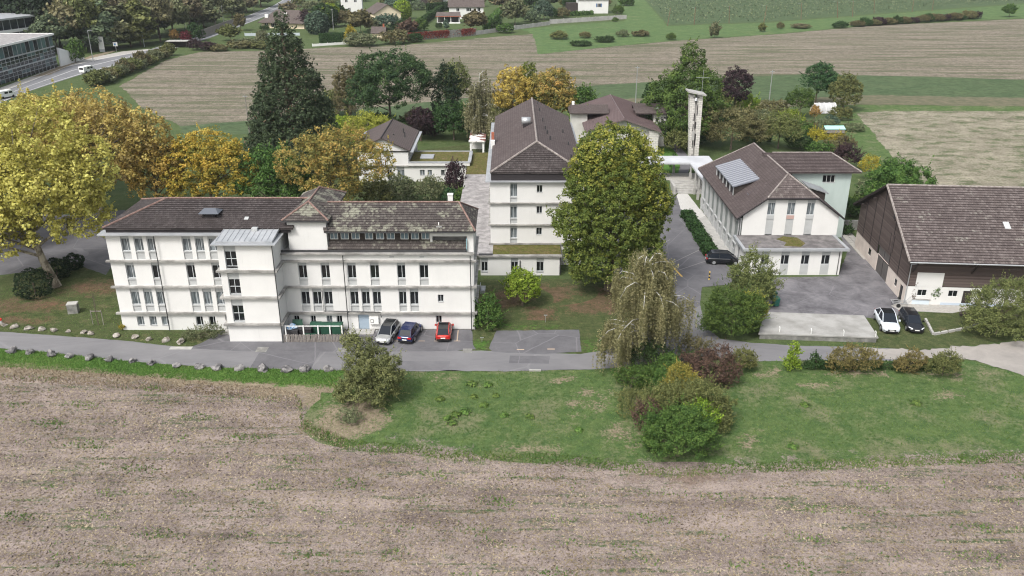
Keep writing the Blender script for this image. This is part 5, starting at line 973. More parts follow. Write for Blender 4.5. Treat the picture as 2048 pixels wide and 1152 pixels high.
    for s_ in (-1, 1):
        put('headlight', MB().solid([(h2 - .04, s_ * w2 * .52, zb * .62), (h2 - .38, s_ * w2 * .90, zb * .70), (h2 - .42, s_ * w2 * .90, zb * .80), (h2 - .12, s_ * w2 * .50, zb * .72)], (.05, 0, .02)).mesh('headlight', mat('lamp_glass', (.75, .77, .80), .1)), t)
        put('taillight', MB().box(-h2 - .02, -h2 + .2, s_ * w2 * .62 - .2, s_ * w2 * .62 + .2, zb * .72, zb * .90).mesh('taillight', mat('tail_red', (.40, .015, .015), .2)), t)
        put('mirror', MB().box(.16 * L, .16 * L + .18, s_ * (w2 + .09) - .1, s_ * (w2 + .09) + .1, zb * .98, zb * .98 + .16).mesh('mirror', paint), t)
    put('front_bumper', MB().box(h2 - .16, h2 + .03, -w2 * .66, w2 * .66, .24, .42).mesh('front_bumper', mBlack), t); put('grille', MB().box(h2 - .1, h2 + .02, -w2 * .42, w2 * .42, .46, zb * .60).mesh('grille', mBlack), t)
    put('rear_bumper', MB().box(-h2 - .03, -h2 + .2, -w2 * .80, w2 * .80, .26, .46).mesh('rear_bumper', mBlack), t)
    put('number_plate', MB().box(h2 + .031, h2 + .045, -.25, .25, .42, .53).mesh('number_plate', mPaint), t); put('number_plate', MB().box(-h2 - .05, -h2 - .031, -.25, .25, .52, .64).mesh('number_plate', mPaint), t)
    return t
def paint(n, c, metal=.0, rough=.3): return mat(n, c, rough, metal=metal, spec=.5, coat=.6)
car('silver SUV nose-out in front of the long building', (g(777, 673)[0], 84.9), R(-100), 4.35, 1.80, 1.56, paint('silver_paint', (.42, .43, .43), .5), roofm=mGlass)
car('dark blue SUV parked nose-in beside the silver SUV', (g(821, 672)[0], 85.1), R(79), 4.25, 1.80, 1.55, paint('blue_paint', (.008, .016, .075), .2))
car('small red car with black roof parked by the long building', (g(888.5, 670)[0], 85.4), R(91), 3.95, 1.76, 1.43, paint('red_paint', (.45, .022, .012), .1), 'hatch', mGlass)
car('black SUV beside the hedge of the arcaded hall', (28.7, 107.6), R(-6), 4.75, 1.9, 1.62, paint('black_paint', (.006, .007, .010), .1))
car('white sloping-roof SUV beside the concrete slab', (42.8, 87.9), R(-99), 4.95, 2.0, 1.72, paint('white_paint_car', (.62, .66, .70), .1), 'coupe', mGlass)
car('black estate car beside the white sloping-roof SUV', (45.6, 87.9), R(-98), 4.7, 1.84, 1.48, paint('black_paint', None), 'wagon')
def van(label, loc, head):
    t = thing('van', label, 'van', (loc[0], loc[1], .05), head)
    prof = [(-2.5, .35), (-2.5, 1.9), (-2.35, 2.0), (1.3, 2.0), (1.75, 1.75), (2.2, 1.15), (2.5, .95), (2.55, .35)]
    mb = MB(); n = len(prof)
    mb.face([(x, -.95, z) for x, z in prof]); mb.face([(x, .95, z) for x, z in prof][::-1])
    for k in range(n): a, b = prof[k], prof[(k + 1) % n]; mb.face([(a[0], .95, a[1]), (b[0], .95, b[1]), (b[0], -.95, b[1]), (a[0], -.95, a[1])])
    put('body', mb.mesh('body', mPaint), t); put('windscreen', MB().solid([(1.79, -.8, 1.76), (1.79, .8, 1.76), (2.2, .8, 1.2), (2.2, -.8, 1.2)], (.03, 0, .03)).mesh('windscreen', mGlass), t)
    for s_ in (-1, 1): put('side_window', MB().box(.5, 1.5, s_ * .96 - .01, s_ * .96 + .01, 1.2, 1.7).mesh('side_window', mGlass), t); put('side_window', MB().box(-.9, .2, s_ * .96 - .01, s_ * .96 + .01, 1.2, 1.7).mesh('side_window', mGlass), t)
    put('rear_window', MB().box(-2.53, -2.505, -.7, .7, 1.15, 1.7).mesh('rear_window', mGlass), t)
    for x in (-1.6, 1.6):
        for s_ in (-1, 1): put('wheel', MB().tube([(0, -.1, 0), (0, .1, 0)], .34, 12).mesh('wheel', mRubber), t, (x, s_ * .88, .34))
    return t
van('white van driving on the main road', g(175, 145), R(76)); van('white van partly hidden by the plane trees at the left edge', g(12, 196), R(70))

# ------------------------------------------------------------------ small things
mYardBoulder = []
def boulder_mesh(k, mt):
    bm = bmesh.new(); bmesh.ops.create_icosphere(bm, subdivisions=2, radius=1.0); r = np.random.default_rng(100 + k); ph = r.normal(size=(7, 3)) * 1.6
    pl = r.normal(size=(6, 3)); pl /= np.linalg.norm(pl, axis=1)[:, None]
    for v in bm.verts:
        c = np.array(v.co); s_ = 1 + .10 * sum(math.sin(float(c @ q) * 1.8) for q in ph[:4])
        for q in pl: dd = float(c @ q); s_ *= 1 if dd < .72 else .72 / dd
        v.co = v.co * s_; v.co.z = v.co.z * .75
    me = bpy.data.meshes.new('boulder'); bm.to_mesh(me); bm.free(); me.materials.append(mt); return me
BM_ = [boulder_mesh(k, mStone) for k in range(5)]
up = [(8, 652), (30, 655), (57, 659), (84, 660), (109, 662), (137, 664), (168, 666), (181, 669), (234, 673), (269, 676), (299, 680), (333, 682), (362, 686)]
dn = [(26, 704), (61, 707), (102, 712), (140, 715), (178, 718), (220, 721), (265, 724), (304, 729), (354, 733), (398, 737), (436, 738), (480, 739), (527, 741), (573, 742), (611, 742), (656, 741)]
for row, mt, nm in ((up, mStoneP, 'pale boulder on the lawn above the road'), (dn, mStone, 'grey boulder on the verge below the road')):
    for k, p in enumerate(row):
        q = g(*p); s_ = rng.uniform(.28, .46) if row is up else rng.uniform(.44, .60)
        o = put('boulder', BM_[k % 5], None, (q[0], q[1], s_ * .38), (0, rng.uniform(-.15, .15), rng.uniform(0, 6)), (s_ * rng.uniform(.9, 1.3), s_, s_ * rng.uniform(.8, 1.15)), mat=mt); tag(o, f'{nm}, {ORD[k]}', 'boulder', 'boulders lining the access road')
# bin store
def container(label, x, y, w, d, h, mt, lid=True):
    t = thing('waste_container', label, 'container', (x, y, .05), 0, None)
    mb = MB(); mb.v += [(-w / 2 * .93, -d / 2 * .9, .15), (w / 2 * .93, -d / 2 * .9, .15), (w / 2 * .93, d / 2 * .9, .15), (-w / 2 * .93, d / 2 * .9, .15), (-w / 2, -d / 2, h), (w / 2, -d / 2, h), (w / 2, d / 2, h), (-w / 2, d / 2, h)]
    mb.f += [(0, 3, 2, 1), (4, 5, 6, 7), (0, 1, 5, 4), (1, 2, 6, 5), (2, 3, 7, 6), (3, 0, 4, 7)]; put('body', mb.mesh('body', mt), t)
    if lid: put('lid', MB().solid([(-w / 2 - .03, -d / 2 - .05, h + .02), (w / 2 + .03, -d / 2 - .05, h + .02), (w / 2 + .03, 0, h + .18), (-w / 2 - .03, 0, h + .18)], (0, 0, -.05)).solid([(w / 2 + .03, d / 2 + .04, h + .1), (-w / 2 - .03, d / 2 + .04, h + .1), (-w / 2 - .03, 0, h + .18), (w / 2 + .03, 0, h + .18)], (0, 0, -.05)).mesh('lid', mt), t)
    for sx_ in (-1, 1):
        for sy_ in (-1, 1): put('wheel', MB().tube([(sx_ * w * .4 - .04, sy_ * d * .36, .08), (sx_ * w * .4 + .04, sy_ * d * .36, .08)], .09, 8).mesh('wheel', mRubber), t)
    for s_ in (-1, 1): put('handle', MB().box(s_ * w / 2 - .04, s_ * w / 2 + .06, -.2, .2, h - .25, h - .15).mesh('handle', mBlack), t)
    return t
container('green waste container at the right end of the bin store', -19.5, 85.7, 1.15, 1.0, 1.15, mBinG); container('green waste container second from the right in the bin store', -20.75, 85.7, 1.15, 1.0, 1.15, mBinG)
container('green waste container behind the black one in the bin store', -21.95, 85.8, 1.1, 1.0, 1.15, mBinG); container('black waste container in the middle of the bin store', -22.9, 85.2, 1.3, 1.0, 1.0, mat('black_bin', (.035, .033, .035), .6)); container('overfull grey container with rubbish bags and raised green lid', -24.3, 84.9, 1.3, 1.0, 1.0, mat('grey_bin', (.07, .068, .07), .6), False)
t = thing('raised_lid', 'dark green raised lid of the overfull container', 'lid', (-23.9, 85.5, 1.05)); put('panel', MB().solid([(-.6, 0, 0), (.6, 0, 0), (.55, .25, .75), (-.55, .25, .75)], (0, .05, 0)).mesh('panel', mBinG), t)
container('low green crate behind the picket fence', -22.3, 84.35, 1.2, .7, .55, mBinG, False)
mBag = mat('blue_white_bag', (.62, .68, .74), .4, (.22, .42, .68), 5, 2, .48, .52)
for k, (x, y, s_) in enumerate(((-24.6, 84.9, .42), (-24.1, 84.8, .36), (-24.35, 85.1, .4))):
    bm = BM_[k]; tag(put('rubbish_bag', bm, None, (x, y, 1.2 + .1 * k), (0, .3 * k, k), (s_, s_ * .9, s_ * .7), mat=mBag), ['blue and white rubbish bag on the left of the overfull container', 'blue and white rubbish bag on the right of the overfull container', 'blue and white rubbish bag on top of the overfull container'][k], 'bag')
PF = thing('picket_fence', 'weathered picket fence with white posts round the bin store', 'fence', (-25.1, 83.65, 0)); pk = MB().box(-.055, .055, -.02, .02, .05, 1.0).mesh('picket', mWood)
for k in range(42): put('picket', pk, PF, (k * .16 + .08, rng.uniform(-.02, .02), rng.uniform(-.06, .03)), (0, rng.uniform(-.07, .07), 0))
for x in (.35, 2.3, 3.9, 5.2, 6.5): put('post', MB().box(x - .06, x + .06, .04, .14, 0, 2.0).mesh('post', mPaint), PF)
put('top_rail', MB().box(.3, 6.6, .06, .12, 1.9, 1.98).mesh('top_rail', mPaint), PF); put('rail', MB().box(.0, 6.75, .025, .06, .75, .83).mesh('rail', mWood), PF); put('rail', MB().box(.0, 6.75, .025, .06, .25, .33).mesh('rail', mWood), PF)
sp_ = MB().box(-.02, .02, -.055, .055, .05, 1.0).mesh('picket', mWood)
for k in range(8): put('picket', sp_, PF, (6.78, .1 + k * .17, rng.uniform(-.05, .03)))
# markings
def mark(name, pts, z, mt, label=None): return sheet(name, pts, z, mt, 0, world=True)
for k, xx in enumerate((-12.6, -9.95, -8.35 + .1, -6.05)):
    if k >= 2: mark('bay_line', [(xx - .06, 83.9), (xx + .06, 83.9), (xx + .02, 86.6), (xx - .1, 86.6)], .056, mOrange)
    mark('bay_tick', [(xx - .35, 83.82), (xx + .35, 83.82), (xx + .35, 83.94), (xx - .35, 83.94)], .062, mOrange)
for a, b, w in (((1292, 505), (1340, 480), .10), ((1300, 548), (1400, 500), .12), ((1310, 622), (1365, 600), .1), ((1340, 547), (1420, 520), .1), ((1290, 470), (1330, 455), .1)):
    p, q = np.array(g(*a)), np.array(g(*b)); n = np.array([-(q - p)[1], (q - p)[0]]); n = n / np.linalg.norm(n) * w / 2; mark('worn_line', [tuple(p - n), tuple(q - n), tuple(q + n), tuple(p + n)], .06, mMarkG)
p, q = np.array(g(1327, 516)), np.array(g(1364, 554)); n = np.array([-(q - p)[1], (q - p)[0]]); n = n / np.linalg.norm(n) * .13; mark('yellow_line', [tuple(p - n), tuple(q - n), tuple(q + n), tuple(p + n)], .064, mYellow)
for p in ((1041, 700), (1102, 699)): q = g(*p); mark('bay_tick', [(q[0] - .4, q[1] - .1), (q[0] + .4, q[1] - .1), (q[0] + .4, q[1] + .1), (q[0] - .4, q[1] + .1)], .058, mOrange)
for k, (p, w, d) in enumerate((((362, 697), 1.2, .35), ((684, 701), .5, .5), ((524, 700), .6, .6), ((935, 702), .5, .5))): q = g(*p); mark('drain_cover' if k else 'concrete_patch', [(q[0] - w, q[1] - d), (q[0] + w, q[1] - d), (q[0] + w, q[1] + d), (q[0] - w, q[1] + d)], .06, mConc if k == 0 else mConcD)
# road-side pieces
q = g(1070, 742); o = put('kerb_block', MB().box(-.6, .6, -.1, .1, 0, .16).mesh('kerb_block', mConc), None, (q[0], q[1], 0)); tag(o, 'white kerb block at the lower road edge', 'kerb')
BL = thing('bollard', 'yellow and black striped bollard in the forecourt', 'bollard', (*g(1418, 560), .05))
for k in range(5): put('band', MB().tube([(0, 0, k * .23), (0, 0, k * .23 + .225)], .09, 10).mesh('band', mYellow if k % 2 == 0 else mBlack), BL)
for lab, p, h in (('small T-shaped marker post on the court lawn', (1091, 645), .9), ('small white marker on the grass island by the red car', (964, 684), .5)):
    t = thing('marker_post', lab, 'post', (*g(*p), 0)); put('stake', MB().tube([(0, 0, 0), (0, 0, h)], .022, 5).mesh('stake', mSteel), t); put('plate', MB().box(-.2, .2, -.03, .03, h, h + .07).mesh('plate', mSteel), t)
q = g(148, 625); t = thing('stone_block', 'square grey stone block on the left lawn', 'block', (q[0], q[1], 0), R(12)); put('block', MB().box(-.55, .55, -.45, .45, 0, 1.15).mesh('block', mConcD), t); put('top', MB().box(-.58, .58, -.48, .48, 1.15, 1.24).mesh('top', mConc), t)
q = g(4, 650); t = thing('hydrant', 'small red-capped hydrant at the left edge of the lawn', 'hydrant', (q[0], q[1], 0)); put('barrel', MB().tube([(0, 0, 0), (0, 0, .6)], .12, 10).mesh('barrel', mPanel), t); put('cap', MB().tube([(0, 0, .6), (0, 0, .8), (0, 0, .88)], [.16, .15, .06], 10).mesh('cap', mat('red_cap', (.5, .03, .02), .4)), t)
# concrete slab platform with bent posts
SL = thing('concrete_slab', 'raised pale concrete slab platform beside the road', 'platform', (34, 86, 0)); sl = [g(1517, 667, .7), g(1757, 675, .7), g(1728, 631, .7), g(1530, 624, .7)]
MB().prism(sl, 0.56, .72).build('deck', mat('slab_concrete', (.33, .325, .31), .9, (.22, .215, .20), .5, 7, .42, .68), SL); c_ = np.mean(sl, 0); MB().prism([tuple(c_ + (np.array(p) - c_) * .975) for p in sl], 0, .555).build('base_wall', mConcD, SL)
for p in ((1559, 664), (1622, 668), (1687, 671), (1751, 673)):
    q = g(p[0], p[1], .72); put('rail_post', MB().tube([(0, 0, .7), (0, 0, 1.2), (0, .2, 1.32)], .04, 6).mesh('rail_post', mPaint), SL, (q[0] - 34, q[1] - 86, 0))
for k, p in enumerate(((1551, 612), (1546, 600))): t = thing('wheelie_bin', ['teal wheelie bin at the edge of the barn yard', 'dark green wheelie bin behind the teal one'][k], 'bin', (*g(*p), .04), R(10)); put('body', MB().solid([(-.27, -.3, .05), (.27, -.3, .05), (.31, -.36, 1.0), (-.31, -.36, 1.0)], (0, .68, 0)).mesh('body', mBinL if k == 0 else mBinG), t); put('lid', MB().solid([(-.33, -.42, 1.03), (.33, -.42, 1.03), (.33, .36, 1.14), (-.33, .36, 1.14)], (0, 0, -.06)).mesh('lid', mBinL if k == 0 else mBinG), t); put('wheel', MB().tube([(-.3, .3, .1), (.3, .3, .1)], .1, 8).mesh('wheel', mRubber), t)
# by the barn
q = g(1837, 606); t = thing('trough', 'pale blue lidded trough against the barn front', 'trough', (q[0], q[1], .05), R(-4.5)); put('body', MB().box(-1.0, 1.0, -.5, .5, 0, .6).mesh('body', mat('pale_blue_box', (.55, .62, .68), .6)), t); put('lid', MB().box(-1.08, 1.08, -.58, .58, .6, .72).mesh('lid', mConc), t)
q = g(1797, 612); t = thing('hand_cart', 'metal hand cart leaning at the barn corner', 'cart', (q[0], q[1], .05), R(-10))
for y in (-.5, 0, .5): put('slat', MB().box(-.9, .9, y - .06, y + .06, .5, .56).mesh('slat', mSteel), t)
for x in (-.85, .8): put('frame', MB().box(x, x + .06, -.6, .6, .44, .5).mesh('frame', mSteel), t)
for s_ in (-1, 1): put('wheel', MB().tube([(-.2, s_ * .62, .25), (-.2, s_ * .68, .25)], .25, 12).mesh('wheel', mRubber), t); put('handle', MB().tube([(.85, s_ * .4, .5), (1.3, s_ * .4, 1.1)], .03, 5).mesh('handle', mSteel), t)
for k, (p, mt_, lab) in enumerate((((1897, 605), mat('blue_bucket', (.02, .22, .42), .4), 'blue bucket beside the barn door'), ((1890, 605), mConcD, 'grey pail beside the blue bucket'))): q = g(*p); t = thing('bucket', lab, 'bucket', (q[0], q[1], .05)); put('pail', MB().tube([(0, 0, 0), (0, 0, .42)], [.17, .24], 12).mesh('pail', mt_), t); put('rim', MB().tube([(0, 0, .42), (0, 0, .45)], [.26, .26], 12).mesh('rim', mBlack), t)
for k, p in enumerate(((1925, 633), (1934, 641), (1941, 647))): q = g(*p); t = thing('planter', f'dark round planter under the bush by the barn, {ORD[k]} of three', 'planter', (q[0], q[1], .04), group='planters by the barn'); put('pot', MB().tube([(0, 0, 0), (0, 0, .4)], [.32, .42], 12).mesh('pot', mDarkWood), t); put('soil', MB().tube([(0, 0, .4), (0, 0, .42)], [.36, .36], 10).mesh('soil', mat('soil', (.05, .04, .03), .95)), t)
EG = thing('garden_edging', 'low stone edging round the small barn lawn', 'edging', (*g(1865, 672), 0))
P_ = [g(1850, 640), g(1866, 671), g(1925, 660), g(1965, 648)]
for a, b in zip(P_, P_[1:]):
    a, b = np.array(a), np.array(b); n = max(2, int(np.linalg.norm(b - a) / .9)); an = math.atan2(b[1] - a[1], b[0] - a[0]); st = MB().box(-.42, .42, -.12, .12, 0, .3).mesh('stone', mConc)
    for k in range(n): c_ = a + (b - a) * (k + .5) / n; put('stone', st, EG, (c_[0] - EG.location.x, c_[1] - EG.location.y, 0), (0, 0, an + rng.uniform(-.04, .04)))
# paving strip and yard wall by the hall
PV = thing('paving_strip', 'strip of worn paving slabs between hall and barn', 'paving', (*g(1700, 490), 0)); ps = MB().box(-.42, .42, -.3, .3, 0, .07).mesh('paving_slab', mPave)
a, b = np.array(g(1680, 462)), np.array(g(1733, 520)); an = math.atan2(b[1] - a[1], b[0] - a[0])
for k in range(18):
    for j in range(2): c_ = a + (b - a) * (k + .5) / 18 + np.array([math.sin(-an), math.cos(an)]) * 0 + np.array([.9 * j, .2 * j]); put('paving_slab', ps, PV, (c_[0] - PV.location.x, c_[1] - PV.location.y, .05 + rng.uniform(0, .012)), (0, 0, an + R(90) + rng.uniform(-.05, .05)))
YW = thing('yard_wall', 'grey retaining wall with steps behind the hall', 'wall', (*g(1715, 460), 0)); lob(YW, 'face', mConcD, -3.5, 4.5, 0, .3, 0, 1.5)
for k in range(4): lob(YW, 'step', mConc, 2.0, 4.2, -1.6 + k * .4, -.02, 0, .2 * (k + 1) - (.001 * k))
lob(YW, 'bench', mPaint, .4, 1.8, -1.0, -.3, .4, .5)
q = g(1322, 492); t = thing('motor_scooter', 'small parked scooter half hidden by the big linden', 'scooter', (q[0], q[1], .05), R(70)); put('body', MB().tube([(-.6, 0, .6), (0, 0, .55), (.5, 0, .7)], [.16, .14, .12], 7).mesh('body', mBlack), t)
for x in (-.6, .6): put('wheel', MB().tube([(x, -.06, .27), (x, .06, .27)], .27, 12).mesh('wheel', mRubber), t)
put('handlebar', MB().tube([(.5, -.35, 1.05), (.5, .35, 1.05)], .03, 5).mesh('handlebar', mSteel), t); put('seat', MB().box(-.7, 0, -.15, .15, .72, .82).mesh('seat', mBlack), t); put('fork', MB().tube([(.5, 0, 1.05), (.6, 0, .27)], .04, 5).mesh('fork', mSteel), t)
q = g(966, 583); t = thing('garden_bench', 'grey slatted garden bench by the end wall of the long building', 'bench', (q[0], q[1], 0), R(90))
for k in range(4): put('slat', MB().box(-.8, .8, -.3 + k * .15, -.18 + k * .15, .42, .46).mesh('slat', mZinc), t)
for k in range(3): put('back_slat', MB().box(-.8, .8, .3, .34, .55 + k * .14, .65 + k * .14).mesh('back_slat', mZinc), t)
for x in (-.7, .7): put('leg', MB().box(x - .04, x + .04, -.3, .34, 0, .42).mesh('leg', mZinc), t)
# ------------------------------------------------------------------ vegetation
LF = {}
DENS, LSC = 1.7, .68
def species(n, stops, trans=.25): LF[n] = m_leaf('leaf_' + n, stops, trans)
species('plane', [(0, (0.160, 0.135, 0.045)), (0.25, (0.270, 0.235, 0.065)), (0.6, (0.440, 0.395, 0.110)), (1, (0.600, 0.565, 0.200))], 0.4)
species('planebrown', [(0, (0.170, 0.130, 0.060)), (0.4, (0.310, 0.240, 0.085)), (0.75, (0.460, 0.370, 0.120)), (1, (0.600, 0.520, 0.180))], 0.4)
species('gold', [(0, (0.120, 0.140, 0.030)), (0.3, (0.250, 0.240, 0.050)), (0.65, (0.500, 0.400, 0.075)), (1, (0.640, 0.480, 0.120))], 0.4)
species('orange', [(0, (0.143, 0.110, 0.044)), (0.4, (0.297, 0.215, 0.066)), (0.75, (0.462, 0.319, 0.094)), (1, (0.572, 0.440, 0.132))], 0.35)
species('oak', [(0, (0.092, 0.098, 0.034)), (0.35, (0.184, 0.178, 0.057)), (0.65, (0.322, 0.253, 0.078)), (1, (0.483, 0.299, 0.103))], 0.35)
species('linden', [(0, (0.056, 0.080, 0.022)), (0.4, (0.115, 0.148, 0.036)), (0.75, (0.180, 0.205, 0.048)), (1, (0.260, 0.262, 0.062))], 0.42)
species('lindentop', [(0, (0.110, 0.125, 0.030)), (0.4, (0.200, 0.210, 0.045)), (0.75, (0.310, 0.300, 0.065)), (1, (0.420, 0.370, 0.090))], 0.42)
species('sequoia', [(0, (0.026, 0.041, 0.022)), (0.5, (0.048, 0.071, 0.036)), (0.94, (0.086, 0.115, 0.056)), (1, (0.170, 0.100, 0.070))], 0.25)
species('darkoak', [(0, (0.017, 0.042, 0.017)), (.5, (0.036, 0.078, 0.031)), (1, (0.077, 0.133, 0.045))])
species('green', [(0, (0.027, 0.056, 0.015)), (.5, (0.062, 0.112, 0.027)), (1, (0.125, 0.188, 0.044))])
species('bright', [(0, (0.069, 0.115, 0.014)), (.5, (0.161, 0.241, 0.029)), (1, (0.310, 0.391, 0.069))])
species('olive', [(0, (0.055, 0.066, 0.024)), (0.5, (0.115, 0.130, 0.046)), (1, (0.200, 0.210, 0.078))])
species('olivebrown', [(0, (0.062, 0.060, 0.028)), (0.5, (0.120, 0.112, 0.052)), (1, (0.205, 0.180, 0.088))])
species('greygreen', [(0, (0.066, 0.084, 0.042)), (.5, (0.120, 0.144, 0.072)), (1, (0.228, 0.228, 0.132))])
species('wooda', [(0, (0.065, 0.075, 0.039)), (.5, (0.130, 0.146, 0.075)), (1, (0.221, 0.227, 0.117))])  # three far-wood palettes, leaf colour lightened to stand in for distance haze
species('woodb', [(0, (0.085, 0.078, 0.046)), (.5, (0.163, 0.146, 0.085)), (1, (0.260, 0.227, 0.124))])
species('woodc', [(0, (0.052, 0.073, 0.044)), (.5, (0.107, 0.140, 0.081)), (1, (0.182, 0.215, 0.117))])
species('purple', [(0, (.018, .012, .014)), (.5, (.042, .026, .030)), (1, (.085, .052, .055))])
species('brownred', [(0, (.045, .032, .024)), (.5, (.095, .062, .048)), (1, (.16, .105, .07))])
species('birch', [(0, (.145, .145, .070)), (.5, (.24, .235, .115)), (1, (.35, .325, .17))], .42)
species('greybirch', [(0, (0.096, 0.096, 0.054)), (.5, (0.168, 0.156, 0.090)), (1, (0.264, 0.240, 0.144))])
species('yellow', [(0, (.14, .125, .016)), (.5, (.28, .25, .03)), (1, (.46, .42, .08))])
species('yew', [(0, (.010, .020, .010)), (.6, (.020, .036, .016)), (1, (.035, .055, .024))])
species('hedge', [(0, (.016, .036, .012)), (.6, (.034, .066, .020)), (1, (.06, .10, .03))])
species('redivy', [(0, (0.060, 0.012, 0.014)), (0.5, (0.145, 0.024, 0.026)), (1, (0.240, 0.060, 0.050))])
species('willow', [(0, (0.143, 0.163, 0.026)), (.5, (0.260, 0.273, 0.046)), (1, (0.416, 0.403, 0.091))])
species('bluecedar', [(0, (.03, .052, .036)), (.5, (.066, .105, .072)), (1, (.13, .18, .125))])
species('yelgreen', [(0, (.13, .14, .03)), (.5, (.24, .235, .05)), (1, (.40, .36, .09))], .35)
species('clod', [(0, (.055, .042, .036)), (.5, (.10, .080, .068)), (1, (.17, .14, .12))], .0)
species('hazel', [(0, (.068, .078, .034)), (.5, (.130, .143, .058)), (1, (.225, .230, .095))], .3)
species('oakshrub', [(0, (.085, .082, .032)), (.5, (.165, .150, .055)), (1, (.27, .225, .085))], .3)
species('grassblade', [(0, (.070, .130, .034)), (.5, (.118, .195, .050)), (1, (.20, .26, .085))], .5)
species('strawblade', [(0, (.13, .10, .06)), (.5, (.22, .175, .115)), (1, (.36, .30, .22))], .2)

def leafcards(C_, N_, S_, r):
    """one leaf-sized quad per centre: centres, normals, sizes -> vertices, faces"""
    n = len(C_); N_ = N_ / np.maximum(np.linalg.norm(N_, axis=1), 1e-6)[:, None]; a = r.normal(size=(n, 3)); a -= N_ * np.sum(a * N_, 1)[:, None]; a /= np.maximum(np.linalg.norm(a, axis=1), 1e-6)[:, None]; b = np.cross(N_, a)
    S_ = S_[:, None]; asp = r.uniform(.55, .95, (n, 1))
    V = np.empty((n, 4, 3)); V[:, 0] = C_ - a * S_; V[:, 1] = C_ - b * S_ * asp + N_ * S_ * .15; V[:, 2] = C_ + a * S_; V[:, 3] = C_ + b * S_ * asp + N_ * S_ * .15
    return V.reshape(-1, 3), np.arange(n * 4).reshape(n, 4)
def sph(n, r): v = r.normal(size=(n, 3)); return v / np.linalg.norm(v, axis=1)[:, None]
def crown(lobes, n_leaf, leaf, clump, r, fill=.35, shell=.72, hang=0.0, low=-.75, tj=.14, shoots=0, sl=1.0):
    """leaf clumps spread through the outer part of several overlapping lobes; returns V, F, tone, clump centres"""
    L = np.array(lobes, float); area = (L[:, 3] * L[:, 4] + L[:, 3] * L[:, 5] + L[:, 4] * L[:, 5]); area /= area.sum()
    nc = max(10, int(2.3 * sum((l[3] * l[4] + l[3] * l[5] + l[4] * l[5]) * 4.2 for l in L) / (clump * clump * 3.1)))
    cs, nrm = [], []
    for l, a in zip(L, area):
        k = max(4, int(nc * a)); d = sph(k, r); d = d[d[:, 2] > low]
        f = np.where(r.random(len(d)) < fill, r.uniform(.35, .85, len(d)), r.uniform(shell + .1, 1.06, len(d)))
        f *= 1 + .13 * np.sin(3.1 * d[:, 0] * 2 + l[0]) * np.sin(2.7 * d[:, 1] * 2 + l[1] + 1.3 * d[:, 2] * 3)
        p = l[:3] + d * l[3:6] * f[:, None]; keep = np.ones(len(p), bool)
        for m in L:
            if m is l or np.allclose(m, l): continue
            keep &= np.linalg.norm((p - m[:3]) / m[3:6], axis=1) > .62
        cs.append(p[keep]); nrm.append(d[keep])
    cs = np.concatenate(cs); nrm = np.concatenate(nrm); per = max(6, int(n_leaf / len(cs)))
    ct = np.clip(r.normal(.5, .17, len(cs)), 0, 1); rc = clump * r.uniform(.55, 1.25, len(cs))
    idx = np.repeat(np.arange(len(cs)), per); d = sph(len(idx), r); flip = np.sum(d * nrm[idx], 1) < -.35; d[flip] *= -1
    off = d * (rc[idx] * r.uniform(.45, 1.0, len(idx)) )[:, None]; off[:, 2] *= .8
    if hang: off[:, 2] -= hang * np.abs(r.normal(size=len(idx))) * rc[idx]
    P = cs[idx] + off; nn = d * .75 + np.array([0, 0, .45]) + r.normal(size=(len(idx), 3)) * .45
    tone = np.clip(ct[idx] + r.normal(0, tj, len(idx)), 0, 1)
    if shoots:      # ragged young shoots standing out of the outline
        i = r.integers(0, len(cs), shoots); q = 14; dd = nrm[i] * .8 + np.array([0, 0, .9]) + r.normal(0, .35, (shoots, 3)); dd /= np.linalg.norm(dd, axis=1)[:, None]; ll = sl * r.uniform(.5, 1.3, shoots); f_ = np.linspace(0, 1, q)
        Q = (cs[i] + nrm[i] * rc[i][:, None] * .6)[:, None, :] + dd[:, None, :] * (ll[:, None] * f_)[:, :, None] + r.normal(0, clump * .14, (shoots, q, 3)) * (1.2 - f_)[None, :, None]; Q = Q.reshape(-1, 3)
        P = np.concatenate([P, Q]); nn = np.concatenate([nn, r.normal(size=Q.shape) + [0, 0, .4]]); tone = np.concatenate([tone, np.clip(np.repeat(ct[i], q) + .12 + r.normal(0, tj, len(Q)), 0, 1)])
    V, F = leafcards(P, nn, leaf * r.uniform(.6, 1.35, len(P)), r)
    return V, F, tone, cs
def limbs(mb, base, top, r0, cs, n, r, bend=.06):
    """tapered trunk with limbs reaching into the crown"""
    b, t = np.array(base, float), np.array(top, float); H = np.linalg.norm(t - b); pts = []
    for k in range(7): s_ = k / 6; q = b + (t - b) * s_; q[:2] += r.normal(0, bend * H * .12, 2) * min(1, s_ * 2) * (s_ < .99); pts.append(q)
    mb.tube(pts, [r0 * (1.25 if k == 0 else 1 - .13 * k) for k in range(7)], 8)
    if len(cs):
        for k in r.choice(len(cs), min(n, len(cs)), replace=False):
            c = cs[k]; s_ = np.clip((c[2] - b[2]) / max(t[2] - b[2], .1) * .62, .18, .9); i = min(5, int(s_ * 6)); a = pts[i] + (pts[i + 1] - pts[i]) * (s_ * 6 - i)
            m = a + (c - a) * .5 + np.array([0, 0, .08 * np.linalg.norm(c - a)]); rr = r0 * .42 * (1 - s_ * .45)
            mb.tube([a, m, c], [rr, rr * .6, rr * .16], 5, False)
    return mb
PROTO = {}
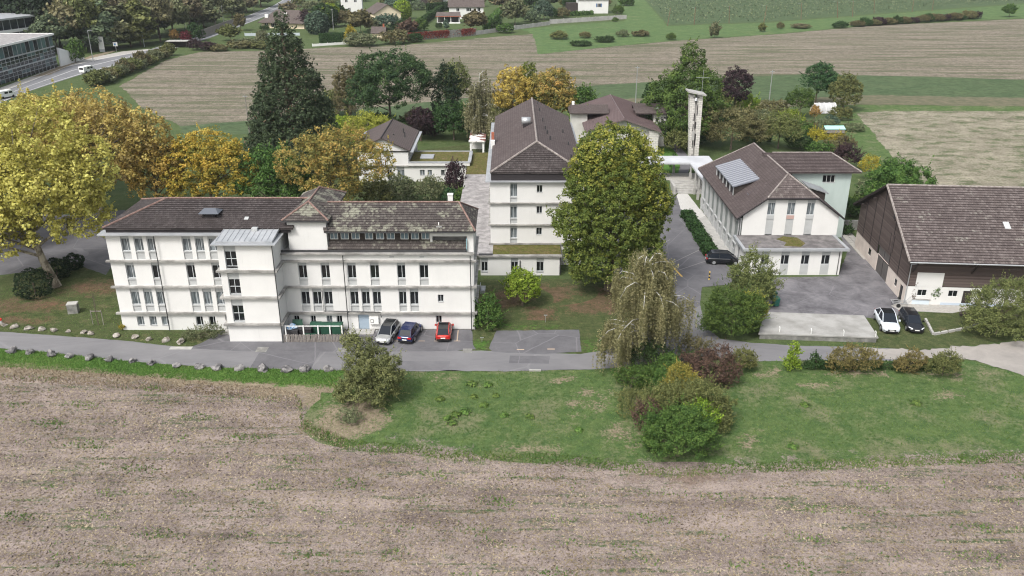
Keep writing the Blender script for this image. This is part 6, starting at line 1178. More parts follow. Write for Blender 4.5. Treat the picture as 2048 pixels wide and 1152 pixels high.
def proto(kind, seed, leaf):
    """unit-height plant shapes shared by the smaller and farther plants"""
    key = (kind, seed, leaf)
    if key in PROTO: return PROTO[key]
    r = np.random.default_rng(1000 + seed * 7 + len(kind)); lob = []
    if kind == 'round': lob = [(0, 0, .62, .30, .30, .30)] + [(*(sph(1, r)[0] * [.20, .20, .14] + [0, 0, .60]), *(r.uniform(.17, .26, 3))) for _ in range(5)]; low, tb = -.6, .5
    elif kind == 'tall': lob = [(0, 0, .40, .22, .22, .28), (0, 0, .70, .17, .17, .28)] + [(*(sph(1, r)[0] * [.13, .13, .22] + [0, 0, .52]), *(r.uniform(.12, .19, 3))) for _ in range(5)]; low, tb = -.7, .5
    elif kind == 'bush': lob = [(0, 0, .38, .50, .50, .40)] + [(*(sph(1, r)[0] * [.40, .40, .15] + [0, 0, .42]), *(r.uniform(.22, .42, 2)), r.uniform(.25, .45)) for _ in range(6)]; low, tb = -.5, .3
    elif kind == 'cone': lob = [(0, 0, .15 + .14 * k, .27 - .042 * k, .27 - .042 * k, .16) for k in range(6)] + [(0, 0, .93, .05, .05, .09)]; low, tb = -.8, .8
    elif kind == 'ball': lob = [(0, 0, .48, .5, .5, .5)]; low, tb = -.9, .3
    n = {'round': 4200, 'tall': 4200, 'bush': 2800, 'cone': 2800, 'ball': 3800}[kind]; leaf = leaf * .8
    V, F, T, cs = crown(lob, n, leaf, .12 if kind != 'ball' else .05, r, .3 if kind != 'ball' else .0, .72 if kind != 'ball' else .88, low=low, tj=.2, shoots=50 if kind != 'ball' else 0, sl=.16)
    cm_ = numesh('crown', V, F, LF['green'], T); mb = MB(); limbs(mb, (0, 0, 0), (0, 0, tb), .022 if kind != 'bush' else .03, cs, 10, r)
    PROTO[key] = (cm_, mb.mesh('trunk', mBark)); return PROTO[key]
def plant(name, label, cat, loc, h, w, sp, kind='round', seed=0, group=None, leaf=.030, z=None, bark=None, rz=None):
    """a plant of height h and width w from a shared shape"""
    cm_, tm = proto(kind, seed % 4, leaf); zz = hz(*loc) if z is None else z
    t = thing(name, label, cat, (loc[0], loc[1], zz), rng.uniform(0, 6.28) if rz is None else rz, group); k = {'round': .92, 'tall': .62, 'bush': 1.45, 'cone': .56, 'ball': 1.0}[kind]
    o = put('crown' if cat == 'tree' else 'foliage', cm_, t, sc=(w / k, w / k, h), mat=LF[sp]); q = put('trunk' if cat == 'tree' else 'stem', tm, t, sc=(min(w / k, h), min(w / k, h), h)); return t
def tree(name, label, loc, lobes, n, leaf, clump, sp, trunk, r0, bark=None, seed=1, hang=0.0, nl=14, cat='tree', fill=.35, low=-.75, extra=None):
    """a large tree with its own crown; lobes and trunk (base, top) relative to loc"""
    r = np.random.default_rng(seed); t = thing(name, label, cat, (loc[0], loc[1], hz(*loc))); V, F, T, cs = crown(lobes, int(n * DENS), leaf * LSC, clump * .85, r, fill, hang=hang, low=low, shoots=int(n / 60) if cat == 'shrub' else int(n / 220), sl=clump * (2.2 if cat == 'shrub' else 1.5))
    if callable(sp):
        pass
    put('crown' if cat == 'tree' else 'foliage', numesh('crown', V, F, LF[sp], T), t)
    mb = MB(); limbs(mb, trunk[0], trunk[1], r0, cs, nl, r); put('trunk' if cat == 'tree' else 'stem', mb.mesh('trunk', bark or mBark), t); return t
def blobs(seed, n, c, R_, rr):
    r = np.random.default_rng(seed); return [(c[0] + d[0] * R_[0], c[1] + d[1] * R_[1], c[2] + d[2] * R_[2], *(r.uniform(rr[0], rr[1], 3))) for d in sph(n, r)]
def loc_size(bx, by, top, w):
    """ground point, height and width of a plant from its base point, top line and width in the survey frame"""
    x, y = g(bx, by); y2 = y; z = aty(bx, top, y2)[1]; s = (y * _c + (CAM_H) * _s) / FPX
    return (x, y), z, w * s
# --- plane trees on the left
x, y = g(112, 574)
tree('plane_tree', 'tall yellow-green plane tree with leaning mottled trunk on the left lawn', (x, y), [(-4.5, 0, 13.5, 5.5, 5.5, 5), (1.5, -1, 13, 5, 5, 4.5), (-1, 2, 18, 6, 6, 5), (-8, 1, 9.5, 4.5, 4.5, 4), (4.5, 1, 9, 3.4, 3.5, 3), (-4, -2, 8, 4, 4, 3), (5, 3, 14.5, 3.5, 3.5, 4)] + blobs(3, 10, (-1.5, 0, 13), (7, 5, 6), (1.8, 2.8)), 26000, .26, 1.15, 'plane', ((0, 0, 0), (-2.8, .5, 11)), .62, mPlaneBark, 11, nl=26, fill=.3)
x, y = g(-70, 500)
tree('plane_tree', 'yellow-green plane tree cut off by the left picture edge', (x, y), [(0, 0, 12, 6.5, 6, 5.0), (3, 1, 15, 6, 5, 4.5), (-3, 0, 10, 5, 5, 4), (3, -2, 9, 5, 4, 4)] + blobs(4, 8, (0, 0, 12), (6, 5, 5), (1.8, 2.8)), 16000, .28, 1.2, 'plane', ((0, 0, 0), (0, .5, 12)), .6, mPlaneBark, 12, nl=18)
x, y = g(205, 440)
tree('plane_tree', 'sparse golden-brown plane tree behind the left wing', (x, y), [(-3, 0, 12, 5.5, 5, 5), (3, 0, 12.5, 5.5, 5, 5), (1, 1, 15.5, 5, 5, 4), (7, 0, 10, 4, 4, 4), (-5, 0, 15, 4.5, 4, 3.6), (9, 0, 14, 3, 3, 3)] + blobs(5, 10, (1, 0, 12.5), (8, 5, 5.5), (1.5, 2.6)), 17000, .27, 1.1, 'planebrown', ((0, 0, 0), (0, 0, 13)), .5, mPlaneBark, 13, nl=34, fill=.35)
x, y = g(120, 400)
tree('plane_tree', 'yellow plane tree farther back towards the main road', (x, y), [(-3, 0, 10, 6, 6, 5), (4, 0, 11, 6, 6, 5), (0, 1, 13.5, 6, 5, 4), (-8, 0, 9.5, 5, 4, 4.5)] + blobs(6, 9, (0, 0, 11), (8, 5, 4), (1.7, 2.8)), 15000, .30, 1.2, 'plane', ((0, 0, 0), (0, 0, 12)), .55, mPlaneBark, 14, nl=20)
# --- trees behind the long building
for nm, lab, bx, by, sp, lob, n, lf, sd, tk in (
    ('maple_tree', 'orange-brown maple behind the left wing roof', 322, 436, 'orange', [(0, 0, 7, 4.0, 3.6, 4.2), (-1.5, 0, 10, 3, 3, 3), (2, 0, 9.5, 2.8, 3, 3.2)], 7500, .22, 21, 4),
    ('maple_tree', 'golden maple with green shadows behind the left wing roof', 428, 436, 'gold', [(-2, 0, 7.5, 4.6, 4, 4.5), (2.6, 0, 7.5, 4.4, 4, 4.5), (0, 1, 10.5, 4.5, 4, 3.2)], 13000, .22, 22, 4),
    ('maple_tree', 'dark green tree between the golden maple and the oak', 540, 432, 'green', [(-1, 0, 6, 4, 3.5, 4), (3, 0, 5.5, 3.6, 3.5, 3.6), (1, 1, 8, 3.4, 3, 2.8)], 7500, .22, 23, 3),
    ('oak_tree', 'russet and olive oak behind the small hipped tower', 668, 440, 'oak', [(-3.5, 0, 9, 4.4, 4, 3.8), (2, 0, 10.5, 5, 4, 4), (6, 0, 9, 3.8, 3.5, 3.2), (0, -1, 6, 4.5, 3.5, 3)], 13500, .21, 24, 6)):
    x, y = g(bx, by); tree(nm, lab, (x, y), lob + blobs(sd, 6, (0, 0, lob[0][2] + 1), (3.6, 2.5, 3), (1.2, 2)), n, lf, .85, sp, ((0, 0, 0), (0, 0, tk + 3)), .34, None, sd, nl=16)
for lab, bx, by, top, w, sp, kd in (('low olive shrub beside the oak', 745, 412, 352, 95, 'olive', 'bush'), ('grey-green shrub in front of the gabled house', 800, 405, 352, 95, 'greygreen', 'bush'), ('pale grey-green shrub before the small windows', 862, 402, 350, 60, 'greygreen', 'bush'), ('dark purple smoke bush at the gravel roof corner', 910, 392, 318, 48, 'purple', 'bush'), ('small bright green shrub beside the gravel roof', 925, 410, 375, 28, 'green', 'tall'), ('dark evergreen shrub under the smoke bush', 895, 402, 372, 40, 'darkoak', 'bush'), ('dark shrub right of the dark green tree', 600, 425, 330, 70, 'green', 'round')):
    p, h, w = loc_size(bx, by, top, w); plant('shrub', lab, 'shrub', p, h, w, sp, kd, int(bx) % 4, leaf=.04)
# --- sequoia
x, y = g(592, 345); r_ = np.random.default_rng(31)
def conic(h, rb, n, zlo=.04, ex=1.35): return [(0, 0, h * (zlo + (1 - zlo) * (k + .3) / n), *(2 * [max(.5, rb * (1 - ((k + .2) / n) ** ex))]), h / n * 1.2) for k in range(n)]
sl_ = [(l[0] + r_.normal(0, .3), l[1] + r_.normal(0, .3), *l[2:]) for l in conic(27.6, 8.9, 9, .04, 1.55)]
for k in range(34):
    zz = r_.uniform(.08, .92); a = r_.uniform(0, 6.28); rad = 9.0 * (1 - zz ** 1.55) * .88; s_ = r_.uniform(.9, 1.7) * (1.25 - zz * .5); sl_.append((rad * math.cos(a), rad * math.sin(a), zz * 27.5, s_ * 1.15, s_ * 1.15, s_))
tree('sequoia_tree', 'towering dark giant sequoia with broad cone shape behind the oak', (x, y), sl_, 46000, .25, .72, 'sequoia', ((0, 0, 0), (0, 0, 26)), .8, mBark, 31, nl=30, fill=.25)
# --- garden trees behind the houses
for nm, lab, bx, by, top, w, sp, kd, n, lf in (
    ('oak_tree', 'broad dark green oak at the field edge', 782, 262, 104, 185, 'darkoak', 'round', 16000, .27), ('maple_tree', 'yellow-brown tree left of the dark oak', 702, 250, 128, 75, 'olivebrown', 'tall', 4000, .26),
    ('willow_tree', 'pale yellow-green weeping tree behind the gabled house', 735, 292, 226, 125, 'willow', 'bush', 6000, .2), ('yew_tree', 'dark columnar evergreen right of the oak', 893, 258, 124, 72, 'yew', 'tall', 6000, .22),
    ('maple_tree', 'pale yellow tree behind the dark evergreen', 915, 235, 118, 70, 'olive', 'round', 4000, .26), ('plum_tree', 'purple-leaved shrub tree behind the gabled house', 842, 282, 212, 62, 'purple', 'round', 3500, .2),
    ('evergreen_shrub', 'dark glossy shrub mass behind the garden lawn', 908, 280, 200, 95, 'hedge', 'bush', 6000, .22), ('maple_tree', 'orange tree behind the left roof edge of the dormitory', 1026, 262, 130, 92, 'orange', 'round', 7000, .25),
    ('poplar_tree', 'slim green-yellow tree between two orange trees', 1056, 245, 122, 62, 'linden', 'tall', 5000, .25), ('maple_tree', 'orange-olive tree behind the dormitory ridge', 1106, 262, 134, 112, 'oak', 'round', 9000, .25),
    ('shrub', 'dark green bush beside the chapel wing', 1165, 232, 168, 62, 'green', 'bush', 3500, .24), ('shrub', 'light green shrub between dormitory and chapel', 1162, 292, 224, 50, 'bright', 'tall', 2500, .2),
    ('cypress_tree', 'large dark green cypress behind the bell tower', 1365, 300, 106, 172, 'green', 'fat', 22000, .24), ('cypress_tree', 'dark evergreen joined to the left of the big cypress', 1300, 262, 158, 55, 'hedge', 'bush', 3500, .24),
    ('beech_tree', 'dark purple copper beech right of the bell tower', 1467, 232, 132, 76, 'purple', 'round', 6000, .24), ('shrub', 'yellow-green shrub beside the copper beech', 1490, 225, 191, 62, 'bright', 'bush', 2500, .22),
    ('olive_bush', 'large olive-brown bush right of the bell tower', 1460, 312, 218, 135, 'olivebrown', 'bush', 9000, .2), ('shrub', 'olive-green bush behind the hall roof', 1555, 302, 224, 95, 'olive', 'bush', 4500, .2),
    ('pine_tree', 'dark green tree at the back of the allotment', 1630, 210, 124, 85, 'darkoak', 'round', 5000, .24), ('maple_tree', 'brown-green tree right of the dark allotment tree', 1685, 222, 146, 72, 'olive', 'tall', 4500, .24),
    ('fruit_tree', 'light green fruit tree in the allotment', 1598, 236, 174, 65, 'green', 'round', 3500, .2), ('fruit_tree', 'small bright orange tree beside the greenhouse', 1627, 246, 209, 26, 'orange', 'round', 900, .16),
    ('shrub', 'yellow feathery shrub in the allotment', 1630, 292, 255, 42, 'yellow', 'bush', 1500, .16), ('shrub', 'purple-leaved shrub at the allotment corner', 1690, 338, 284, 62, 'purple', 'bush', 3500, .16),
    ('fruit_tree', 'small tree with yellow leaves behind the mint wing', 1735, 362, 308, 48, 'yellow', 'round', 1100, .16), ('walnut_tree', 'wide green spreading tree behind the barn', 1792, 432, 316, 165, 'green', 'bush', 11000, .2),
    ('shrub', 'grey-green shrub in the allotment beds', 1648, 262, 236, 38, 'greygreen', 'bush', 1200, .16), ('shrub', 'straw-yellow grass clump before the cold frame', 1668, 292, 266, 50, 'yellow', 'bush', 1200, .14), ('shrub', 'brown-green shrub beside the allotment path', 1690, 300, 268, 40, 'olivebrown', 'bush', 1200, .16),
    ('shrub', 'dark shrub behind the yard wall', 1700, 432, 398, 70, 'hedge', 'bush', 2500, .16), ('shrub', 'small yellow-green tree at the barn corner', 1728, 478, 424, 30, 'bright', 'tall', 1200, .14), ('shrub', 'low dark ground shrub by the hall corner', 1688, 468, 450, 36, 'hedge', 'bush', 1000, .13), ('shrub', 'dark shrub in front of the stone pier', 1345, 352, 322, 16, 'yew', 'tall', 500, .12),
    ('shrub', 'grey-brown shrub left of the bell tower', 1352, 318, 272, 60, 'olive', 'bush', 2500, .18)):
    p, h, w = loc_size(bx, by, top, w); cat = 'tree' if 'tree' in nm else 'shrub'; sd = int(bx * 7 + by); hw_ = w / 2
    if kd == 'round': lob = [(0, 0, h * .62, hw_ * .72, hw_ * .72, h * .34)] + blobs(sd, 7, (0, 0, h * .6), (hw_ * .62, hw_ * .5, h * .20), (hw_ * .28, hw_ * .42))
    elif kd == 'tall': lob = [(0, 0, h * .45, hw_ * .78, hw_ * .78, h * .36), (0, 0, h * .75, hw_ * .55, hw_ * .55, h * .24)] + blobs(sd, 5, (0, 0, h * .55), (hw_ * .5, hw_ * .5, h * .3), (hw_ * .3, hw_ * .45))
    elif kd == 'bush': lob = [(0, 0, h * .45, hw_ * .8, hw_ * .7, h * .45)] + blobs(sd, 7, (0, 0, h * .48), (hw_ * .66, hw_ * .55, h * .22), (hw_ * .24, hw_ * .40))
    elif kd == 'fat': lob = [(0, 0, h * .30, hw_ * .85, hw_ * .8, h * .30), (hw_ * .05, 0, h * .55, hw_ * .66, hw_ * .62, h * .26), (hw_ * .05, 0, h * .76, hw_ * .36, hw_ * .36, h * .2), (0, 0, h * .9, hw_ * .16, hw_ * .16, h * .12)] + blobs(sd, 16, (0, 0, h * .38), (hw_ * .75, hw_ * .6, h * .3), (hw_ * .16, hw_ * .26))
    else: lob = conic(h, hw_ * .95, 7, .05) + [(math.cos(a) * hw_ * .75 * (1 - q), math.sin(a) * hw_ * .75 * (1 - q), h * q, hw_ * .26, hw_ * .26, h * .09) for a, q in ((.4, .1), (1.5, .2), (2.6, .12), (3.7, .3), (4.9, .15), (5.8, .4), (2.2, .5), (.9, .6), (4.2, .55))]
    tree(nm, lab, p, lob, n, lf, max(.45, hw_ * .16), sp, ((0, 0, 0), (0, 0, h * .62)), max(.1, h * .022), None, sd % 9973, nl=12, cat=cat, low=-.6 if kd != 'bush' else -.35)
# --- undergrowth filling the gardens
for k, (bx, by, h, w, sp, lab) in enumerate(((690, 268, 5, 9, 'bright', 'yellow-green shrub below the dark oak on the left'), (720, 270, 5, 8, 'hedge', 'dark shrub under the left side of the oak'), (760, 268, 6, 9, 'darkoak', 'dark shrub under the oak trunk'), (800, 268, 5, 9, 'hedge', 'dark shrub under the right side of the oak'), (832, 262, 6, 8, 'olivebrown', 'brown shrub right of the oak'), (862, 272, 5, 7, 'purple', 'purple-brown shrub behind the garden lawn'), (940, 262, 8, 9, 'green', 'green shrub left of the grey birch'), (985, 262, 8, 8, 'olive', 'olive shrub right of the grey birch'), (1000, 240, 8, 8, 'greygreen', 'grey-green shrub behind the grey birch'), (985, 225, 7, 8, 'olivebrown', 'bare brown shrub beyond the grey birch'), (1080, 240, 9, 10, 'green', 'green tree crown behind the dormitory roof'),
    (675, 235, 9, 10, 'olive', 'olive shrub between sequoia and oak'), (520, 322, 5, 9, 'green', 'green shrub at the left foot of the sequoia'), (650, 322, 5, 9, 'hedge', 'dark shrub at the right foot of the sequoia'), (470, 330, 5, 9, 'olive', 'olive shrub behind the golden maple'),
    (1420, 250, 8, 10, 'hedge', 'dark shrub between cypress and copper beech'), (1440, 232, 8, 8, 'olive', 'olive shrub below the copper beech'), (1520, 245, 4, 8, 'greygreen', 'grey-green allotment shrub beyond the olive bush'), (1545, 232, 5, 8, 'olivebrown', 'brown allotment shrub near the utility pole'), (1510, 292, 5, 9, 'hedge', 'dark shrub right of the big olive bush'), (1590, 275, 5, 9, 'green', 'green shrub in the middle of the allotment'), (1612, 268, 3.5, 6, 'olivebrown', 'brown allotment shrub beside the yellow one'), (1600, 300, 4, 7, 'hedge', 'dark shrub behind the hall ridge'), (1640, 308, 3.5, 6, 'green', 'green shrub behind the mint wing roof'), (1575, 250, 4.5, 7, 'bright', 'light green allotment bush'), (1662, 250, 3, 5, 'bluecedar', 'blue-green cabbage patch beside the greenhouse'), (1680, 240, 4, 6, 'olive', 'olive bush right of the greenhouse'), (1705, 262, 2.5, 5, 'greygreen', 'low grey bush at the allotment edge'), (1668, 305, 3, 6, 'olivebrown', 'brown bush beside the purple shrub'), (1385, 300, 6, 8, 'hedge', 'dark shrub behind the bell tower foot'), (1330, 285, 6, 7, 'yew', 'dark yew beside the chapel path'), (1765, 438, 4, 8, 'hedge', 'dark shrub under the walnut tree'), (1725, 425, 4, 7, 'green', 'green shrub left of the walnut tree'), (1745, 400, 5, 8, 'greygreen', 'grey-green shrub behind the walnut tree'))):
    plant('garden_shrub', lab, 'shrub', g(bx, by), h * .8, w, sp, 'bush', k, leaf=.042)
# --- big linden in the court
x, y = g(1218, 580)
tree('linden_tree', 'huge dense green and yellow linden tree in the middle court', (x, y), [(0, 0, 5, 5.4, 4.6, 4.2), (0, 0, 9.5, 6.3, 5.2, 5), (.3, 0, 14, 5.6, 4.9, 4.4), (-.5, .6, 17.4, 4.0, 3.8, 3.2)] + blobs(41, 30, (-.1, -.4, 9.5), (5.4, 4.2, 6.6), (1.3, 2.2)), 60000, .17, .60, 'linden', ((0, 0, 0), (0, 0, 15)), .55, None, 41, nl=20, fill=.22)
t = bpy.data.objects['linden_tree']; r_ = np.random.default_rng(42)
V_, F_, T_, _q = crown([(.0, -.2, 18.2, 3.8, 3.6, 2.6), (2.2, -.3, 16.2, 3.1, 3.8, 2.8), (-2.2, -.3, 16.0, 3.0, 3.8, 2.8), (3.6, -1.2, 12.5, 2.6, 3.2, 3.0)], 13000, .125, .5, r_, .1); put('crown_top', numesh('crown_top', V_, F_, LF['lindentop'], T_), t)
# --- small court trees
x, y = g(1045, 612); tree('maple_tree', 'small round bright yellow-green tree before the podium', (x, y), [(0, 0, 2.6, 2.1, 2.0, 1.7), (-.3, 0, 3.6, 1.5, 1.5, 1.2), (.8, 0, 2.6, 1.3, 1.4, 1.3)], 5200, .125, .42, 'bright', ((0, 0, 0), (0, 0, 3)), .11, None, 43)
x, y = g(975, 655); tree('juniper_bush', 'dark green pointed bush at the right end of the long building', (x, y), [(0, 0, 1.4, 1.7, 1.5, 1.5), (.2, 0, 2.6, 1.2, 1.1, 1.4), (.1, 0, 3.5, .6, .6, .8)], 4200, .11, .35, 'green', ((0, 0, 0), (0, 0, 3)), .09, None, 44, cat='shrub')
# --- weeping birches: limbs with hanging leafy strands
def weeping(name, label, loc, H, W_, n, sp, seed, leaf=.10, slen=(1.8, 4.5), lean=0.0, bark=None):
    r = np.random.default_rng(seed); t = thing(name, label, 'tree', (loc[0], loc[1], hz(*loc))); mb = MB(); tips = []
    tr = [np.array([lean * k * k / 36, 0, H * .97 * k / 6]) + np.append(r.normal(0, .12, 2), 0) * (k > 0) for k in range(7)]; mb.tube(tr, [.24 * (1 - .14 * k) + .02 for k in range(7)], 7)
    for k in range(30):
        s_ = r.uniform(.28, .98); i = min(5, int(s_ * 6)); a = tr[i] + (tr[i + 1] - tr[i]) * (s_ * 6 - i); th = r.uniform(0, 6.28); rad = W_ / 2 * r.uniform(.45, 1.0) * (1.0 - .55 * max(0, s_ - .45) / .55)
        d = np.array([math.cos(th), math.sin(th), 0]); rise = r.uniform(.3, 1.4); q = [a, a + d * rad * .45 + [0, 0, rise], a + d * rad * .8 + [0, 0, rise * .9], a + d * rad + [0, 0, rise * .2]]
        mb.tube(q, [.085, .055, .03, .012], 5, False)
        for f in np.linspace(.15, 1, 9): j = min(2, int(f * 3)); tips.append(q[j] + (q[j + 1] - q[j]) * (f * 3 - j) + r.normal(0, .25, 3))
    tips = np.array(tips); ns = n // 26; idx = r.integers(0, len(tips), ns); P = []; T = []
    for k in idx:
        l = min(r.uniform(*slen), max(.6, tips[k][2] - .8)); m = 26; f = np.linspace(0, 1, m)[:, None]; sway = r.normal(0, .16, 3); st = tips[k] + r.normal(0, .22, 3)
        P.append(st + f * (np.array([0, 0, -l]) + sway) + r.normal(0, .06, (m, 3))); T.append(np.clip(np.full(m, r.normal(.5, .2)) + r.normal(0, .12, m), 0, 1))
    P = np.concatenate(P); T = np.concatenate(T); nn = r.normal(size=P.shape) + [0, 0, .3]; V, F = leafcards(P, nn, leaf * r.uniform(.6, 1.3, len(P)), r); put('crown', numesh('crown', V, F, LF[sp], T), t); put('trunk', mb.mesh('trunk', bark or mBirchBark), t); return t
x, y = g(1282, 722); weeping('birch_tree', 'weeping birch with pale trunk and hanging olive foliage beside the road', (x, y), 11.8, 12.6, 72000, "birch", 51, .088)
x, y = g(960, 292); weeping('birch_tree', 'pale grey weeping birch with bare white tips behind the dormitory', (x, y), 15.5, 8.5, 14000, 'greybirch', 52, .16, (2, 6))
x, y = g(197, 650); 
t = thing('sapling', 'thin bare sapling with support stakes on the left lawn', 'tree', (x, y, 0)); mb = MB(); r_ = np.random.default_rng(5)
mb.tube([(0, 0, 0), (0, 0, 2), (.1, 0, 4)], [.05, .04, .012], 5)
for k in range(26): zz = r_.uniform(1.0, 3.8); a = r_.uniform(0, 6.28); mb.tube([(0, 0, zz), (math.cos(a) * .35, math.sin(a) * .35, zz + .7)], [.016, .005], 4, False)
put('trunk', mb.mesh('trunk', mBark), t)
for s_ in (-.6, .6): put('stake', MB().tube([(s_, 0, 0), (s_, 0, 1.9)], .04, 5).mesh('stake', mWood), t)
put('tie', MB().box(-.6, .6, -.03, .03, 1.7, 1.78).mesh('tie', mWood), t)
# --- clipped yews on the lawn
for lab, p, w in (('largest dark clipped yew ball beside the plane trunk', (72, 592), 64), ('dark clipped yew ball behind the plane trunk', (116, 556), 46), ('small dark clipped yew ball nearest the car park', (150, 537), 34)):
    q, h, w_ = loc_size(p[0], p[1], p[1] - w, w); t = thing('yew_ball', lab, 'shrub', (q[0], q[1], 0)); r_ = np.random.default_rng(int(p[0])); R0 = w_ / 2
    V, F, T, cs = crown([(0, 0, R0 * .82, R0, R0, R0 * .85)], 6000, .075, .2, r_, 0, .92, low=-.9); put('foliage', numesh('foliage', V, F, LF['yew'], T), t); put('stem', MB().tube([(0, 0, 0), (0, 0, R0)], .1, 6).mesh('stem', mBark), t)
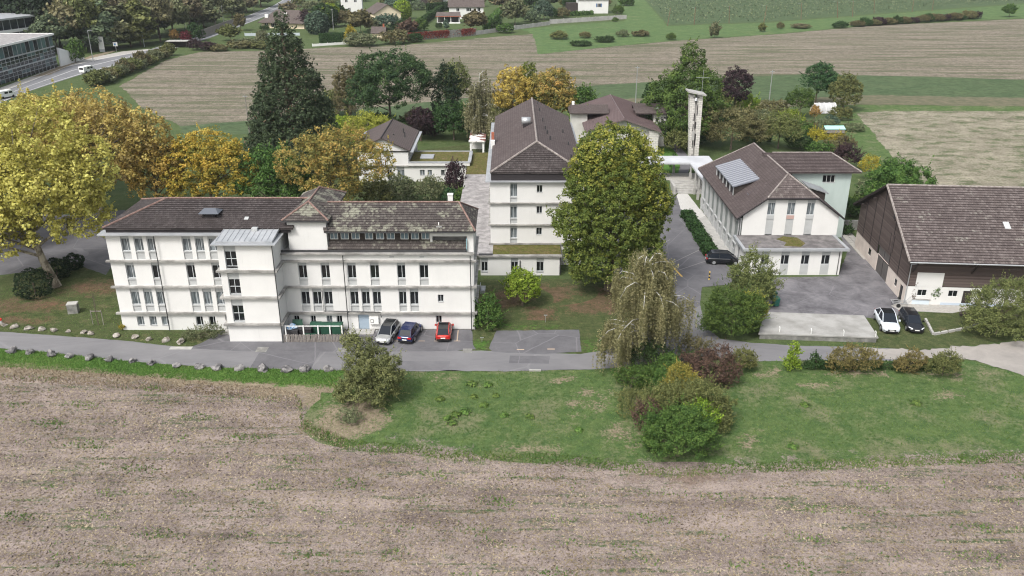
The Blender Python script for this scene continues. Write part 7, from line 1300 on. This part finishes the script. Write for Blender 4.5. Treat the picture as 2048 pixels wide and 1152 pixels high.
# --- bushes by the road and the yard
def shrubmass(name, label, items, cat='shrub'):
    """one shrub with its own lobes: items (dx, dy, z, rx, ry, rz)"""
for nm, lab, p, lob, n, lf, sp in (
    ('hazel_bush', 'tall grey-green hazel bush between the road and the stubble field', (746, 800), [(0, 0, 1.6, 3.0, 2.6, 1.8), (-.3, .2, 3.2, 2.5, 2.2, 1.8), (-.9, .6, 5.0, 1.6, 1.5, 1.6), (1.2, 0, 2.6, 1.9, 1.8, 1.5), (-1.6, -.6, 1.3, 1.8, 1.5, 1.3)], 18000, .105, 'hazel'),
    ('thicket_bush', 'large dark green bush at the front of the thicket', (1355, 912), [(0, 0, 1.6, 2.9, 2.4, 1.9), (-1, .4, 2.2, 2.2, 2, 1.7), (1.1, .2, 2.4, 2.0, 1.9, 1.7), (.2, .6, 3.2, 1.8, 1.6, 1.3)], 13000, .095, 'green'),
    ('thicket_bush', 'olive-green bush in the middle of the thicket', (1362, 850), [(0, 0, 1.9, 3.4, 2.6, 2.1), (1.6, .3, 2.6, 2.2, 2.0, 1.8), (-1.5, .2, 2.2, 2.2, 2.0, 1.7), (2.4, -.6, 1.5, 1.6, 1.6, 1.5)], 13000, .095, 'olive'),
    ('thicket_bush', 'purple-brown bush on the left of the thicket', (1290, 862), [(0, 0, 1.4, 1.3, 1.3, 1.4), (.4, .2, 2.2, 1.0, 1.0, .9)], 3500, .085, 'brownred'),
    ('thicket_bush', 'yellow bush rising from the thicket', (1352, 818), [(0, 0, 2.2, 1.7, 1.5, 1.7), (.1, .1, 3.7, 1.2, 1.1, 1.2), (.9, -.2, 2.2, 1.1, 1.0, 1.2)], 5500, .095, 'yelgreen'),
    ('thicket_bush', 'dark green round bush beside the birch foot', (1262, 775), [(0, 0, 1.2, 1.7, 1.5, 1.2), (.9, .2, 1.2, 1.3, 1.2, 1.1)], 4500, .085, 'green'),
    ('thicket_bush', 'green bush between the birch and the yellow bush', (1330, 772), [(0, 0, 1.6, 1.6, 1.4, 1.6), (.2, .2, 2.6, 1.0, 1.0, .9)], 4000, .09, 'green'),
    ('thicket_bush', 'light green bush above the olive bush in the thicket', (1340, 795), [(0, 0, 1.8, 1.8, 1.5, 1.6), (-.8, 0, 1.4, 1.4, 1.2, 1.3)], 4500, .09, 'green'),
    ('thicket_bush', 'pale yellow-green bush low in the thicket', (1392, 872), [(0, 0, 1.7, 1.5, 1.3, 1.6), (.3, .2, 2.6, 1.0, 1.0, .9)], 4500, .09, 'bright'),
    ('thicket_bush', 'olive undergrowth on the left of the thicket', (1268, 815), [(0, 0, .8, 1.6, 1.6, .9), (-.6, -1.5, .6, 1.3, 1.3, .6)], 3500, .08, 'olive'),
    ('thicket_bush', 'olive undergrowth on the right of the thicket', (1425, 845), [(0, 0, 1.3, 1.7, 1.6, 1.4), (.2, -1.2, .9, 1.3, 1.2, .9)], 4500, .09, 'olive'),
    ('thicket_bush', 'dark undergrowth linking birch and reddish bush', (1372, 755), [(0, 0, 1.2, 2.4, 1.4, 1.3)], 4000, .085, 'hedge'),
    ('thicket_bush', 'dark bush at the foot of the birch', (1300, 742), [(0, 0, 1.6, 2.6, 1.5, 1.5)], 4000, .09, 'hedge'),
    ('dogwood_bush', 'reddish-brown bush right of the birch', (1418, 768), [(0, 0, 1.7, 2.3, 1.9, 1.7), (-1.0, .3, 2.2, 1.6, 1.5, 1.4), (1.3, 0, 1.6, 1.7, 1.4, 1.4)], 9000, .085, 'brownred'),
    ('dogwood_bush', 'dark olive bush right of the reddish bush', (1478, 742), [(0, 0, 1.1, 1.6, 1.3, 1.1), (.7, 0, 1.5, 1.0, 1.0, .9)], 4000, .085, 'olive'),
    ('thicket_bush', 'grey-brown bush behind the birch at the road bend', (1385, 722), [(0, 0, 1.4, 1.8, 1.2, 1.4)], 3000, .085, 'olivebrown'),
    ('viburnum_bush', 'large dark green bush at the road bend', (1462, 672), [(0, 0, 2.0, 3.0, 2.4, 2.2), (-.6, .3, 3.6, 2.5, 2.2, 2.0), (1.4, .4, 3.0, 2.2, 2.0, 2.0), (-1.6, -.2, 1.8, 1.8, 1.8, 1.7)], 15000, .10, 'green'),
    ('viburnum_bush', 'olive bush with reddish top beside the annex', (1500, 612), [(0, 0, 2.6, 2.6, 2.2, 2.6), (.2, .2, 4.8, 2.2, 1.9, 1.9), (1.4, 0, 2.8, 1.8, 1.6, 2.0), (-1.2, 0, 4.0, 1.5, 1.5, 1.5)], 12000, .10, 'olive'),
    ('viburnum_bush', 'yellow-green bush in front of the concrete slab', (1502, 655), [(0, 0, 1.8, 1.6, 1.2, 1.7), (-.6, .2, 3.0, 1.4, 1.2, 1.3), (.4, 0, 2.6, 1.1, 1.0, 1.2)], 5600, .095, 'yelgreen'),
    ('roadside_shrub', 'upright yellow-green shrub in front of the slab', (1582, 742), [(0, 0, .9, 1.0, .8, .9), (0, 0, 2.0, .6, .6, .9), (0, 0, 2.9, .45, .45, .5)], 2200, .085, 'bright'),
    ('roadside_shrub', 'dark ivy-covered stump beside the road', (1630, 738), [(0, 0, .7, .6, .6, .8), (-.2, 0, 1.4, .4, .4, .5), (.7, 0, .5, .5, .5, .5)], 1300, .08, 'hedge'),
    ('roadside_shrub', 'wide orange-olive shrub left of the white SUV', (1700, 745), [(-1.2, 0, 1.2, 1.4, 1.1, 1.2), (.8, 0, 1.3, 1.6, 1.1, 1.2), (0, .2, 2.1, 1.5, 1.0, .8), (2.0, 0, 1.4, 1.1, 1.0, 1.1)], 6500, .08, 'oakshrub'),
    ('roadside_shrub', 'orange-olive shrub in front of the white SUV', (1818, 745), [(0, 0, 1.1, 1.3, 1.1, 1.1), (.6, 0, 1.5, 1.0, .9, .9), (-.8, 0, .8, .9, .9, .8)], 3200, .08, 'oakshrub'),
    ('roadside_shrub', 'yellow-olive shrub beside the gravel bend', (1884, 752), [(0, 0, 1.2, 1.5, 1.2, 1.3), (.3, 0, 2.0, 1.1, 1.0, .9), (-.9, 0, 1.1, 1.0, .9, 1.0)], 4200, .08, 'olive'),
    ('roadside_shrub', 'low dark hedge growth along the road between the shrubs', (1760, 738), [(k * 1.3 - 7, 0, .45, 1.1, .6, .5) for k in range(12)], 4500, .075, 'hedge'),
    ('elder_tree', 'broad olive-green bush in front of the barn at the right edge', (1992, 668), [(0, 0, 2.3, 3.6, 3.0, 2.5), (.4, .3, 4.2, 3.0, 2.6, 2.2), (2.6, 0, 2.4, 2.6, 2.4, 2.2), (-2.2, -.3, 1.9, 1.8, 1.8, 1.7), (1.2, .3, 5.4, 1.8, 1.6, 1.3)], 20000, .10, 'olive'),
    ('laurel_shrub', 'small dark green shrub before the barn windows', (1866, 606), [(0, 0, 1.4, .95, .8, .9), (0, 0, 2.2, .7, .6, .6)], 2200, .09, 'green'),
    ('ivy_shrub', 'red-brown creeper climbing the barn corner', (1822, 606), [(0, 0, 1.2, .5, .4, 1.2), (.2, 0, 2.8, .5, .35, 1.2)], 1500, .08, 'brownred'),
    ('rose_bed', 'bushy flower bed beside the door of the left wing', (402, 677), [(0, 0, .6, 1.6, .9, .7), (1.4, .5, .6, 1.2, .7, .8), (-1.2, -.2, .5, .9, .6, .5)], 2800, .07, 'greygreen'),
    ('lawn_shrub', 'small yellow shrub at the left corner of the long building', (245, 660), [(0, 0, .3, .4, .3, .35)], 300, .06, 'yellow'),
    ('wild_clump', 'grey twiggy undergrowth left of the hazel bush', (700, 842), [(0, 0, .5, 1.3, 1.0, .6)], 1500, .07, 'greygreen')):
    x, y = g(*p); sd = int(p[0] * 3 + p[1]); r_ = np.random.default_rng(sd); w = max(l[3] for l in lob)
    ex = [(l[0] + d[0] * l[3] * q, l[1] + d[1] * l[4] * q, max(.2, l[2] + d[2] * l[5] * q), l[3] * s_, l[4] * s_, l[5] * s_ * 1.15) for l in lob for d, q, s_ in zip(sph(7, r_), r_.uniform(.65, 1.05, 7), r_.uniform(.18, .42, 7))]; lob = [(*l[:3], l[3] * .88, l[4] * .88, l[5] * .9) for l in lob]
    tree(nm, lab, (x, y), lob + ex, n, lf, max(.16, w * .16), sp, ((0, 0, 0), (0, 0, max(l[2] for l in lob) * .9)), max(.035, w * .03), None, sd, nl=24, cat='tree' if 'tree' in nm else 'shrub', fill=.3, low=-.4)
# --- hedges: clipped boxes and rows
def hedge(name, label, pa, pb, wd, h, sp, n, leaf, lump=.12, world=False, z=0.0):
    a, b = (np.array(pa), np.array(pb)) if world else (np.array(g(*pa)), np.array(g(*pb))); L = float(np.linalg.norm(b - a)); r = np.random.default_rng(int(abs(a[0] * 31 + b[1] * 17)) + 3); t = thing(name, label, 'hedge', (a[0], a[1], z), math.atan2(b[1] - a[1], b[0] - a[0]))
    f = r.choice(4, n, p=np.array([L * h, L * h, L * wd, 2 * wd * h]) / (2 * L * h + L * wd + 2 * wd * h)); u, v, w_ = r.uniform(0, L, n), r.uniform(-wd / 2, wd / 2, n), r.uniform(.03, h, n); N_ = np.zeros((n, 3))
    v = np.where(f == 0, -wd / 2, np.where(f == 1, wd / 2, v)); w_ = np.where(f == 2, h, w_); u = np.where(f == 3, np.where(r.random(n) < .5, 0, L), u); N_[f == 0, 1] = -1; N_[f == 1, 1] = 1; N_[f == 2, 2] = 1; N_[f == 3, 0] = 1
    bmp = lump * np.sin(u * 2.1) * np.sin(u * .9 + 1.7) + r.normal(0, lump * .5, n); P = np.stack([u, v, w_], 1) + N_ * bmp[:, None]; nn = N_ + [0, 0, .3] + r.normal(0, .5, (n, 3)); V, F = leafcards(P, nn, leaf * r.uniform(.6, 1.3, n), r)
    put('foliage', numesh('foliage', V, F, LF[sp], np.clip(r.normal(.5, .22, n), 0, 1)), t); put('stem', MB().box(.1, L - .1, -wd * .3, wd * .3, 0, h * .8).mesh('stem', LF[sp]), t); return t
hedge('hedge', 'low dark hedge along the arcaded hall', (27.6, 109.8), (27.6, 128.5), 1.7, .9, 'hedge', 7500, .12, .22, True)
hedge('hedge', 'tall clipped hedge below the round garden bush', (640, 90), (735, 86), 1.6, 4.2, 'hedge', 5000, .24)
hedge('hedge', 'long clipped hedge running up between the cream house and the veranda', (818, 70), (882, 22), 2.2, 3.2, 'hedge', 6000, .28)
hedge('hedge', 'dark clipped hedge behind the veranda', (855, 25), (905, 20), 2.0, 4.5, 'hedge', 3500, .28)
hedge('hedge', 'broad clipped hedge running up right of the white house', (972, 62), (1018, 12), 3.0, 3.6, 'green', 6000, .30)
for k in range(16):
    px_ = 1716 + k * 15.5 + rng.uniform(-4, 4); plant('hedge_bush', f'dark bush in the hedge row below the crop field, {ORD[k]}', 'shrub', g(px_, 53 - k * 1.05), rng.uniform(2.6, 4.2), rng.uniform(6.5, 9), ['olivebrown', 'hedge', 'olivebrown', 'purple'][k % 4], 'bush', k, 'hedge row below the crop field', .055)
hedge('hedge', 'low hedge before the white garden house', (1110, 34), (1185, 30), 1.6, 2.0, 'green', 2500, .28, .3)
# roadside scrub along the main road
for k in range(13):
    f = k / 12; px_, py_ = np.interp(f, [0, .5, 1], [190, 262, 335]), np.interp(f, [0, .5, 1], [172, 143, 112]); p = g(px_, py_); plant('roadside_scrub', f'bushy scrub between the main road and the far field, {ORD[k]}', 'shrub', p, rng.uniform(3.0, 5.0), rng.uniform(6, 8.5), ['olive', 'greygreen', 'olivebrown'][k % 3], 'bush', k, 'scrub along the main road', .055)
for lab, p, h, w, sp, kd in (('dark red shrub beside the carport', (392, 100), 4, 6, 'purple', 'bush'), ('bright red shrub above the carport', (374, 84), 4.5, 5, 'redivy', 'bush'), ('small orange tree beside the carport', (350, 84), 4.5, 4, 'orange', 'round'), ('dark evergreen shrub right of the carport', (392, 82), 7, 8, 'hedge', 'bush'), ('dark red hedge bush at the field corner', (420, 101), 3.2, 8, 'purple', 'bush'), ('brown shrub beside the field corner', (440, 102), 2.4, 8, 'olivebrown', 'bush'), ('spreading apple tree on the bungalow lawn', (462, 82), 6, 9, 'olive', 'round'), ('brown round tree above the noise barrier', (482, 62), 7, 6, 'olivebrown', 'round'), ('shaggy green bush at the corner of the glass office', (152, 125), 7.5, 7, 'green', 'bush'),
    ('large dark purple tree right of the bungalow', (617, 56), 8, 12, 'purple', 'bush'), ('round clipped light green bush in the garden', (636, 68), 9, 9, 'bluecedar', 'ball'), ('tall clipped dark green dome behind the round bush', (650, 55), 10, 11, 'hedge', 'ball'), ('clipped green dome with yellow top', (662, 42), 8, 8, 'bright', 'ball'), ('brown-green rounded tree before the cream house', (722, 66), 9, 12, 'olivebrown', 'round'), ('brown shrub left of the cream house', (690, 52), 7, 9, 'olivebrown', 'bush'), ('wide blue-green cedar before the cream house', (772, 58), 6.5, 15, 'bluecedar', 'bush'), ('yellow-topped clipped dome right of the cream house', (806, 38), 9, 8, 'bright', 'ball'), ('large blue cedar behind the cream house', (790, 24), 8, 15, 'bluecedar', 'bush'), ('pale bush at the end of the tall hedge', (702, 88), 7, 6, 'yellow', 'bush'), ('grey-green shrub below the tall hedge', (722, 92), 5, 14, 'greygreen', 'bush'), ('olive shrub left of the red creeper wall', (790, 88), 5.5, 13, 'olivebrown', 'bush'), ('brown-red shrub in the veranda garden', (816, 72), 6.5, 8, 'brownred', 'round'), ('green shrub in the veranda garden', (840, 62), 5.5, 8, 'green', 'bush'), ('small palm-like tree before the veranda', (893, 60), 4.5, 2.6, 'bluecedar', 'tall'), ('olive tree over the garden wall', (948, 66), 9, 12, 'olivebrown', 'round'), ('dark shrub beside the veranda lawn', (878, 58), 3, 3.5, 'hedge', 'bush'),
    ('large green tree at the right of the white house', (1030, 50), 11, 13, 'greygreen', 'round'), ('blue-green conifer in the upper garden', (1088, 40), 9, 12, 'bluecedar', 'bush'), ('dark yew before the white garden house', (1108, 36), 5, 5, 'hedge', 'bush'), ('brown shrub before the white garden house', (1128, 36), 5, 8, 'olivebrown', 'bush'), ('dark shrub at the corner of the panel wall', (1235, 28), 5, 7, 'green', 'bush'), ('small shrub against the panel wall', (1230, 44), 2.2, 4, 'green', 'bush'),
    ('small olive bush in the bright meadow left', (1118, 78), 3.2, 9, 'olive', 'bush'), ('small brown bush in the bright meadow', (1170, 76), 2.6, 6, 'olivebrown', 'bush'), ('grey bush at the meadow edge', (1245, 74), 3, 5.5, 'greygreen', 'bush'), ('upright dark bush at the meadow edge', (1428, 76), 6, 4, 'greygreen', 'tall'), ('low dark bush below the crop field', (1342, 80), 2.8, 5, 'green', 'bush'), ('small dark bush below the crop field', (1524, 64), 3.6, 3, 'olive', 'tall'), ('small tree at the top right field edge', (2018, 34), 6, 7, 'green', 'round'), ('thin brown bush right of the meadow', (1560, 58), 3, 4, 'olivebrown', 'bush'),
    ('trimmed shrub on the bungalow terrace', (530, 60), 2.2, 5, 'hedge', 'bush'), ('yellow-green shrub beside the sequoia top', (526, 92), 6, 7, 'greygreen', 'bush'), ('grassy shrub below the bungalow wall', (500, 92), 3, 12, 'greygreen', 'bush')):
    plant('garden_tree' if kd in ('round', 'tall') else 'garden_shrub', lab, 'tree' if kd in ('round', 'tall') else 'shrub', g(*p), h, w, sp, kd, int(p[0]) % 4, leaf=.05)
# the wood beyond the main road
k = 0
for i in range(30):
    f = (i % 15) / 14; row = i // 15; px_ = 118 + f * 400 + rng.uniform(-8, 8); py_ = np.interp(px_, [110, 240, 320, 420, 500, 560], [108, 97, 84, 52, 22, 2]) - row * 14; p = g(px_, py_)
    h = rng.uniform(13, 19) + row * 3; sp = ['wooda', 'woodc', 'woodb', 'wooda', 'woodc', 'olive', 'woodb'][int(rng.integers(0, 7))]
    plant('woodland_tree', f"{['front', 'back'][row]}-row tree of the wood beyond the main road, {ORD[i % 15]}", 'tree', p, h, rng.uniform(12, 17), sp, 'round' if rng.random() < .5 else 'tall', int(rng.integers(0, 4)), 'trees of the wood beyond the main road', .045)
for p, h, w, lab in (((72, 95), 24, 26, 'very dark tree behind the ribbon-window office'), ((100, 102), 20, 18, 'dark tree at the corner of the glass office')): plant('dark_tree', lab, 'tree', g(*p), h, w, 'yew', 'round', 1, leaf=.045)
for k in range(16):
    px_ = 600 + k * 44 + rng.uniform(-10, 10); plant('garden_shrub', f'garden shrub at the top edge among the houses, {ORD[k]}', 'shrub', g(px_, rng.uniform(2, 16)), rng.uniform(4, 7), rng.uniform(8, 13), ['olive', 'hedge', 'olivebrown', 'green'][k % 4], 'bush', k, 'shrubs among the far houses', .055)
for k, (bx, by, h, w, sp, kd, lab) in enumerate(((600, 40, 5, 12, 'olive', 'bush', 'olive shrub behind the bungalow'), (575, 22, 5, 14, 'woodb', 'bush', 'yellow-brown hedge shrub above the bungalow roof'), (625, 20, 5, 14, 'wooda', 'bush', 'grey shrub above the purple tree'), (655, 18, 6, 12, 'olive', 'bush', 'olive shrub left of the white block house'), (676, 40, 7, 8, 'hedge', 'tall', 'dark narrow tree left of the white block house'), (700, 75, 3, 10, 'bluecedar', 'bush', 'blue-green ground shrub behind the tall hedge'), (745, 60, 5, 9, 'greygreen', 'bush', 'grey shrub between the garden trees'), (800, 60, 5, 10, 'hedge', 'bush', 'dark shrub beside the long clipped hedge'), (828, 84, 3.5, 8, 'hedge', 'bush', 'dark shrub at the foot of the long hedge'), (835, 20, 5, 10, 'woodc', 'bush', 'green shrub above the yellow-topped dome'), (870, 12, 5, 9, 'woodb', 'bush', 'brown shrub before the dark timber house'), (985, 58, 5, 9, 'hedge', 'bush', 'dark shrub behind the olive tree'), (1010, 66, 4, 9, 'green', 'bush', 'green shrub behind the low concrete wall'), (1060, 44, 6, 10, 'woodc', 'bush', 'green garden bush left of the blue-green conifer'), (1050, 25, 9, 14, 'hedge', 'round', 'dark tree in the upper right garden'), (1090, 20, 9, 14, 'woodc', 'round', 'green tree in the upper right garden'), (1010, 22, 8, 14, 'woodb', 'round', 'brownish tree behind the broad hedge'), (1140, 22, 7, 10, 'hedge', 'round', 'dark tree beside the lean-to'), (560, 88, 3, 14, 'greygreen', 'bush', 'grey shrub row below the bungalow'), (480, 96, 3, 12, 'olivebrown', 'bush', 'brown shrub row along the field corner'), (530, 96, 2.5, 12, 'olive', 'bush', 'olive shrub row along the field top'), (1280, 72, 2.5, 9, 'olivebrown', 'bush', 'brown weeds clump in the bright meadow'), (1210, 84, 2.4, 9, 'hedge', 'bush', 'low dark bramble patch in the bright meadow'), (1160, 92, 2.2, 9, 'hedge', 'bush', 'flat dark bramble patch near the field corner'), (1600, 56, 2, 10, 'woodb', 'bush', 'low scrub left of the dark crop-field hedge'), (1680, 56, 3, 8, 'hedge', 'bush', 'round dark bush at the end of the crop-field hedge'))):
    plant('garden_tree' if kd != 'bush' else 'garden_shrub', lab, 'tree' if kd != 'bush' else 'shrub', g(bx, by), h, w, sp, kd, k, leaf=.05)
# red creeper on the garden wall
iv = bpy.data.objects['ivy_wall']; n = 2600; r_ = np.random.default_rng(8); L_ = float(np.linalg.norm(np.array(g(952, 71)) - np.array(g(815, 82)))); u = r_.uniform(0, L_, n); z = 3.1 * np.sqrt(r_.random(n)); keep = (np.sin(u * .5) + np.sin(u * .23 + 1) + r_.normal(0, .7, n)) > np.where(u > L_ * .6, 1.0, -.9) + np.where(z < 1.2, .0, -.3); P = np.stack([u, -.22 - .1 * r_.random(n), z], 1)[keep]
V, F = leafcards(P, np.tile([0, -1, .4], (len(P), 1)) + r_.normal(0, .4, P.shape), .24 * r_.uniform(.6, 1.3, len(P)), r_); put('creeper', numesh('creeper', V, F, LF['redivy'], r_.random(len(P))), iv)
# --- ground cover that nobody could count
def scatter(name, label, cat, polys, n, h, w, sp, seed, lean=.5, parent=None, zf=.0, keepf=None):
    r = np.random.default_rng(seed); P = np.array(polys); x0_, y0_ = P.min(0); x1_, y1_ = P.max(0); pts = np.stack([r.uniform(x0_, x1_, n * 3), r.uniform(y0_, y1_, n * 3)], 1); ins = np.zeros(len(pts), bool); m = len(P)
    for i in range(m):
        a, b = P[i], P[(i + 1) % m]; c = (a[1] > pts[:, 1]) != (b[1] > pts[:, 1]); xx = (b[0] - a[0]) * (pts[:, 1] - a[1]) / (b[1] - a[1] + 1e-9) + a[0]; ins ^= c & (pts[:, 0] < xx)
    pts = pts[ins]
    if keepf is not None: pts = pts[keepf(pts, r)]
    pts = pts[:n]; k = len(pts); hh = h * r.uniform(.4, 1.4, k); th = r.uniform(0, 6.28, k); ww = w * r.uniform(.5, 1.4, k); d = np.stack([np.cos(th), np.sin(th)], 1); le = r.normal(0, lean, (k, 2)) * hh[:, None]
    V = np.empty((k, 3, 3)); V[:, 0, :2] = pts - d * ww[:, None]; V[:, 1, :2] = pts + d * ww[:, None]; V[:, 2, :2] = pts + le; V[:, 0, 2] = zf; V[:, 1, 2] = zf; V[:, 2, 2] = zf + hh
    tone = np.clip(.5 + .25 * np.sin(pts[:, 0] * .35) * np.sin(pts[:, 1] * .5) + r.normal(0, .2, k), 0, 1)
    o = put(name, numesh(name, V.reshape(-1, 3), np.arange(k * 3).reshape(k, 3), LF[sp], tone)); return tag(o, label, cat, kind='stuff')
wpoly = lambda L: [g(*p) for p in L]
scatter('meadow_grass', 'rough green grass of the meadow below the road', 'grass', wpoly([(640, 743), (1190, 741), (1430, 720), (1780, 722), (1900, 718), (1960, 728), (2060, 758), (2200, 790)] + [(x, y - 1) for x, y in STUB_TOP[::-1][1:15]]), 24000, .13, .05, 'grassblade', 61)
scatter('field_edge_grass', 'ragged grass fringe where the meadow meets the stubble field', 'grass', [g(x, y - 9) for x, y in STUB_TOP[7:-1]] + [g(x, y + 12) for x, y in STUB_TOP[7:-1][::-1]], 16000, .20, .07, 'grassblade', 67)
scatter('field_edge_straw', 'dry grass fringe along the upper field edge', 'straw', [g(x, y - 14) for x, y in STUB_TOP[1:12]] + [g(x, y + 12) for x, y in STUB_TOP[1:12][::-1]], 12000, .20, .06, 'strawblade', 68)
scatter('verge_grass', 'lush grass of the verge below the boulders', 'grass', wpoly([(-40, 695), (100, 705), (300, 727), (420, 735), (690, 741), (660, 775), (400, 762), (120, 742), (-40, 733)]), 14000, .18, .05, 'grassblade', 62)
scatter('lawn_grass', 'short grass of the left lawn', 'grass', wpoly([(-40, 570), (110, 580), (225, 570), (250, 662), (430, 666), (375, 697), (260, 682), (0, 663), (-40, 655)]), 9000, .07, .04, 'grassblade', 63)
def weedy(pts, r): f = np.sin(pts[:, 0] * .21 + 1.3 * np.sin(pts[:, 1] * .3)) * np.sin(pts[:, 1] * 1.9 + .08 * pts[:, 0]) + .8 * np.sin(pts[:, 0] * .9 + pts[:, 1] * .5) * np.sin(pts[:, 1] * .7 - pts[:, 0] * .13); return f + r.normal(0, .3, len(pts)) > .95
sf = [g(*p) for p in STUB_TOP[1:-1]] + [(48, 44), (-48, 44)]
scatter('stubble_straw', 'pale straw litter lying over the ploughed field', 'straw', sf, 70000, .06, .075, 'strawblade', 64, 2.2, zf=.021)
scatter('field_clods', 'small dark earth clods strewn over the stubble field', 'clods', sf, 18000, .08, .09, 'clod', 66, .3, zf=.02)
scatter('field_weeds', 'green weeds growing in streaks across the stubble field', 'weeds', sf, 34000, .17, .07, 'grassblade', 65, .6, zf=.02, keepf=weedy)
# leafy dock clumps in the meadow
for k, p in enumerate(sorted([(912, 832), (905, 848), (930, 826), (895, 838), (968, 812), (1008, 832), (948, 795), (880, 800), (992, 793), (1158, 862), (1610, 812), (1832, 808), (1585, 895), (945, 770), (975, 772), (1060, 835)])):
    r_ = np.random.default_rng(900 + k); n = 90; d = sph(n, r_); d[:, 2] = np.abs(d[:, 2]); R0 = r_.uniform(.35, .7); V, F = leafcards(d * [R0, R0, R0 * .6] * r_.uniform(.4, 1, (n, 1)) + [0, 0, .08], d + [0, 0, .6], .11 * r_.uniform(.7, 1.4, n), r_); x, y = g(*p)
    t = thing('dock_clump', f'leafy green dock clump in the meadow below the road, {ORD[k]}', 'plant', (x, y, .02), 0, 'dock clumps in the meadow'); put('leaves', numesh('leaves', V, F, LF['green'], r_.uniform(.4, 1, n)), t); put('root_stalk', MB().tube([(0, 0, 0), (0, 0, .2)], .03, 5).mesh('root_stalk', mBark), t)
# crop rows and poles at the far right
r_ = np.random.default_rng(70); n = 60000; CP_ = np.array([g(*p) for p in [(1264, -28), (1340, 48), (1530, 42), (1800, 22), (2048, 4), (2150, -4), (2100, -42), (1285, -42)]]); q_ = np.stack([r_.uniform(CP_[:, 0].min(), CP_[:, 0].max(), n), r_.uniform(CP_[:, 1].min(), CP_[:, 1].max(), n)], 1); q_[:, 0] = np.round((q_[:, 0] + .25 * q_[:, 1]) / 3.0) * 3.0 - .25 * q_[:, 1] + r_.normal(0, .35, n); ins = np.zeros(n, bool)
for i_ in range(len(CP_)): a, b = CP_[i_], CP_[(i_ + 1) % len(CP_)]; ins ^= ((a[1] > q_[:, 1]) != (b[1] > q_[:, 1])) & (q_[:, 0] < (b[0] - a[0]) * (q_[:, 1] - a[1]) / (b[1] - a[1] + 1e-9) + a[0])
q_ = q_[ins][:24000]; P = np.concatenate([q_, r_.uniform(.2, 2.2, (len(q_), 1))], 1)
V, F = leafcards(P, r_.normal(size=P.shape) + [0, -.6, .5], .4 * r_.uniform(.6, 1.3, len(P)), r_); tag(put('crop_rows', numesh('crop_rows', V, F, LF['woodc'], r_.random(len(P)))), 'dense grey-green crop rows in the far right field', 'crop', kind='stuff')
for k, p in enumerate([(1335, 52), (1388, 50), (1458, 47), (1528, 44), (1602, 40), (1675, 36), (1705, 34), (1748, 27), (1824, 24), (1864, 22)]):
    x, y = g(*p); t = thing('crop_pole', f'leaning wooden pole at the edge of the crop field, {ORD[k]}', 'pole', (x, y, 0), 0, 'poles of the crop field'); put('shaft', MB().tube([(0, 0, 0), (rng.uniform(-1.2, 1.2), 0, 8)], [.17, .12], 6).mesh('shaft', mat('brown_pole', (.15, .10, .065), .9)), t); put('wire', MB().tube([(0, 0, 7.4), (0, 9, 7.2)], .03, 4).mesh('wire', mSteel), t)
# ------------------------------------------------------------------ the autumn air: one closed box of thin even haze
hm = bpy.data.materials.new('haze_air'); hm.use_nodes = True; hn = hm.node_tree; hn.nodes.clear()
pv = nd(hn, 'VolumePrincipled', {'Color': (0.86, 0.90, 0.95), 'Density': 0.00010, 'Anisotropy': 0.2}); ho = hn.nodes.new('ShaderNodeOutputMaterial'); hn.links.new(pv.outputs[0], ho.inputs['Volume'])
o = MB().box(-1400, 1400, -120, 1500, -1.0, 48.0).build('haze', hm); o['kind'] = 'stuff'; o['label'] = 'thin pale autumn haze over the whole landscape'; o['category'] = 'haze'
S.cycles.volume_bounces = 0
